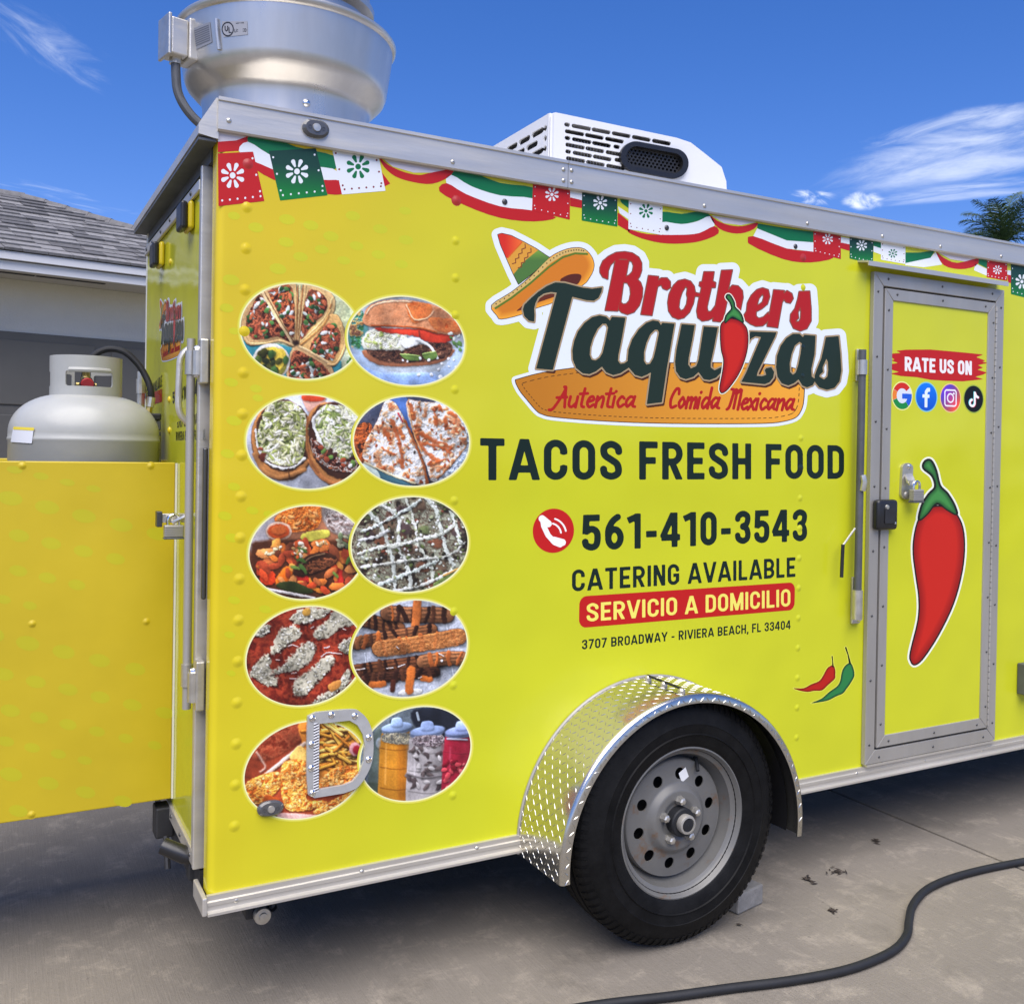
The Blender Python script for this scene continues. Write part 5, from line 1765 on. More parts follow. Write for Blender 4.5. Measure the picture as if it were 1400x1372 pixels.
    cal = C3([(240, 712), (250, 640), (290, 590), (312, 555), (292, 490), (255, 442), (265, 415), (295, 420), (335, 490), (345, 545), (390, 590), (420, 640), (432, 705), (380, 680), (320, 650), (280, 680)])
    chilli(pr, body, cal, None, (978, 1030, 396, 545), 0.7, k0 + 12, 1.2, 2.4)


lg_ = Print(SM)
logo_layers(lg_, 2)
lg_.build('logo', SIDE, label='Brothers Taquizas logo with sombrero and orange board')
# the same logo, smaller, on the end door
eA, eB = onX(217, 440, -0.0065), onX(253.5, 440, -0.0065)
ez1, ez0 = float(onX(240, 388, -0.0065)[2]), float(onX(222, 500, -0.0065)[2])


def end_map(q, k):
    u = (q[:, 0] - LBOX[0]) / (LBOX[1] - LBOX[0])
    v = (q[:, 1] - LBOX[2]) / (LBOX[3] - LBOX[2])
    return np.stack([np.full(len(q), -0.0066 - 0.00025 * k), float(eA[1]) + (float(eB[1]) - float(eA[1])) * u, ez1 + (ez0 - ez1) * v], 1)


le = Print(end_map)
logo_layers(le, 0, 2.4)
le.build('logo', ED, MAT['ink_end'])
em = lambda q, k: np.stack([np.full(len(q), -0.0066 - 0.00025 * k), onX(q[:, 0], q[:, 1], -0.0066)[:, 1], onX(q[:, 0], q[:, 1], -0.0066)[:, 2]], 1)
for word, a_, b_, c_, d_ in (('CATERING AVAILABLE', (196, 548), (221.5, 528), (196, 536), (221.5, 512)), ('561-410-3543', (236, 552), (274, 540), (236, 536), (274, 516)),
                             ('3707 BROADWAY', (242, 585), (272, 579), (242, 577), (272, 563)), ('RIVIERA BEACH, FL 33404', (240.5, 602), (281, 601), (240.5, 590), (281, 586))):
    text(Print(em), word, a_, b_, c_, d_, (40, 44, 14), 0.19, 1, cell=0.08).build('lettering', ED, MAT['ink_end'])
Print(em).layer((200, 224, 525, 560), 0.6, lambda X, Y: sd_poly(X, Y, [(200, 541), (221.5, 531), (221.5, 549), (200, 556)]), (150, 40, 20), 0).build('banner_print', ED, MAT['ink_end'])
Print(em).layer((238, 243, 525, 552), 0.4, lambda X, Y: sd_ell(X, Y, 241, 539, 2.2, 11), (150, 30, 24), 0).build('telephone_sign', ED, MAT['ink_end'])

# ------------------------------------------------------------------ paper bunting along the top
B5 = lambda p: Q(280, 160, 2.8, p)
BA = lambda p: Q(660, 130, 3.684, p)
B6 = lambda p: Q(760, 230, 2.1875, p)
RED, GRN, WHT, PNK = (176, 30, 30), (18, 104, 62), (214, 218, 220), (196, 190, 194)
swag = []
swag.append(('swag', [(RED, B5([(50, 95), (120, 90), (185, 65), (160, 100), (130, 130), (50, 135)])), (PNK, B5([(50, 42), (110, 50), (185, 66), (120, 90), (50, 95)])), (GRN, B5([(185, 65), (265, 75), (350, 115), (500, 150), (498, 200), (360, 185), (250, 145), (165, 95)])),
                      (WHT, B5([(165, 95), (250, 145), (360, 185), (490, 198), (520, 240), (440, 240), (300, 215), (190, 170), (130, 130)])), (RED, B5([(185, 170), (300, 215), (440, 240), (520, 245), (525, 295), (440, 290), (300, 255), (200, 205)]))]))
swag.append(('swag', [(RED, B5([(665, 195), (710, 255), (670, 275)]))]))
swag.append(('swag', [(PNK, B5([(670, 150), (720, 190), (800, 213), (900, 213), (955, 190), (800, 165)])), (RED, B5([(667, 152), (700, 182), (760, 210), (820, 222), (858, 215), (950, 200), (930, 232), (870, 256), (800, 250), (730, 228), (685, 190)]))]))
swag.append(('swag', [(GRN, B5([(950, 200), (1030, 214), (1130, 252), (1256, 270), (1256, 312), (1130, 300), (1020, 265), (945, 222)])), (WHT, B5([(945, 222), (1020, 265), (1130, 300), (1256, 312), (1256, 358), (1130, 342), (1000, 295), (925, 253)])),
                      (RED, B5([(925, 253), (1000, 295), (1130, 342), (1256, 358), (1345, 385), (1260, 400), (1130, 386), (1000, 340), (898, 285)]))]))
swag.append(('swag', [(WHT, BA([(440, 480), (500, 490), (500, 530), (440, 525)])), (RED, BA([(440, 515), (500, 530), (500, 570), (440, 560)]))]))
swag.append(('swag', [(WHT, BA([(680, 560), (740, 600), (740, 630), (690, 595)])), (GRN, BA([(690, 525), (740, 530), (740, 575), (700, 545)])), (RED, BA([(680, 590), (740, 640), (740, 690), (680, 655)]))]))
swag.append(('swag', [(GRN, BA([(900, 588), (1000, 598), (1080, 588), (1148, 607), (1080, 635), (1000, 650), (900, 640)])), (WHT, BA([(900, 640), (1000, 650), (1080, 636), (1143, 610), (1166, 660), (1090, 695), (1000, 704), (900, 702)])),
                      (RED, BA([(735, 676), (830, 700), (1000, 704), (1090, 695), (1166, 660), (1187, 697), (1100, 735), (1000, 748), (900, 745), (800, 722), (735, 692)]))]))
swag.append(('swag', [(PNK, BA([(1150, 605), (1215, 645), (1300, 655), (1380, 640), (1290, 625)])), (RED, BA([(1143, 605), (1180, 632), (1240, 655), (1310, 660), (1385, 642), (1365, 675), (1300, 697), (1230, 690), (1175, 660)]))]))
swag.append(('swag', [(GRN, B6([(603, 165), (680, 178), (772, 190), (772, 222), (690, 216), (602, 180)])), (WHT, B6([(602, 180), (690, 216), (772, 222), (772, 250), (690, 240), (590, 203)])), (RED, B6([(590, 203), (690, 240), (772, 250), (830, 268), (760, 282), (680, 272), (576, 225)]))]))
swag.append(('swag', [(WHT, B6([(852, 205), (880, 210), (880, 228), (852, 225)])), (RED, B6([(852, 222), (880, 228), (880, 248), (852, 240)]))]))
swag.append(('swag', [(GRN, B6([(950, 218), (973, 222), (973, 240), (950, 232)])), (WHT, B6([(950, 232), (973, 240), (973, 258), (950, 250)]))]))
swag.append(('swag', [(GRN, B6([(1045, 252), (1090, 252), (1135, 245), (1120, 268), (1045, 284)])), (WHT, B6([(1045, 284), (1120, 268), (1135, 250), (1155, 288), (1100, 296), (1045, 290)]))]))
swag.append(('swag', [(PNK, B6([(1140, 250), (1180, 272), (1230, 280), (1262, 268), (1190, 258)])), (RED, B6([(1137, 250), (1160, 268), (1200, 283), (1262, 270), (1255, 292), (1210, 302), (1160, 290)]))]))
swag.append(('swag', [(GRN, B6([(1262, 268), (1290, 276), (1290, 300), (1262, 285)])), (WHT, B6([(1255, 285), (1290, 302), (1290, 322), (1250, 305)]))]))
swag.append(('swag', [(RED, B6([(1350, 318), (1372, 322), (1372, 345), (1352, 342)])), (WHT, B6([(1350, 305), (1372, 308), (1372, 322), (1350, 318)]))]))
for nm, parts in swag:
    pr = Print(SM)
    for i, (c, p) in enumerate(parts):
        xs_, ys_ = [q[0] for q in p], [q[1] for q in p]
        p2 = smooth_pts(p, 3) if len(p) > 6 else p
        pr.layer((min(xs_) - 1, max(xs_) + 1, min(ys_) - 1, max(ys_) + 1), 0.8, lambda X, Y: sd_poly(X, Y, p2), c, 1 + i * 0.5)
    pr.build('bunting_swag', SIDE)
flags = [(RED, WHT, [(297.9, 210), (346, 207.5), (361.4, 275), (298.6, 282)], (318, 240)), ('g', WHT, [(367.5, 206.4), (431.8, 202.9), (447.9, 267.1), (382.9, 274.3)], (406, 234.5)), (WHT, GRN, [(453.2, 200), (517.5, 213.6), (527, 261), (467.5, 266)], (489.5, 228)),
         (RED, WHT, [(728.7, 250), (779.4, 260), (778.9, 300.5), (727.3, 288)], (754.5, 266)), ('g', WHT, [(795.7, 262), (844, 269), (844, 310), (795.2, 301.5)], (820.5, 277.5)), (WHT, GRN, [(859.5, 273), (905.7, 281), (905, 321.4), (859, 313.2)], (883, 288.5)),
         (RED, WHT, [(1112, 315.5), (1149.5, 323), (1149.5, 354.3), (1112, 345.2)], (1131.5, 327)), ('g', WHT, [(1161.4, 323), (1194.3, 328), (1193.4, 361), (1161.4, 353.4)], (1178, 335.5)), (WHT, GRN, [(1204.3, 330), (1237.7, 335.5), (1237.7, 361), (1204.3, 355)], (1220.5, 346.5)),
         (RED, WHT, [(1349.7, 354), (1377, 359), (1377, 384), (1348.8, 379)], (1363.5, 369)), ('g', WHT, [(1382, 361), (1418, 368), (1418, 411), (1382, 402)], (1397, 385))]
for c, c2, quad, fc in flags:
    pr = Print(SM)
    xs_, ys_ = [q[0] for q in quad], [q[1] for q in quad]
    bb = (min(xs_) - 1, max(xs_) + 1, min(ys_) - 1, max(ys_) + 1)
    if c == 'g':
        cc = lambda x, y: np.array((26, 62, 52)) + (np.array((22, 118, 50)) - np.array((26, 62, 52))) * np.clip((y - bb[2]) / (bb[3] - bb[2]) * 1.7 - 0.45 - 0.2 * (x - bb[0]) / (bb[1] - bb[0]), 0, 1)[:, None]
    else:
        cc = c
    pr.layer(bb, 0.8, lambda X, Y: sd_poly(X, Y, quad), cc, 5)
    wq = math.dist(quad[0], quad[1])
    hq = math.dist(quad[0], quad[3])
    rr = hq * 0.225
    asp = min(1.0, wq / hq) if quad[0][0] > 300 else 0.92

    def flower(X, Y):
        D = np.hypot((X - fc[0]) / asp, Y - fc[1]) - rr * 0.26
        for k in range(8):
            a = math.radians(45 * k + 22)
            D = np.minimum(D, sd_stroke((X - fc[0]) / asp, Y - fc[1], [(math.cos(a) * rr * 0.50, math.sin(a) * rr * 0.50, rr * 0.20), (math.cos(a) * rr * 0.92, math.sin(a) * rr * 0.92, rr * 0.40)]))
        return D
    pr.layer((fc[0] - rr * 1.4, fc[0] + rr * 1.4, fc[1] - rr * 1.4, fc[1] + rr * 1.4), 0.55 if rr < 12 else 0.8, flower, c2, 6)
    q = np.array(quad)
    pts = []
    for i in range(6):
        pts.append(q[3] * (1 - (i + 0.5) / 6) + q[2] * (i + 0.5) / 6 + (q[0] - q[3]) * 0.10)
    for i in range(3):
        pts.append((q[1] * (1 - (i + 0.4) / 3) + q[2] * (i + 0.4) / 3) + (q[0] - q[1]) * 0.06)
        if fc[0] > 340: pts.append((q[0] * (1 - (i + 0.4) / 3) + q[3] * (i + 0.4) / 3) + (q[1] - q[0]) * 0.06)
    rd = max(0.75, hq * 0.021)
    pr.layer(bb, 0.5 if rd < 1.2 else 0.7, lambda X, Y: np.minimum.reduce([np.hypot((X - a) / asp, Y - b) - rd for a, b in pts]), c2 if c != WHT else (120, 40, 40), 6)
    pr.build('bunting_flag', SIDE)

# soft halftone dots of the wrap, paler and greener than the gold
DOT, DOT_BASE = (194, 189, 36), (197, 183, 35)


def dot_field(pr, pts, k):
    for x, y, rx_, ry_ in pts:
        pr.layer((x - rx_ * 1.2, x + rx_ * 1.2, y - ry_ * 1.4, y + ry_ * 1.4), max(1.2, rx_ / 7), lambda X, Y: sd_ell(X, Y, x, y, rx_, ry_, 0.12), DOT, k)


dp = [(x / 2, y / 2, 10.5 * f, 6.6 * f) for x, y, f in ((700, 622, 1.0), (785, 600, 1.05), (850, 616, 1.0), (905, 646, 1.0), (965, 590, 0.95), (975, 672, 0.9), (1040, 626, 0.95), (1035, 696, 0.9), (1110, 656, 0.95), (1108, 576, 0.8), (1098, 722, 0.85), (880, 682, 0.9),
      (940, 712, 0.85), (985, 748, 0.7), (822, 702, 0.95), (760, 735, 1.1), (782, 662, 1.0), (640, 590, 0.8), (632, 765, 1.1), (620, 842, 0.9), (640, 905, 0.7), (625, 962, 1.0), (700, 1062, 0.8), (632, 1045, 0.9), (705, 1088, 0.7), (640, 1150, 1.0), (622, 1240, 0.9), (640, 1330, 0.8), (615, 1410, 0.9), (690, 1395, 0.8), (735, 1405, 0.7),
      (635, 1470, 0.9), (620, 1555, 0.8), (640, 1640, 0.8), (725, 1665, 0.8), (628, 1735, 0.7), (632, 1840, 0.6))]
pr = Print(SM)
dot_field(pr, dp, 0)
tag(pr.build('dot_print', SIDE, MAT['wrap_side_dot']), kind='stuff')


# ------------------------------------------------------------------ printed food pictures: fine flat grids of coloured points
def vnoise(x, y, seed):
    xi, yi = np.floor(x).astype(np.int64), np.floor(y).astype(np.int64)
    fx, fy = x - xi, y - yi
    fx, fy = fx * fx * (3 - 2 * fx), fy * fy * (3 - 2 * fy)

    def h(a, b):
        n = (a * 374761393 + b * 668265263 + seed * 982451653) & 0xFFFFFFFF
        n = ((n ^ (n >> 13)) * 1274126177) & 0xFFFFFFFF
        return ((n ^ (n >> 16)) & 0xFFFF) / 65535.0
    return (h(xi, yi) * (1 - fx) + h(xi + 1, yi) * fx) * (1 - fy) + (h(xi, yi + 1) * (1 - fx) + h(xi + 1, yi + 1) * fx) * fy


def fbm(x, y, s, seed, o=4):
    v, a, t = 0, 1.0, 0
    for i in range(o):
        v = v + a * vnoise(x / s, y / s, seed + i * 17)
        t += a
        a *= 0.55
        s /= 2.1
    return v / t


class Paint:
    """Paints a picture on scattered points; every shape is modelled with a lit edge, a dark edge and a cast shade, as in the printed photograph."""

    def __init__(s, X, Y, bg, seed=1, warp=0.6):
        s.U, s.V = X, Y
        wx = 9 * (fbm(X, Y, 34, seed + 300) - 0.5) + 7 * (fbm(X, Y, 11, seed + 340, 2) - 0.5)
        wy = 9 * (fbm(X, Y, 34, seed + 400) - 0.5) + 7 * (fbm(X, Y, 11, seed + 440, 2) - 0.5)
        s.X, s.Y, s.r = X + wx * warp, Y + wy * warp, random.Random(seed)
        s.C = np.tile(np.array(bg, float), (len(X), 1))
        s.seed = seed

    def put(s, fn, col, soft=4.0, wob=0.0, ws=30, amt=1.0, rel=0.30, rr=9.0, sh=0.35, so=6.0, near=None):
        s.seed += 1
        ix = slice(None)
        if near is not None:
            ix = np.nonzero((np.abs(s.X - near[0]) < near[2]) & (np.abs(s.Y - near[1]) < near[2]))[0]
            if len(ix) == 0: return
        X, Y = s.X[ix], s.Y[ix]
        D = fn(X, Y)
        if wob: D = D + wob * (fbm(X, Y, ws, s.seed) - 0.5) * 2
        C = s.C[ix]
        if sh > 0:
            Ds = fn(X - so * 0.35, Y - so)
            C = C * (1 - sh * amt * np.clip(0.5 - Ds / (so * 2.2), 0, 1))[:, None]
        al = (np.clip(0.5 - D / soft, 0, 1) * amt)[:, None]
        cc = np.asarray(col, float)
        cc = cc[ix] if cc.ndim == 2 and near is not None else cc
        if rel > 0:
            g = np.clip((fn(X - 1.0, Y - 2.2) - fn(X + 1.0, Y + 2.2)) / 4.8, -1, 1)      # +1 where the edge faces the light above
            rim = np.exp(np.minimum(D, 0) / rr)
            cc = cc * (1 + rel * g * rim)[:, None] + (np.clip(g, 0, 1) * rim)[:, None] * rel * 18
        s.C[ix] = C * (1 - al) + cc * al

    def poly(s, pts, col, soft=4, wob=0, ws=30, amt=1.0, sm=True, **k):
        P = smooth_pts(pts, 4) if sm else pts
        s.put(lambda X, Y: sd_poly(X, Y, P), col, soft, wob, ws, amt, **k)

    def ell(s, cx, cy, rx, ry, col, soft=4, wob=0, ws=30, slope=0, amt=1.0, **k):
        s.put(lambda X, Y: sd_ell(X, Y, cx, cy, rx, ry, slope), col, soft, wob, ws, amt, **k)

    def line(s, pts, w, col, soft=3, wob=0, ws=20, amt=1.0, **k):
        P = smooth_pts(pts, 4, False) if len(pts) > 2 else pts
        s.put(lambda X, Y: sd_stroke(X, Y, P, w), col, soft, wob, ws, amt, **k)

    def tex(s, pts, cols, scale, stretch=(1, 1), amt=1.0, con=2.6, emb=0.5):
        """Mottle a region with a run of colours picked by noise, embossed by the same noise."""
        s.seed += 3
        f0 = lambda X, Y: fbm(X * stretch[0], Y * stretch[1], scale, s.seed + 50, 4)
        v = f0(s.X, s.Y)
        n = np.clip((v - 0.5) * con + 0.5, 0, 0.999) * (len(cols) - 1)
        i = n.astype(int)
        f = (n - i)[:, None]
        cc = np.asarray(cols, float)
        c = cc[i] * (1 - f) + cc[np.minimum(i + 1, len(cols) - 1)] * f
        c = c * ((1 + (emb if pts is not None else 0.10) * np.clip((v - f0(s.X - 1.5, s.Y - 3.0)) * scale / 3.2, -0.6, 0.6)))[:, None]
        P = smooth_pts(pts, 4) if pts is not None else None
        s.put((lambda X, Y: sd_poly(X, Y, P)) if P is not None else (lambda X, Y: np.full(X.shape, -99.0)), c, 5, 4 if P is not None else 0, 22, amt, rel=0.2 if P is not None else 0, sh=0.2 if P is not None else 0)

    def bits(s, pts, n, cols, size, el=1.6, soft=2.5, rel=0.35):
        """Scatter chopped bits inside a region."""
        xs, ys = [p[0] for p in pts], [p[1] for p in pts]
        P = smooth_pts(pts, 3)
        k = 0
        for _ in range(n * 6):
            x, y = s.r.uniform(min(xs), max(xs)), s.r.uniform(min(ys), max(ys))
            if sd_poly(np.array([x]), np.array([y]), P)[0] > -size * 0.4: continue
            a = s.r.uniform(0, math.pi)
            z = size * s.r.uniform(0.6, 1.2)
            c, sn = math.cos(a), math.sin(a)

            def fn(X, Y):
                u, v = (X - x) * c + (Y - y) * sn, -(X - x) * sn + (Y - y) * c
                return (np.sqrt((u / (z * el * 0.56)) ** 2 + (v / (z * 0.56)) ** 2) - 1) * z * 0.5
            s.put(fn, s.r.choice(cols), soft + 1.0, z * 0.18, z * 0.8, rel=rel, rr=z * 0.35, sh=0.45, so=max(3.0, z * 0.22), near=(x, y, z * el + 10))
            k += 1
            if k >= n: break

    def speck(s, amt, scale=2.0):
        s.seed += 5
        s.C = s.C * (1 + amt * 0.9 * (fbm(s.X, s.Y, scale * 4, s.seed, 2) - 0.5) * 2)[:, None]
        s.C = s.C * (1 + 0.34 * (fbm(s.U, s.V, 110, s.seed + 1, 2) - 0.5) * 2)[:, None]           # the picture's own light and dark


ONI, CIL = [(225, 225, 215), (205, 210, 205), (190, 200, 190)], [(52, 92, 44), (74, 116, 56), (36, 66, 36)]


def f_tacos(X, Y):
    p = Paint(X, Y, (170, 178, 140), 11)
    p.tex(None, [(150, 160, 125), (190, 195, 150), (165, 175, 150)], 60)
    p.poly([(0, 300), (40, 380), (330, 420), (330, 620), (0, 640)], (58, 138, 150), 6)
    p.poly([(560, 520), (620, 500), (600, 620), (540, 640)], (58, 138, 150), 6)
    p.bits([(620, 480), (730, 470), (720, 580), (620, 590)], 16, CIL, 22)
    T = [([(20, 270), (70, 150), (160, 80), (345, 400), (250, 372), (150, 395), (55, 395)], (196, 156, 104)), ([(145, 95), (210, 45), (345, 35), (352, 390)], (206, 168, 116)), ([(395, 40), (560, 90), (575, 200), (480, 320), (365, 392), (340, 380)], (204, 168, 112)),
         ([(560, 215), (635, 300), (640, 420), (590, 510), (540, 520), (355, 405)], (204, 160, 98)), ([(335, 405), (440, 450), (555, 520), (555, 620), (305, 620)], (200, 160, 110))]
    for q, c in T:
        p.poly(q, (90, 56, 34), 10)
        p.poly(q, c, 4)
    M = [[(50, 260), (90, 160), (150, 110), (310, 370), (240, 350), (150, 365), (80, 360)], [(190, 100), (230, 60), (325, 60), (335, 350), (270, 260)], [(420, 80), (520, 110), (530, 190), (450, 280), (375, 360)], [(545, 270), (610, 320), (605, 430), (540, 490), (430, 420)], [(330, 440), (430, 470), (530, 540), (540, 620), (320, 620)]]
    for i, q in enumerate(M):
        p.tex(q, [(62, 30, 20), (128, 66, 44), (170, 92, 60) if i != 1 else (196, 104, 54), (96, 50, 34)], 26, con=3.2)
        p.bits(q, 12, ONI, 18, 2.0)
        p.bits(q, 12, CIL, 22, 1.3)
        p.bits(q, 8, [(150, 70, 46), (180, 96, 60)], 16, 2.6)
    p.line([(150, 90), (240, 250), (335, 400)], 16, (222, 190, 140))
    p.line([(160, 85), (250, 245), (340, 392)], 4, (110, 66, 34))
    for k in range(5):
        p.line([(345 + k * 15, 45), (348 + k * 9, 220), (350 + k * 3, 385)], 7, [(206, 164, 104), (146, 92, 48), (216, 178, 120), (150, 96, 52), (206, 168, 112)][k])
    for k in range(4):
        p.line([(565 - k * 6, 120 + k * 36), (520 - k * 8, 240 + k * 20), (370, 390 + k * 5)], 9, [(216, 184, 126), (160, 108, 58), (208, 168, 104), (170, 116, 60)][k])
    p.line([(30, 290), (60, 385), (150, 392), (250, 375), (330, 402)], 14, (214, 176, 120))
    p.line([(360, 405), (440, 445), (555, 515)], 14, (214, 180, 130))
    p.line([(620, 290), (642, 400), (590, 510), (540, 515)], 12, (214, 172, 112))
    p.ell(200, 500, 112, 108, (214, 208, 196), 4)
    p.ell(198, 508, 96, 96, (120, 116, 46), 5)
    p.poly([(120, 470), (180, 420), (270, 430), (285, 500), (230, 560), (140, 540)], (206, 178, 62), 8, 14, 30)
    p.bits([(110, 450), (280, 420), (290, 560), (130, 580)], 18, [(56, 84, 40), (40, 46, 24), (84, 104, 44), (60, 60, 24)], 34, 1.4)
    p.ell(348, 386, 20, 16, (48, 30, 22), 14)
    p.speck(0.16)
    return p.C


def f_torta(X, Y):
    p = Paint(X, Y, (152, 160, 166), 23)
    p.poly([(640, 180), (760, 90), (1250, 90), (1400, 300), (1200, 140), (1000, 110), (760, 160)], (150, 142, 134), 12)
    p.poly([(640, 250), (770, 260), (770, 430), (640, 430)], (92, 148, 146), 10, 12)
    p.tex([(670, 200), (750, 210), (740, 400), (680, 420)], [(56, 110, 62), (84, 140, 136), (196, 156, 84), (120, 82, 60)], 30)
    p.poly([(640, 430), (750, 440), (900, 560), (1200, 560), (1330, 400), (1400, 500), (1200, 680), (800, 680)], (150, 168, 190), 20)
    p.poly([(690, 500), (860, 570), (1160, 570), (1160, 660), (850, 660)], (134, 160, 204), 16)
    p.poly([(750, 430), (900, 440), (1250, 420), (1290, 450), (1200, 510), (1000, 530), (850, 520), (770, 480)], (140, 88, 60), 6)
    p.tex([(770, 430), (960, 420), (1240, 380), (1280, 440), (1190, 490), (900, 505)], [(40, 26, 22), (92, 58, 42), (60, 40, 32), (120, 84, 62)], 24)
    p.poly([(760, 330), (850, 300), (1000, 320), (1010, 400), (980, 435), (850, 430), (745, 415)], (200, 200, 184), 6, 10, 24)
    p.tex([(780, 330), (980, 330), (970, 420), (780, 415)], [(226, 226, 214), (196, 200, 170), (214, 208, 186), (150, 164, 90)], 26)
    p.poly([(820, 300), (960, 290), (1270, 330), (1260, 380), (1150, 385), (1050, 345), (900, 330)], (196, 58, 36), 5, 5, 30)
    p.line([(1085, 318), (1090, 350)], 8, (120, 46, 32))
    p.line([(860, 296), (980, 298), (1090, 300)], 10, (220, 214, 208), 4, 4)
    p.poly([(980, 370), (1080, 355), (1090, 390), (1000, 420)], (222, 224, 220), 6, 6, 20)
    p.line([(1070, 365), (1150, 410), (1195, 480)], 16, (226, 230, 226), 3)
    for q in ([(975, 455), (1085, 465), (1080, 495), (1010, 490)], [(1105, 455), (1180, 440), (1190, 480), (1130, 490)]):
        p.poly(q, (96, 124, 58), 4)
        p.line(q[:2], 6, (170, 196, 110))
    bun = [(748, 265), (760, 205), (800, 160), (900, 135), (1020, 135), (1180, 165), (1280, 230), (1340, 320), (1290, 340), (1180, 330), (1080, 300), (900, 290), (790, 290)]
    p.poly(bun, (128, 66, 34), 8)
    p.tex(bun, [(176, 112, 72), (204, 140, 98), (190, 124, 82)], 60, emb=0.1)
    p.tex([(1020, 150), (1150, 160), (1150, 220), (1060, 270), (1020, 220)], [(196, 92, 38), (206, 116, 58), (190, 100, 50)], 30, emb=0.12)
    p.tex([(1140, 240), (1280, 250), (1330, 320), (1200, 320)], [(190, 84, 36), (206, 120, 64), (180, 96, 52)], 24, emb=0.12)
    p.line([(1010, 160), (1030, 210), (1060, 250), (1130, 240), (1170, 200)], 8, (220, 176, 136), 5)
    p.line([(800, 285), (900, 288), (1080, 298), (1190, 326)], 10, (150, 70, 30), 6)
    p.line([(770, 215), (810, 165), (920, 140), (1040, 142)], 6, (226, 196, 164), 5)
    p.bits([(770, 500), (1320, 470), (1250, 600), (850, 590)], 14, [(226, 230, 232), (210, 214, 214)], 16, 1.2)
    p.bits([(1240, 330), (1340, 340), (1330, 470), (1280, 450)], 9, [(84, 120, 60), (200, 210, 200)], 16)
    p.speck(0.12)
    return p.C


def f_sopes(X, Y):
    p = Paint(X, Y, (186, 190, 200), 31)
    p.poly([(430, 480), (560, 590), (600, 650), (350, 650)], (150, 152, 160), 30)
    p.poly([(388, 40), (520, 40), (510, 120), (480, 150), (420, 140)], (196, 150, 132), 5)
    p.poly([(392, 42), (515, 42), (505, 78), (400, 78)], (190, 66, 34), 5)
    for cx, cy, rx, ry, lo in ((270, 300, 190, 240, 1), (585, 330, 190, 250, 2)):
        p.ell(cx, cy + 16, rx, ry, (112, 66, 34), 8, slope=0.04 if lo == 1 else 0.3)
        p.ell(cx, cy + 8, rx - 4, ry - 4, (178, 118, 64), 6, slope=0.04 if lo == 1 else 0.3)
        p.ell(cx + 6, cy - 14, rx - 22, ry - 26, (60, 36, 26), 8, 10, slope=0.04 if lo == 1 else 0.3)
    lt = [(130, 230), (180, 110), (300, 80), (400, 150), (410, 300), (380, 430), (280, 470), (160, 420), (110, 320)]
    p.tex(lt, [(84, 92, 50), (150, 156, 96), (196, 194, 162), (216, 212, 192), (176, 176, 128)], 30, con=2.8)
    p.bits(lt, 150, [(222, 218, 200), (208, 204, 176), (146, 156, 84), (168, 174, 110), (112, 120, 62), (196, 194, 150)], 13, 3.2)
    p.line([(108, 250), (118, 350), (170, 440), (260, 480), (340, 470), (400, 420)], 14, (216, 214, 206), 4, 8)
    p.bits([(110, 360), (180, 360), (180, 440), (120, 420)], 5, [(96, 44, 30), (140, 70, 46)], 26)
    rt = [(470, 150), (560, 100), (680, 140), (740, 250), (700, 380), (640, 430), (520, 420), (470, 300)]
    p.tex(rt, [(110, 126, 70), (180, 190, 118), (212, 212, 184), (226, 224, 208), (196, 200, 150)], 34, con=2.8)
    p.bits(rt, 130, [(222, 220, 204), (208, 206, 180), (152, 164, 88), (124, 140, 76), (192, 192, 152)], 13, 3.0)
    p.line([(490, 140), (450, 200), (480, 290), (510, 370), (500, 400)], 18, (222, 222, 216), 4, 6)
    p.tex([(440, 300), (500, 340), (640, 440), (720, 430), (690, 500), (560, 490), (450, 400)], [(52, 32, 28), (120, 60, 40), (196, 190, 180), (70, 44, 34), (150, 90, 60)], 24, con=3)
    p.bits([(450, 330), (700, 440), (680, 500), (460, 420)], 18, [(226, 226, 220), (96, 130, 60), (150, 70, 44), (60, 36, 28)], 26, 1.3)
    p.line([(430, 440), (500, 530), (600, 575), (740, 520)], 26, (180, 112, 62), 8)
    p.line([(100, 400), (160, 500), (260, 535), (400, 490)], 26, (176, 118, 66), 8)
    p.line([(305, 480), (308, 540)], 4, (80, 46, 26))
    p.line([(418, 180), (412, 300), (430, 420), (480, 500)], 10, (150, 90, 48), 5)
    p.speck(0.12)
    return p.C


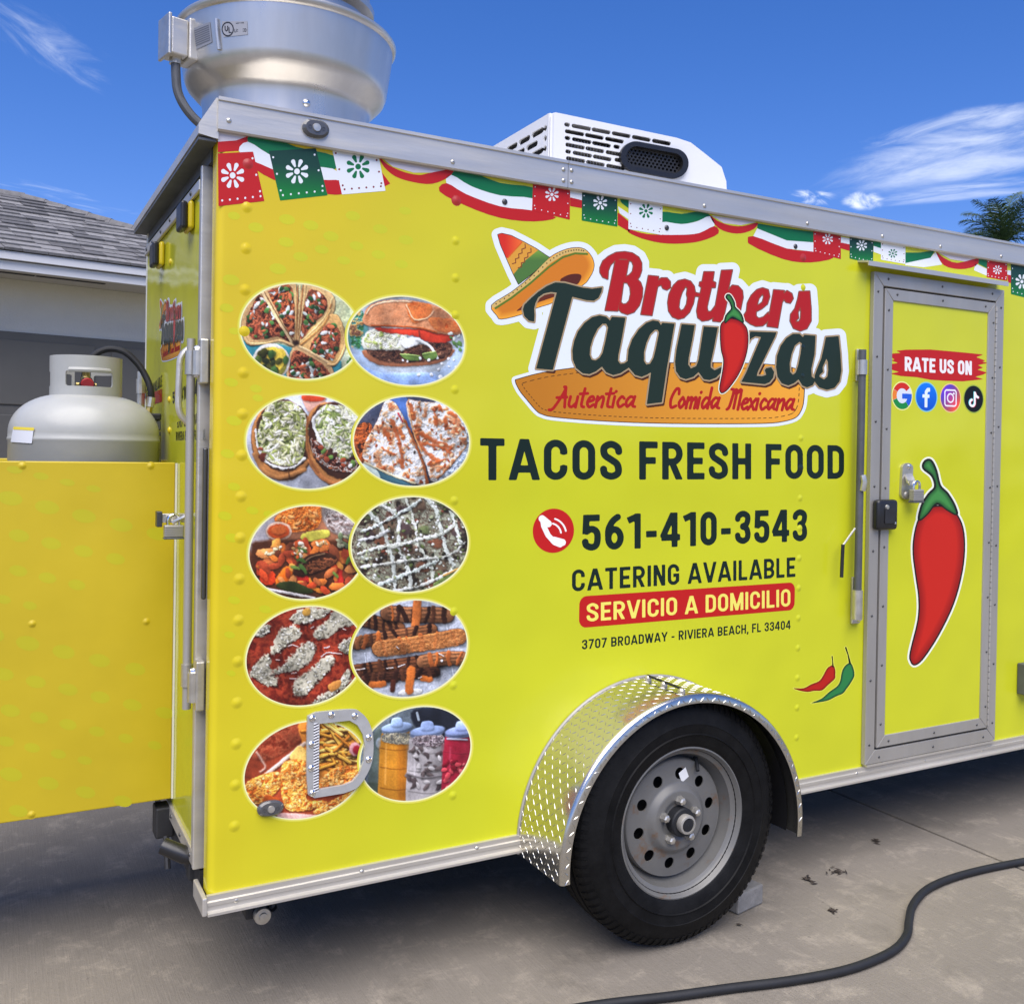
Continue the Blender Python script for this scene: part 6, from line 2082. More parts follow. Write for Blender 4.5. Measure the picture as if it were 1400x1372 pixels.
def f_quesadilla(X, Y):
    p = Paint(X, Y, (60, 66, 84), 41)
    p.tex(None, [(44, 46, 60), (78, 80, 96), (60, 66, 84)], 50)
    p.poly([(900, 60), (1010, 60), (1050, 260), (980, 200)], (70, 100, 156), 8)
    p.poly([(820, 490), (1000, 560), (1060, 600), (850, 560)], (54, 86, 96), 8)
    p.poly([(750, 450), (820, 480), (850, 540), (740, 500)], (190, 206, 196), 6)
    p.tex([(700, 240), (800, 220), (780, 440), (700, 400)], [(60, 34, 26), (190, 92, 40), (120, 60, 34)], 26)
    p.poly([(1180, 90), (1400, 90), (1400, 600), (1180, 560)], (176, 190, 202), 10)
    p.tex([(1180, 300), (1390, 200), (1390, 500), (1200, 560)], [(150, 160, 174), (206, 216, 224), (120, 134, 150)], 30)
    A = [(880, 85), (940, 90), (1000, 200), (1110, 460), (1130, 580), (1060, 570), (900, 510), (760, 440), (760, 330), (830, 210)]
    B = [(1010, 85), (1100, 85), (1220, 100), (1330, 190), (1370, 330), (1290, 450), (1170, 560), (1130, 470), (1050, 270)]
    for q in (A, B):
        p.poly(q, (172, 104, 56), 5)
        p.poly([(x * 0.985 + 0.015 * 1000, y * 0.98 + 6) for x, y in q], (220, 222, 218), 8, 6)
        p.tex(q, [(226, 228, 226), (218, 216, 208), (222, 224, 222), (206, 150, 100), (170, 88, 44)], 40, con=2.2, amt=0.8)
    for q, w_ in (([(920, 190), (960, 300), (985, 440)], 20), ([(880, 260), (910, 310)], 30), ([(970, 260), (990, 300)], 26), ([(1060, 260), (1180, 320), (1280, 400)], 26), ([(1070, 290), (1110, 370), (1200, 440)], 24), ([(1110, 330), (1230, 360)], 18), ([(1140, 460), (1240, 430)], 16),
                  ([(1180, 160), (1190, 220)], 22), ([(1240, 180), (1250, 240)], 24), ([(1200, 110), (1220, 130)], 20), ([(1270, 150), (1300, 170)], 24), ([(1030, 100), (1050, 180)], 26), ([(860, 360), (940, 400)], 10), ([(1300, 240), (1320, 270)], 20), ([(1220, 330), (1280, 360)], 18), ([(970, 440), (980, 470)], 24), ([(1000, 340), (1020, 360)], 16)):
        p.line(q, w_, (176, 84, 38), 10, 14, 18, 0.85)
    p.bits(A, 46, [(196, 120, 66), (150, 70, 36), (214, 180, 140)], 11, 1.8)
    p.bits(B, 54, [(196, 120, 66), (160, 76, 40), (120, 60, 34), (214, 180, 140)], 12, 1.8)
    p.bits(A + [(900, 200)], 12, [(60, 50, 40), (232, 232, 230)], 10)
    p.line([(1000, 200), (1060, 330), (1115, 470), (1135, 580)], 14, (150, 78, 36), 6, 6)
    p.line([(1022, 110), (1050, 260), (1100, 380)], 7, (206, 150, 96), 4)
    p.line([(960, 150), (985, 205)], 8, (176, 40, 60), 4)
    p.line([(760, 445), (900, 512), (1060, 572)], 12, (196, 186, 150), 6, 5)
    p.speck(0.10)
    return p.C


def f_fajitas(X, Y):
    p = Paint(X, Y, (150, 96, 66), 51)
    p.poly([(60, 330), (120, 210), (260, 150), (200, 280), (120, 380)], (176, 170, 172), 18)
    p.tex([(220, 170), (300, 110), (400, 90), (500, 100), (480, 220), (360, 250), (280, 240)], [(196, 92, 30), (226, 130, 52), (206, 104, 40), (232, 150, 76)], 22)
    p.bits([(230, 160), (480, 100), (470, 220), (300, 230)], 40, [(232, 150, 70), (190, 84, 26), (236, 166, 96)], 13, 2.4)
    p.poly([(500, 110), (620, 110), (740, 190), (720, 260), (560, 250)], (150, 138, 130), 16)
    p.tex([(520, 120), (640, 120), (730, 190), (700, 240), (560, 240)], [(130, 112, 104), (180, 172, 164), (150, 136, 128), (90, 70, 62)], 26)
    p.ell(245, 245, 78, 56, (222, 186, 160), 5)
    p.ell(245, 246, 66, 44, (190, 74, 30), 6)
    p.ell(245, 238, 46, 28, (206, 100, 46), 12, 6)
    p.poly([(80, 370), (160, 300), (740, 330), (740, 640), (100, 600)], (74, 40, 24), 20)
    p.poly([(390, 260), (530, 235), (540, 280), (400, 310)], (190, 180, 70), 6, 5)
    for q, c in (([(160, 420), (180, 360), (260, 310), (290, 350), (270, 400)], (206, 104, 42)), ([(285, 400), (310, 330), (380, 300), (440, 340), (420, 420), (330, 460)], (200, 84, 44)), ([(440, 320), (520, 290), (560, 340), (500, 370)], (198, 108, 50)), ([(580, 370), (680, 370), (690, 430), (610, 430)], (204, 112, 50)),
                 ([(130, 520), (200, 480), (230, 540), (170, 570)], (206, 60, 26)), ([(230, 530), (290, 455), (330, 490), (290, 560), (240, 570)], (226, 106, 28)), ([(320, 520), (400, 500), (430, 550), (350, 555)], (190, 44, 34)), ([(580, 480), (640, 480), (620, 600), (590, 610)], (196, 46, 36)),
                 ([(430, 520), (470, 580), (560, 610), (520, 620), (440, 590)], (204, 120, 40)), ([(660, 540), (720, 500), (730, 540), (680, 580)], (206, 120, 44)), ([(110, 440), (140, 430), (140, 500), (115, 510)], (170, 60, 34))):
        p.poly(q, (70, 26, 14), 8)
        p.poly(q, c, 6, 7, 20)
    p.bits([(90, 360), (300, 300), (720, 350), (730, 560), (500, 630), (180, 570)], 46, [(196, 70, 34), (206, 110, 44), (150, 60, 34), (180, 96, 50), (120, 60, 36), (214, 140, 60), (206, 130, 70)], 44, 1.9)
    p.poly([(330, 490), (370, 420), (480, 370), (580, 390), (590, 440), (480, 490), (380, 520)], (52, 30, 20), 8, 6)
    p.tex([(400, 440), (570, 400), (580, 440), (420, 500)], [(40, 22, 14), (116, 66, 40), (70, 40, 26)], 20)
    p.line([(360, 460), (440, 400), (520, 380)], 8, (120, 92, 66), 6)
    for q in ([(160, 360), (270, 320), (270, 350), (180, 390)], [(310, 330), (380, 305), (410, 350), (330, 400)], [(450, 310), (530, 295), (540, 320), (470, 340)]):
        p.bits(q, 16, [(226, 206, 160), (232, 220, 190), (196, 150, 90)], 12, 1.5)
    p.poly([(230, 560), (330, 545), (450, 600), (400, 620), (280, 600)], (44, 52, 24), 6)
    p.bits([(130, 340), (700, 400), (720, 560), (160, 500)], 7, [(70, 100, 44), (96, 120, 52)], 20, 3.0)
    p.line([(180, 590), (280, 610), (460, 645)], 16, (196, 190, 186), 6)
    p.bits([(340, 300), (440, 340), (400, 400), (300, 420)], 10, [(232, 220, 196), (216, 90, 40)], 16)
    p.bits([(590, 260), (690, 270), (680, 340), (580, 340)], 10, [(150, 150, 120), (96, 110, 76), (180, 176, 160)], 24)
    p.speck(0.14)
    return p.C


def f_nachos(X, Y):
    p = Paint(X, Y, (120, 118, 104), 61)
    p.tex(None, [(44, 38, 32), (96, 82, 66), (130, 134, 112), (84, 66, 56), (150, 152, 130)], 40, con=3)
    for i in range(26):
        x, y = p.r.uniform(720, 1340), p.r.uniform(60, 590)
        p.ell(x, y, p.r.uniform(26, 46), p.r.uniform(22, 40), p.r.choice([(92, 64, 52), (70, 56, 54), (104, 84, 66), (84, 92, 58), (120, 76, 54)]), 12, 14, 22)
    box = [(700, 60), (1360, 60), (1360, 600), (700, 600)]
    p.bits(box, 120, [(84, 96, 52), (60, 44, 36), (150, 156, 120), (110, 60, 44), (40, 40, 30)], 15, 1.6)
    cr = (208, 212, 200)
    for q in ([(760, 110), (850, 200), (900, 330), (930, 440), (940, 600)], [(860, 90), (960, 160), (960, 330), (1010, 450), (1040, 590)], [(1010, 60), (1060, 200), (1080, 330), (1150, 430), (1165, 530)], [(1130, 50), (1190, 120), (1220, 250), (1250, 370), (1290, 450)], [(1270, 130), (1310, 220), (1330, 310)],
              [(720, 380), (850, 340), (960, 330), (1090, 290), (1230, 260), (1300, 190)], [(740, 250), (870, 190), (1000, 120), (1090, 60)], [(740, 460), (880, 440), (1010, 420), (1130, 410), (1260, 390), (1360, 310)], [(850, 560), (960, 520), (1080, 470), (1200, 420)], [(940, 600), (1060, 580), (1170, 540), (1280, 480)], [(720, 300), (820, 280), (900, 240)]):
        p.line(q, p.r.uniform(13, 22), tuple(v * p.r.uniform(0.96, 1.0) for v in cr), 6, 14, 20, 0.95, rel=0.4, rr=6, sh=0.5, so=7)
    p.bits(box, 160, [(206, 210, 198), (190, 196, 180), (150, 156, 120), (216, 218, 210)], 11, 1.4)
    p.poly([(1170, 560), (1300, 490), (1330, 520), (1200, 620)], (84, 100, 50), 6)
    p.line([(1230, 510), (1340, 460)], 12, (196, 150, 80), 5)
    p.speck(0.22)
    return p.C


def f_enchiladas(X, Y):
    p = Paint(X, Y, (116, 38, 24), 71)
    p.tex(None, [(84, 26, 18), (128, 44, 28), (146, 56, 34), (104, 32, 22)], 50)
    for q in ([(310, 140), (340, 100), (420, 70), (540, 75), (530, 110), (440, 150), (400, 170)], [(550, 130), (560, 95), (640, 85), (740, 130), (700, 160), (620, 190), (540, 240), (480, 260), (460, 220), (480, 190)], [(200, 330), (260, 200), (340, 180), (380, 230), (330, 270), (250, 330)], [(80, 440), (130, 370), (190, 340), (190, 420), (220, 470), (240, 540), (150, 520), (90, 480)],
              [(190, 470), (280, 400), (330, 340), (420, 270), (470, 300), (440, 370), (380, 430), (280, 450)], [(330, 570), (350, 500), (440, 430), (500, 380), (580, 360), (550, 440), (480, 510), (400, 590)], [(440, 640), (500, 590), (590, 540), (640, 450), (680, 450), (650, 530), (560, 600), (520, 640)], [(600, 290), (680, 250), (700, 330), (640, 340)], [(640, 590), (720, 500), (760, 520), (690, 590)], [(90, 220), (180, 170), (190, 210), (130, 240)]):
        p.poly(q, (84, 28, 20), 12)
        p.poly(q, (176, 170, 148), 10, 26, 20)
        p.bits(q, 60, [(206, 202, 184), (150, 146, 122), (192, 188, 166), (120, 112, 92), (214, 210, 196)], 9, 1.5)
    p.poly([(390, 80), (430, 70), (430, 110), (395, 115)], (176, 132, 56), 6)
    p.poly([(540, 530), (610, 500), (610, 540), (560, 570)], (180, 120, 56), 6)
    for q in ([(300, 300), (330, 290), (360, 300)], [(500, 360), (540, 335), (620, 345)], [(520, 310), (550, 300)], [(320, 460), (350, 455)], [(230, 380), (250, 380)], [(310, 490), (350, 490)], [(630, 195), (645, 200)], [(580, 610), (620, 605)], [(440, 190), (455, 180)]):
        p.line(q, 5, (226, 206, 198), 3)
    p.speck(0.16)
    return p.C


def f_churros(X, Y):
    p = Paint(X, Y, (170, 176, 184), 81)
    p.tex(None, [(160, 166, 176), (184, 188, 196), (150, 156, 166)], 90)
    p.line([(1250, 120), (1260, 300), (1290, 470)], 6, (206, 212, 220), 4)
    p.line([(760, 340), (770, 420)], 8, (206, 212, 220), 4)
    p.poly([(980, 560), (1090, 550), (1090, 580), (970, 590)], (206, 206, 200), 4)

    def stick(q, w_, base, dk, n):
        p.line(q, w_ + 6, (44, 26, 20), 8, rel=0, sh=0.6, so=14)
        p.line(q, w_, base, 5, 3, rel=0.5, rr=w_ * 0.3)
        for o_ in (-0.30, -0.02, 0.26):                     # ridges along the dough
            p.line([(x, y + o_ * w_) for x, y in q], w_ * 0.10, tuple(v * 0.62 for v in base), 6, 3, 16, 0.8, rel=0, sh=0)
            p.line([(x, y + (o_ - 0.12) * w_) for x, y in q], w_ * 0.08, tuple(min(255, v * 1.3) for v in base), 6, 3, 16, 0.7, rel=0, sh=0)
        for k in range(n):
            t = (k + 0.5 + p.r.uniform(-0.3, 0.3)) / n
            i = t * (len(q) - 1)
            a = int(i)
            x = q[a][0] + (q[min(a + 1, len(q) - 1)][0] - q[a][0]) * (i - a)
            y = q[a][1] + (q[min(a + 1, len(q) - 1)][1] - q[a][1]) * (i - a)
            d = p.r.uniform(-16, 22)
            p.line([(x - d, y - w_ * 0.46), (x + p.r.uniform(-8, 8), y), (x + d, y + w_ * 0.46)], p.r.uniform(12, 30), p.r.choice(dk), 5, 7, 14, 0.9, rel=0.5, rr=6, sh=0.3, so=4)
    br, ch, ca = (120, 74, 44), [(46, 26, 20), (36, 20, 16), (80, 46, 30)], [(186, 96, 40), (160, 84, 40), (130, 80, 46)]
    stick([(760, 140), (880, 170), (960, 190)], 80, br, ch, 5)
    stick([(900, 100), (1060, 110), (1250, 110)], 90, (130, 84, 54), ch + ca[:1], 8)
    p.line([(1075, 30), (1068, 110), (1060, 200)], 50, (190, 104, 48), 8)
    stick([(710, 280), (860, 250), (1160, 200)], 70, br, ch + ca, 9)
    stick([(700, 450), (900, 420), (1200, 380)], 80, (96, 56, 34), ch, 9)
    stick([(1110, 390), (1240, 370), (1340, 370)], 80, (130, 84, 52), ch[:1] + ca, 4)
    stick([(760, 500), (900, 480), (1180, 450)], 56, (60, 34, 24), ch, 8)
    stick([(850, 310), (1080, 280), (1320, 240)], 92, (168, 106, 56), ca, 6)
    p.tex([(840, 270), (1080, 240), (1340, 195), (1345, 285), (1080, 330), (845, 360)], [(140, 84, 42), (186, 118, 64), (160, 100, 56), (196, 132, 78)], 12, amt=0.6)
    for q, w_ in (([(1040, 440), (1030, 500), (1025, 560)], 50), ([(800, 530), (870, 520)], 40), ([(1110, 490), (1150, 495)], 34)):
        p.line(q, w_, (184, 98, 40), 8, 6)
    p.line([(930, 510), (925, 560)], 30, (70, 34, 24), 8)
    p.line([(1180, 440), (1205, 465)], 14, (40, 24, 18), 5)
    for q in ([(890, 430), (930, 425)], [(960, 420), (1000, 405)], [(950, 300), (965, 312)], [(1200, 340), (1230, 355)], [(700, 440), (760, 430)], [(1080, 490), (1100, 480)]):
        p.line(q, 5, (226, 216, 210), 3)
    p.ell(1220, 384, 8, 8, (236, 232, 228), 4)
    p.speck(0.16)
    return p.C


def f_fries(X, Y):
    p = Paint(X, Y, (150, 62, 34), 91)
    p.poly([(30, 420), (60, 250), (220, 140), (380, 110), (370, 230), (180, 420)], (132, 54, 32), 10)
    p.tex([(60, 300), (200, 170), (370, 120), (360, 220), (180, 330)], [(110, 40, 24), (156, 76, 48), (130, 52, 32)], 40, emb=0.1)
    p.line([(110, 290), (160, 370), (130, 400)], 10, (196, 160, 140), 12)
    p.poly([(360, 110), (560, 95), (720, 180), (720, 480), (420, 500), (380, 260)], (206, 126, 48), 10)
    p.line([(160, 420), (270, 330), (390, 235)], 22, (206, 180, 160), 8)
    p.poly([(300, 310), (360, 250), (400, 290), (390, 350), (330, 350)], (214, 176, 92), 6)
    for i in range(70):
        x, y = p.r.uniform(420, 720), p.r.uniform(130, 400)
        a = p.r.uniform(-1.2, 0.9)
        l = p.r.uniform(30, 80)
        p.line([(x - math.cos(a) * l, y + math.sin(a) * l), (x + math.cos(a) * l, y - math.sin(a) * l)], p.r.uniform(15, 24), (150, 82, 26), 5)
        p.line([(x - math.cos(a) * l, y + math.sin(a) * l - 2), (x + math.cos(a) * l, y - math.sin(a) * l - 2)], p.r.uniform(11, 17), p.r.choice([(226, 176, 72), (214, 150, 54), (234, 196, 104), (206, 128, 44)]), 5)
    p.ell(680, 270, 34, 40, (210, 150, 150), 8)
    p.ell(690, 275, 22, 28, (140, 30, 40), 8)
    for q in ([(40, 480), (110, 430), (240, 400), (250, 480), (180, 560), (90, 590), (50, 540)], [(250, 400), (280, 340), (390, 340), (420, 470), (400, 560), (520, 570), (470, 610), (300, 630), (255, 540)], [(470, 460), (560, 380), (690, 370), (700, 450), (600, 510), (480, 530)], [(440, 640), (520, 580), (700, 500), (720, 550), (560, 640)]):
        p.poly(q, (140, 66, 22), 10)
        p.tex(q, [(190, 96, 34), (222, 150, 62), (206, 126, 48), (226, 176, 100), (196, 110, 40)], 30, con=2.8)
        p.bits(q, 24, [(232, 190, 116), (180, 84, 28), (226, 166, 80)], 13, 1.5)
    p.poly([(150, 540), (240, 560), (250, 640), (180, 640)], (150, 66, 24), 10, 6)
    p.poly([(230, 640), (440, 650), (520, 660), (300, 700)], (190, 150, 140), 8)
    p.speck(0.14)
    return p.C


def f_drinks(X, Y):
    p = Paint(X, Y, (92, 104, 112), 97, 0.15)
    p.tex(None, [(70, 82, 90), (110, 122, 130), (90, 100, 106)], 60)
    p.poly([(1020, 40), (1260, 50), (1350, 200), (1200, 250), (1040, 150)], (34, 38, 48), 12)
    p.poly([(780, 200), (850, 170), (830, 560), (760, 480)], (84, 96, 90), 10)
    p.poly([(720, 470), (830, 470), (840, 560), (760, 560)], (60, 70, 60), 10)
    p.ell(825, 235, 24, 32, (134, 146, 152), 8)
    p.line([(1040, 60), (1050, 100)], 14, (176, 190, 200), 5)

    def bottle(x0, x1, yt, c1, c2, lid):
        m_ = (x0 + x1) / 2
        w_ = (x1 - x0)
        p.poly([(x0 + 0.14 * w_, yt - 10), (x1 - 0.12 * w_, yt - 10), (x1 - 0.02 * w_, yt + 80), (x1, yt + 130), (x1 - 0.04 * w_, 720), (x0 + 0.02 * w_, 720), (x0, yt + 130), (x0 + 0.03 * w_, yt + 80)], c1, 5, rel=0.2, rr=30)
        for t in np.linspace(0, 1, 9):                       # round body: light left of the middle, dark at the sides
            xx = x0 + w_ * (0.06 + 0.88 * t)
            b_ = 1.15 - 1.5 * (t - 0.38) ** 2
            p.line([(xx, yt + 60), (xx, 720)], w_ * 0.13, tuple(min(255, v * b_) for v in (c2 if t > 0.5 else c1)), 26, amt=0.55, rel=0, sh=0)
        for yy in (yt + 100, yt + 210, yt + 330):
            p.line([(x0 + 4, yy - 8), (m_, yy + 6), (x1 - 4, yy - 6)], 7, tuple(v * 0.7 for v in c2), 6, amt=0.6, rel=0.4, sh=0)
        p.line([(x0 + 0.20 * w_, yt + 70), (x0 + 0.17 * w_, yt + 300)], 9, tuple(min(255, v + 50) for v in c1), 10, amt=0.6, rel=0, sh=0)
        p.ell(m_ + 4, yt - 14, w_ * 0.46, 30, tuple(v * 0.72 for v in lid), 4, slope=-0.12)
        p.ell(m_ + 4, yt - 28, w_ * 0.46, 27, lid, 4, slope=-0.12, rel=0.4)
        p.poly([(m_ - 0.13 * w_, yt - 32), (m_ - 0.11 * w_, yt - 78), (m_ + 0.15 * w_, yt - 80), (m_ + 0.17 * w_, yt - 34)], tuple(min(255, v * 1.08) for v in lid), 4, rel=0.4)
    bottle(822, 1015, 170, (176, 116, 34), (150, 84, 22), (150, 172, 206))
    p.tex([(850, 180), (1010, 180), (1000, 240), (850, 230)], [(120, 120, 110), (170, 160, 130), (96, 96, 90)], 16)
    bottle(985, 1205, 190, (156, 150, 148), (140, 134, 132), (146, 166, 206))
    p.bits([(1010, 250), (1190, 250), (1180, 500), (990, 490)], 46, [(70, 60, 60), (96, 84, 82), (186, 180, 176)], 18, 2.0)
    p.tex([(1030, 195), (1190, 195), (1180, 250), (1030, 250)], [(90, 76, 78), (150, 140, 140), (70, 60, 64)], 16)
    p.line([(980, 410), (1080, 436), (1190, 420)], 10, (110, 104, 104), 8)
    bottle(1190, 1400, 190, (150, 30, 50), (180, 44, 66), (146, 162, 206))
    p.bits([(1200, 330), (1330, 330), (1280, 480), (1190, 500)], 20, [(206, 70, 80), (120, 20, 36), (216, 110, 110)], 20)
    p.line([(1215, 210), (1330, 215)], 10, (170, 176, 190), 6)
    p.speck(0.10)
    return p.C


PICS = [(410.6, 453, 81.5, 64.7, 380, 4.375, f_tacos, 0), (555, 466, 79.3, 60.2, 380, 4.375, f_torta, 1), (419.6, 604, 82, 63.6, 530, 4.375, f_sopes, 0), (562.5, 603, 78.6, 60.7, 530, 4.375, f_quesadilla, 1), (419.6, 755, 78.6, 63.4, 670, 4.375, f_fajitas, 0),
        (560, 744, 79.2, 64.4, 670, 4.375, f_nachos, 1), (417, 896.6, 80, 67.2, 815, 4.375, f_enchiladas, 0), (559.7, 886.3, 78.4, 65.8, 815, 4.375, f_churros, 1), (416.8, 1052, 82.5, 66.4, 960, 4.242, f_fries, 0), (567.9, 1030, 75.2, 64.0, 960, 4.242, f_drinks, 1)]
PICL = ['tacos with chopped onion and cilantro', 'filled bread roll sandwich', 'two sopes topped with shredded lettuce', 'browned quesadilla cut in wedges', 'fajitas with rice and peppers', 'loaded nachos under white crema', 'enchiladas in red sauce with crumbled cheese', 'churros with chocolate drizzle', 'fries with fried fillets', 'bottles of coloured drinks']
for (cx, cy, rx, ry, oy, s, fn, right), lab in zip(PICS, PICL):
    sl = (661 - cy) / (3139 - cx)
    ry2 = math.sqrt(ry * ry - (rx * sl) ** 2)
    pr = Print(SM)
    k = 4 if right else 2
    for j, (ex, c) in enumerate(((4.6, (206, 200, 62)), (3.1, (214, 208, 96)), (1.7, (226, 224, 170)))):
        pr.layer((cx - rx - 8, cx + rx + 8, cy - ry - 8, cy + ry + 8), 1.2, lambda X, Y: sd_ell(X, Y, cx, cy, rx + ex, ry2 + ex, sl), c, k + j * 0.4)
    nx, ny = 176, 148
    u, v = np.meshgrid(np.linspace(-1, 1, nx), np.linspace(-1, 1, ny))
    a, b = u * np.sqrt(1 - v * v / 2), v * np.sqrt(1 - u * u / 2)
    x, y = cx + a * rx - 0.013 * b * ry2, cy + b * ry2 + a * rx * sl
    x, y = x.ravel(), y.ravel()
    col = fn((x - 325) * s, (y - oy) * s)
    idx = np.arange(nx * ny).reshape(ny, nx)
    F = np.stack([idx[:-1, :-1], idx[:-1, 1:], idx[1:, 1:], idx[1:, :-1]], -1).reshape(-1, 4)
    pr.raw(SM(np.stack([x, y], 1), k + 1.4), F.tolist(), col)
    pr.build('food_picture', SIDE, label='printed picture of ' + lab)


# ------------------------------------------------------------------ prints on the side door
DM = side_map(DY)
rt = Print(DM)
band = Q(1195, 470, 8.235, [(250, 78), (360, 66), (640, 64), (860, 84), (1040, 100), (1228, 120), (1150, 150), (1250, 188), (1220, 202), (1280, 214), (1170, 240), (1228, 268), (1165, 290), (1268, 322), (1230, 345), (1140, 370), (1230, 398), (1000, 422), (800, 415), (640, 405), (480, 375), (300, 362), (180, 335), (280, 315), (225, 300), (130, 262), (118, 240), (270, 215), (190, 185), (230, 178), (165, 125), (215, 108), (300, 102)])
rt.layer((1205, 1355, 474, 525), 0.6, lambda X, Y: sd_poly(X, Y, band), (178, 26, 24), 1)
text(rt, 'RATE US ON', (1236.9, 507), (1328.6, 512.8), (1236.9, 487.4), (1328.6, 493.6), (226, 222, 218), 0.20, 2, gap=0.07, cell=0.03)
rt.build('lettering', DP, label='white RATE US ON over a red brush stroke')


def icon(cx, cy, rx, ry, layers, ring, name):
    pr = Print(DM)
    bb = (cx - rx - 2, cx + rx + 2, cy - ry - 2, cy + ry + 2)
    pr.layer(bb, 0.6, lambda X, Y: sd_ell(X, Y, cx, cy, rx + 1.2, ry + 1.6, 0.04), ring, 1)
    for i, (fn, c) in enumerate(layers):
        # icon space: x, y in -1..1, y up
        f2 = lambda X, Y, fn=fn: fn((X - cx) / rx, -(Y - cy - 0.04 * (X - cx)) / ry)
        c2 = (lambda x, y, c=c: c((x - cx) / rx, -(y - cy) / ry)) if callable(c) else c
        pr.layer(bb, 0.35, f2, c2, 2 + i)
    return pr.build('social_icon', DP, label=name)


disc = lambda X, Y: np.hypot(X, Y) - 1
ang = lambda X, Y: np.degrees(np.arctan2(Y, X))
ringG = lambda X, Y: np.abs(np.hypot(X, Y) - 0.78) - 0.22
icon(1233.3, 541, 13.2, 18.2, [(disc, (206, 212, 222)), (lambda X, Y: np.where((ang(X, Y) > 38) & (ang(X, Y) < 150), ringG(X, Y), 1), (196, 40, 30)), (lambda X, Y: np.where((ang(X, Y) >= 150) | (ang(X, Y) < -160), ringG(X, Y), 1), (222, 122, 46)), (lambda X, Y: np.where((ang(X, Y) >= -160) & (ang(X, Y) < -48), ringG(X, Y), 1), (24, 128, 60)),
     (lambda X, Y: np.minimum(np.where((ang(X, Y) >= -48) & (ang(X, Y) < 8), ringG(X, Y), 1), np.maximum(np.maximum(-X, X - 0.98), np.abs(Y + 0.02) - 0.19)), (34, 88, 196))], (226, 226, 140), 'round search engine icon with a four-colour letter G')
icon(1266.4, 542.5, 14, 19, [(disc, lambda x, y: np.array((12, 116, 220)) + np.array((0, -40, -40)) * np.clip(0.5 - y * 0.5, 0, 1)[:, None]),
     (lambda X, Y: np.minimum(sd_stroke(X, Y, [(0.36, 0.52), (0.14, 0.52), (-0.02, 0.36), (-0.04, -0.75)], 0.27, True), sd_stroke(X, Y, [(-0.38, 0.06), (0.30, 0.06)], 0.24, True)), (214, 226, 240))], (120, 190, 190), 'round blue icon with a white letter f')
icon(1299.4, 544, 13.3, 18.6, [(disc, lambda x, y: np.array((74, 60, 180)) + (np.array((214, 84, 44)) - np.array((74, 60, 180))) * np.clip(0.42 + 0.42 * x - 0.42 * y, 0, 1)[:, None] + np.array((60, -10, 20)) * np.exp(-((x + y) ** 2) * 2)[:, None] * 0.6),
     (lambda X, Y: np.abs(sd_rbox(X, Y, 0, 0, 0.58, 0.58, 0.2)) - 0.055, (236, 226, 236)), (lambda X, Y: np.abs(np.hypot(X, Y) - 0.31) - 0.055, (236, 226, 236)), (lambda X, Y: np.hypot(X - 0.34, Y - 0.34) - 0.085, (236, 226, 236))], (226, 190, 120), 'round purple and orange icon with a white camera outline')
note = lambda X, Y: np.minimum(np.minimum(sd_stroke(X, Y, arcp(-0.14, -0.30, 0.26, 0.24, 100, 360, 14), 0.18), sd_stroke(X, Y, [(0.12, -0.30), (0.12, 0.55)], 0.18, True)), sd_stroke(X, Y, [(0.14, 0.46), (0.26, 0.22), (0.46, 0.14)], 0.2))
icon(1331, 545.3, 12.9, 18, [(disc, (8, 10, 12)), (lambda X, Y: note(X + 0.05, Y - 0.02), (60, 190, 190)), (lambda X, Y: note(X - 0.05, Y + 0.02), (200, 60, 80)), (note, (232, 232, 232))], (150, 170, 60), 'round black icon with a white musical note')
DB = lambda p: Q(1150, 600, 2.984, p)
dc = Print(DM)
chilli(dc, DB([(318, 330), (350, 296), (390, 276), (450, 290), (488, 345), (500, 430), (490, 540), (455, 670), (395, 795), (335, 888), (302, 917), (287, 905), (285, 870), (316, 740), (320, 650), (308, 560), (297, 470), (300, 400)]),
       DB([(318, 330), (330, 270), (358, 225), (384, 195), (372, 150), (336, 118), (342, 92), (365, 88), (386, 128), (402, 190), (432, 222), (460, 268), (470, 308), (430, 288), (390, 262), (352, 306)]), None, (1238, 1325, 620, 916), 0.8, 2, 2.0, 4.4)
dc.build('chilli_print', DP, label='large red chilli pepper print with green stalk')

# fan rating plate and approval mark, on the bowl
bm_ = lambda q, k: on_bowl(q[:, 0], q[:, 1], 0.0012 + 0.0004 * k)
ul = Print(bm_)
ul.curved = True
ul.layer((302, 340, 28, 52), 0.6, lambda X, Y: sd_poly(X, Y, [(303.5, 29.5), (338, 29), (338.5, 47.5), (305, 51)]), (150, 152, 158), 0)
ul.layer((300, 322, 28, 52), 0.4, lambda X, Y: np.abs(sd_ell(X, Y, 311.3, 40, 7.6, 9.2)) - 0.7, (40, 42, 50), 1)
for seg in ([(307.6, 36), (307.8, 41), (309.6, 42.6), (311.2, 41), (311.2, 36)], [(313, 38), (313.2, 44.6), (316, 44.6)]):
    ul.layer((304, 320, 32, 48), 0.35, lambda X, Y: sd_stroke(X, Y, seg, 1.3), (40, 42, 50), 1)
text(ul, 'LISTED', (320.5, 44.4), (336.8, 43.6), (320.5, 40), (336.8, 39), (40, 42, 50), 0.17, 1, cell=0.06)
text(ul, 'MOTOR', (322.5, 32.8), (333.5, 32.2), (322.5, 31.2), (333.5, 30.4), (60, 62, 70), 0.17, 1, cell=0.08)
ul.build('approval_mark', FAN)
pr = Print(bm_)
pr.curved = True
pr.layer((260, 292, 28, 72), 0.8, lambda X, Y: sd_poly(X, Y, [(262, 40), (287, 30), (290, 58), (266, 69)]), (128, 132, 142), 0)
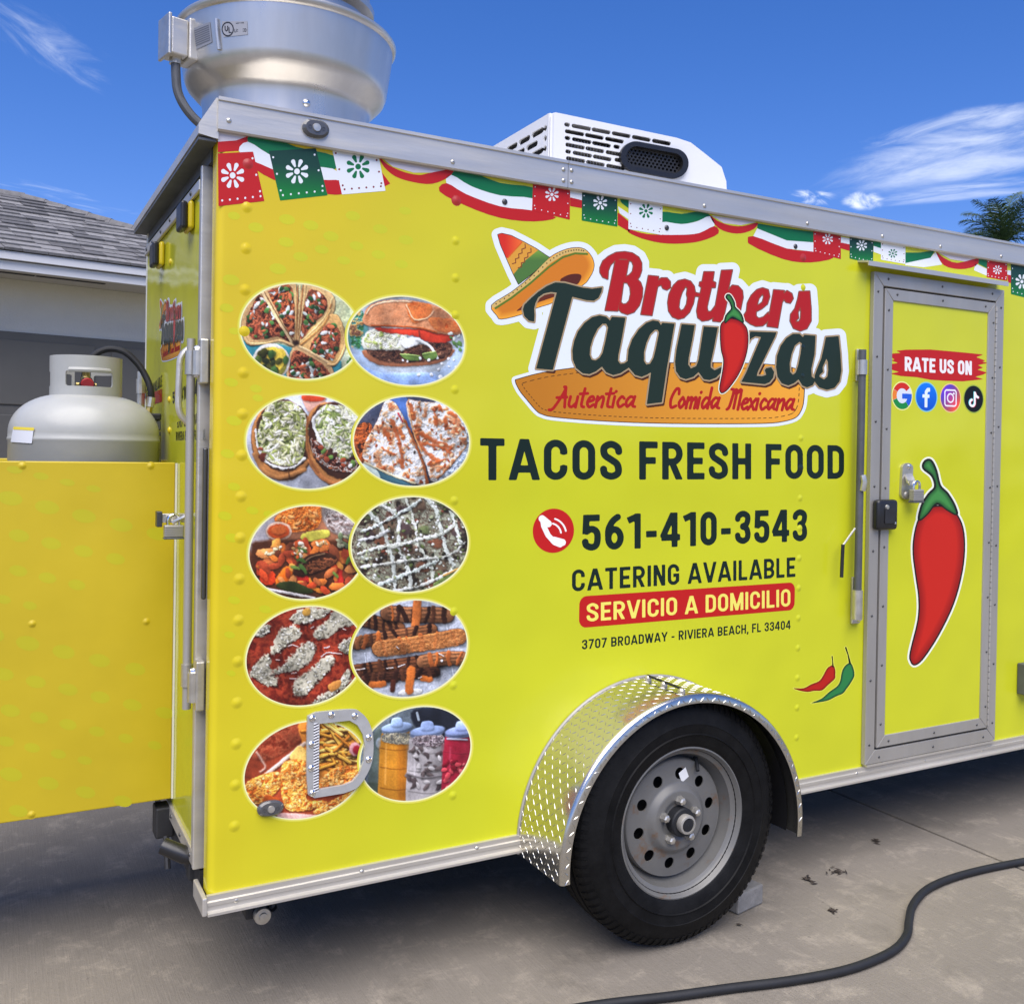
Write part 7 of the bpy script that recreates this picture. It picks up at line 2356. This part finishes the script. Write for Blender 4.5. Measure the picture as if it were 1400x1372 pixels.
pr.layer((260, 292, 28, 72), 0.5, lambda X, Y: np.maximum(sd_poly(X, Y, [(264.5, 42), (285.5, 34), (287.5, 56), (268, 64.5)]), np.sin((Y + 0.42 * (X - 262)) * 2.1) * 0.5 + 0.12), (84, 88, 100), 1)
pr.build('rating_plate', FAN)

# ------------------------------------------------------------------ gas box on the end of the trailer
GB = link(bpy.data.objects.new('gas_box', None), TR, (-0.5, 0.75, 0.40))
GY = 0.46
gz1, gz0 = float(onY(120, 631, GY)[2]), float(onY(120, 1108, GY)[2])
FP = MB().box(-1.05, -0.012, GY, GY + 0.012, gz0, gz1).build('front_panel', MAT['wrap_box'], GB, bevel=0.003)
MB().box(-1.05, -0.012, GY + 0.52, GY + 0.532, gz0, gz1).build('back_panel', MAT['wrap_box'], GB, bevel=0.003)
MB().box(-1.05, -1.038, GY + 0.0125, GY + 0.5195, gz0, gz1).build('side_panel', MAT['wrap_box'], GB, bevel=0.003)
MB().box(-1.037, -0.012, GY + 0.0125, GY + 0.5195, gz0, gz0 + 0.012).build('floor', MAT['galvanised_dark'], GB)
MB().box(-0.0118, -0.0066, GY - 0.002, GY + 0.010, gz0, gz1 - 0.002).build('caulk_line', MAT['caulk'], GB)
scatter('rivet', MAT['wrap_box'], 0.0075, 0.004, FP, [tuple(onY(x, y, GY)) for x, y in ((30.6, 636.5), (206, 637), (44, 852.5), (200, 849.5), (43, 1113))])
gp = Print(side_map(GY))
rows = [(20, 642, 11, 5.0, 4, 0.97, 36), (14, 681, 17, 9.5, 5, 0.98, 50.5), (26, 732, 14, 8.5, 4, 0.97, 44), (25, 780, 12.5, 7.5, 3, 0.97, 40), (5, 819, 10, 6, 2, 0.95, 36), (38, 879, 16, 10, 5, 0.95, 49), (5, 921, 14, 8.5, 6, 0.98, 44), (14, 971, 13.5, 8.5, 6, 0.93, 39.5), (8, 1013, 11.5, 6.8, 4, 0.95, 36), (15, 1058, 15.5, 9.5, 4, 0.93, 51), (25, 1108, 13, 8, 1, 0.95, 52)]
gd_ = []
for x, y, a, b, n_, f_, dx in rows:
    for c in range(-10, n_):
        z_ = min(f_ ** c, 1.12)
        gd_.append((x + c * dx, y + c * dx * 0.24, a * z_, b * z_))
DOT, DOT_BASE = (175, 169, 26), (180, 162, 25)
dot_field(gp, [d for d in gd_ if d[0] < 226 and d[0] > -300 and 640 < d[1] + 0 and d[1] < 1112 + (0 - min(d[0], 0)) * 0.14], 0)
tag(gp.build('dot_print', FP, MAT['wrap_box_dot']), kind='stuff')

# ------------------------------------------------------------------ gas cylinder standing in the box
TX, TY_ = -0.221, 0.70
tz = gz0 + 0.0125
TK = thing('gas_cylinder', (TX, TY_, tz), 'pale grey propane cylinder with a collar, standing in the yellow box', 'gas cylinder')
R_ = 0.199
zc = 1.402
body = [(0.0005, tz + 0.03), (0.12, tz + 0.03), (0.175, tz + 0.06), (R_, tz + 0.14), (R_, zc - 0.024), (R_ + 0.002, zc - 0.021), (R_ + 0.002, zc - 0.015), (R_, zc - 0.012)]
for a in np.linspace(0, 88, 18):
    body.append((0.030 + (R_ - 0.030) * math.cos(math.radians(a)) ** 0.82, zc + 0.112 * math.sin(math.radians(a))))
body.append((0.0005, zc + 0.1125))
MB().lathe(body, (TX, TY_, 0), 'z', 72).build('body', MAT['tank_paint'], TK, smooth=40)
MB().lathe([(0.15, tz), (0.15, tz + 0.05), (0.145, tz + 0.05), (0.145, tz)], (TX, TY_, 0), 'z', 40, True).build('foot_ring', MAT['tank_paint'], TK)
RC = 0.0955
ct, cb0 = zc + 0.217, zc + 0.092


def collar_sd(X, Y):
    D = sd_rbox(X, Y, 0, (ct + cb0) / 2, math.radians(166) * RC, (ct - cb0) / 2, 0.008)
    for a0 in (-122, 0, 122):
        win = sd_rbox(X, Y, math.radians(a0) * RC, cb0 + 0.060, 0.066, 0.021, 0.006)
        low = sd_rbox(X, Y, math.radians(a0) * RC, cb0 - 0.004, 0.070, 0.012, 0.008)
        D = np.maximum(D, -np.minimum(win, low))
    return D


A0 = math.atan2(CAM[1] - TY_, CAM[0] - TX) + math.radians(6)


def collar_map(v):
    a = A0 + v[:, 0] / RC
    return np.stack([TX + RC * np.cos(a), TY_ + RC * np.sin(a), v[:, 1]], 1)


def inward(P):
    d = np.array([TX, TY_, 0]) - P
    d[:, 2] = 0
    return d / np.linalg.norm(d, axis=1)[:, None] * 0.004


cut_plate(collar_sd, (-0.30, 0.30, cb0 - 0.01, ct + 0.01), 0.004, collar_map, inward).build('collar', MAT['tank_paint'], TK, smooth=40)
rl = MB()
rl.tube([collar_map(np.array([[math.radians(a) * RC, cb0 + 0.084]]))[0] - np.array([0, 0, 0]) + np.array([0.0, -0.004, 0]) for a in np.linspace(-33, 33, 12)], 0.007, 8)
rl.build('grip_roll', MAT['tank_paint'], TK)
VV = MB().lathe([(0.014, zc + 0.105), (0.014, zc + 0.16), (0.010, zc + 0.165), (0.010, zc + 0.185), (0.0005, zc + 0.186)], (TX, TY_, 0), 'z', 16).build('valve', MAT['brass'], TK)
cv_ = np.array([math.cos(A0), math.sin(A0), 0])
c0 = np.array([TX, TY_, zc + 0.140])
MB().tube([c0, c0 + cv_ * 0.030, c0 + cv_ * 0.034], [0.018, 0.018, 0.015], 16).build('plug', MAT['red_knob'], VV)
MB().tube([c0 + cv_ * 0.012, c0 + cv_ * 0.028], 0.0215, 6).build('nut', MAT['black_paint'], VV)
tv = np.array([-math.sin(A0), math.cos(A0), 0])
MB().tube([c0 - tv * 0.028 + cv_ * 0.01, c0 + tv * 0.026 + cv_ * 0.01], 0.006, 8).build('bleed_screw', MAT['brass'], VV)
MB().lathe([(0.022, zc + 0.186), (0.024, zc + 0.192), (0.022, zc + 0.204), (0.0005, zc + 0.205)], (TX, TY_, 0), 'z', 14).build('hand_wheel', MAT['black_plastic'], VV)
# label on the shoulder, wrapped round the shell
def on_tank(px, py, lift=0.001):
    px, py = np.atleast_1d(np.asarray(px, float)), np.atleast_1d(np.asarray(py, float))
    d = ray(px, py)
    Rr = np.full(px.shape, R_)
    for _ in range(6):
        ox, oy = CAM[0] - TX, CAM[1] - TY_
        A = d[:, 0] ** 2 + d[:, 1] ** 2
        B = ox * d[:, 0] + oy * d[:, 1]
        Cc = ox * ox + oy * oy - (Rr + lift) ** 2
        t = (-B - np.sqrt(np.maximum(B * B - A * Cc, 0))) / A
        P = CAM + d * t[:, None]
        zz_ = np.clip((P[:, 2] - zc) / 0.112, 0, 0.98)
        Rr = 0.030 + (R_ - 0.030) * np.cos(np.arcsin(zz_)) ** 0.82
    return P


tl = Print(lambda q, k: on_tank(q[:, 0], q[:, 1], 0.0032 + 0.0006 * k))
tl.curved = True
tl.layer((13, 50, 578, 612), 1.0, lambda X, Y: sd_poly(X, Y, [(18, 584), (46, 585.5), (43.5, 606), (14.5, 604)]), (206, 208, 212), 0)
tl.layer((13, 50, 578, 612), 1.0, lambda X, Y: sd_poly(X, Y, [(18.5, 583), (47, 584.5), (46, 588.5), (17.5, 587)]), (206, 186, 60), 1)
tl.build('label', TK, MAT['ink'])

# gas hose arching from the valve to a regulator by the end door
HZ = thing('gas_hose', tuple(np.array([TX, TY_, zc + 0.15])), 'black rubber gas hose arching from the cylinder valve to the trailer', 'gas hose')
hp_ = [np.array([TX - 0.005, TY_ + 0.02, zc + 0.15])] + [onY(x, y, yy) for x, y, yy in ((120, 497, 0.72), (132, 483, 0.72), (150, 477, 0.72), (170, 481, 0.71), (188, 497, 0.70), (200, 516, 0.69), (206, 533, 0.68), (207, 546, 0.68))]
MB().tube(smooth_pts(hp_, 5, False), 0.0095, 12).build('hose', MAT['black_rubber'], HZ)
e0, e1, e2 = (onY(x, y, 0.68) for x, y in ((207, 543), (205, 556), (203, 566)))
MB().tube([e0, e1], 0.0115, 10).build('ferrule', MAT['zinc'], HZ)
MB().tube([e1, e2], 0.0085, 6).build('fitting', MAT['brass'], HZ)
r0, r1 = onY(196, 565, 0.70), onY(218, 575, 0.70)
RG = MB().box(float(r0[0]), float(r1[0]), 0.66, 0.72, float(r1[2]), float(r0[2])).build('regulator', MAT['black_plastic'], HZ, bevel=0.004)
for k, (x0, x1, y0, y1) in enumerate(((213, 219, 575, 588), (214, 219, 590, 596))):
    u0, u1 = onY(x0, y0, 0.68), onY(x1, y1, 0.68)
    MB().box(float(u0[0]), float(u1[0]), 0.665, 0.695, float(u1[2]), float(u0[2])).build('coupling', MAT['galvanised_dark'], HZ, bevel=0.002)
u0, u1 = onY(217.5, 575, 0.69), onY(217.5, 632, 0.69)
MB().tube([u0, u1], 0.0055, 10).build('pipe', MAT['zinc'], HZ)
u0, u1 = onY(193, 508, 0.95), onY(192, 590, 0.95)
VP_ = MB().tube([u1, u0], 0.012, 12).build('vent_pipe', MAT['zinc'], TR)
u0, u1 = onY(193, 518, 0.95), onY(193, 538, 0.95)
MB().tube([u1, u0], 0.0155, 12).build('collar', MAT['zinc'], VP_)


# ------------------------------------------------------------------ padlocks
def padlock(c, wd, ht, y, label, letters, tilt=0.0):
    root = thing('padlock', tuple(c), label, 'padlock', 'padlocks on the trailer doors')
    MB().box(c[0] - wd / 2, c[0] + wd / 2, y - 0.011, y + 0.011, c[2] - ht * 0.36, c[2] + ht / 2).build('body', MAT['mill_frame'], root, bevel=0.0025)
    MB().box(c[0] - wd * 0.53, c[0] + wd * 0.53, y - 0.0125, y + 0.0125, c[2] - ht / 2, c[2] - ht * 0.365).build('base', MAT['galvanised_dark'], root, bevel=0.002)
    sw = wd * 0.30
    arcs = [(c[0] - sw, y, c[2] + ht * 0.48)] + [(c[0] + sw * math.cos(a), y, c[2] + ht * 0.48 + wd * 0.28 + sw * math.sin(a)) for a in np.linspace(math.pi, 0, 10)] + [(c[0] + sw, y, c[2] + ht * 0.48)]
    MB().tube(arcs, wd * 0.085, 8).build('shackle', MAT['chrome'], root)
    for k in range(6):
        z = c[2] - ht * 0.30 + k * ht * 0.125
        MB().box(c[0] - wd * 0.505, c[0] + wd * 0.505, y - 0.0115, y + 0.0115, z, z + ht * 0.012).build('lamination', MAT['dark_bolt'], root)
    return root


c = onY(237.5, 727, 0.285)
padlock(c, 0.048, 0.036, 0.285, 'laminated steel padlock on the hasp at the trailer end door', True)
c = onY(1253, 678, -0.055)
padlock(c, 0.050, 0.046, -0.055, 'small steel padlock hanging from the latch of the side door', False)

# ------------------------------------------------------------------ things on the drive
pts = [onZ(x, y, 0.0118) for x, y in ((700, 1392), (770, 1381), (835, 1371), (920, 1361), (1000, 1350), (1080, 1340), (1150, 1327), (1195, 1312), (1225, 1296), (1240, 1277), (1243, 1257), (1248, 1237), (1265, 1217), (1295, 1202), (1340, 1189), (1400, 1177), (1470, 1166), (1560, 1160))]
hs_root = MB().tube(smooth_pts(pts, 6, False), 0.0118, 14).build('water_hose', MAT['black_rubber'])
tag(hs_root, 'thick black hose curving across the concrete driveway', 'hose')
b0 = onZ(1012, 1250, 0.0)
cb_ = MB()
ang_ = math.radians(12)
e_, n_ = np.array([math.cos(ang_), math.sin(ang_), 0]), np.array([-math.sin(ang_), math.cos(ang_), 0])
vs = [b0 + e_ * s + n_ * t + np.array([0, 0, z]) for s in (-0.01, 0.115) for t in (0.0, 0.10) for z in (0.001, 0.062)]
cb_.add(vs, [(0, 1, 3, 2), (4, 6, 7, 5), (0, 4, 5, 1), (2, 3, 7, 6), (0, 2, 6, 4), (1, 5, 7, 3)])
br_ = cb_.build('wheel_chock', MAT['brick_grey'], bevel=0.006, at=tuple(b0))
tag(br_, 'grey concrete block wedged behind the trailer tyre', 'block')
rl_ = random.Random(5)
for (x, y, n_, sz), lab in zip(((1145, 1192, 22, 0.045), (1108, 1203, 10, 0.03), (1138, 1244, 12, 0.022), (1198, 1149, 10, 0.018), (1010, 1264, 3, 0.008)),
                               ('largest clump of dark leaf litter on the driveway behind the wheel', 'faint brown scatter of leaf litter beside the largest clump', 'small dark leaf clump on the driveway between the hose and the tyre', 'tiny leaf clump near the driveway joint under the trailer door', 'single dark crumb on the driveway by the concrete block')):
    c = onZ(x, y, 0.002)
    mb = MB()
    for k in range(n_):
        a = rl_.uniform(0, 6.28)
        r = sz * abs(rl_.gauss(0, 0.5))
        p = c + np.array([math.cos(a) * r, math.sin(a) * r, rl_.uniform(0.0, 0.004)])
        b = rl_.uniform(0, 6.28)
        l, w2 = rl_.uniform(0.006, 0.018), rl_.uniform(0.002, 0.006)
        d, e = np.array([math.cos(b), math.sin(b), 0.15]), np.array([-math.sin(b), math.cos(b), 0])
        mb.add([p - d * l, p + e * w2, p + d * l, p - e * w2, p + np.array([0, 0, 0.003])], [(0, 1, 4), (1, 2, 4), (2, 3, 4), (3, 0, 4), (3, 2, 1, 0)])
    tag(mb.build('leaf_clump', MAT['leaf_litter'], smooth=0), lab, 'leaf litter', 'leaf litter on the driveway')
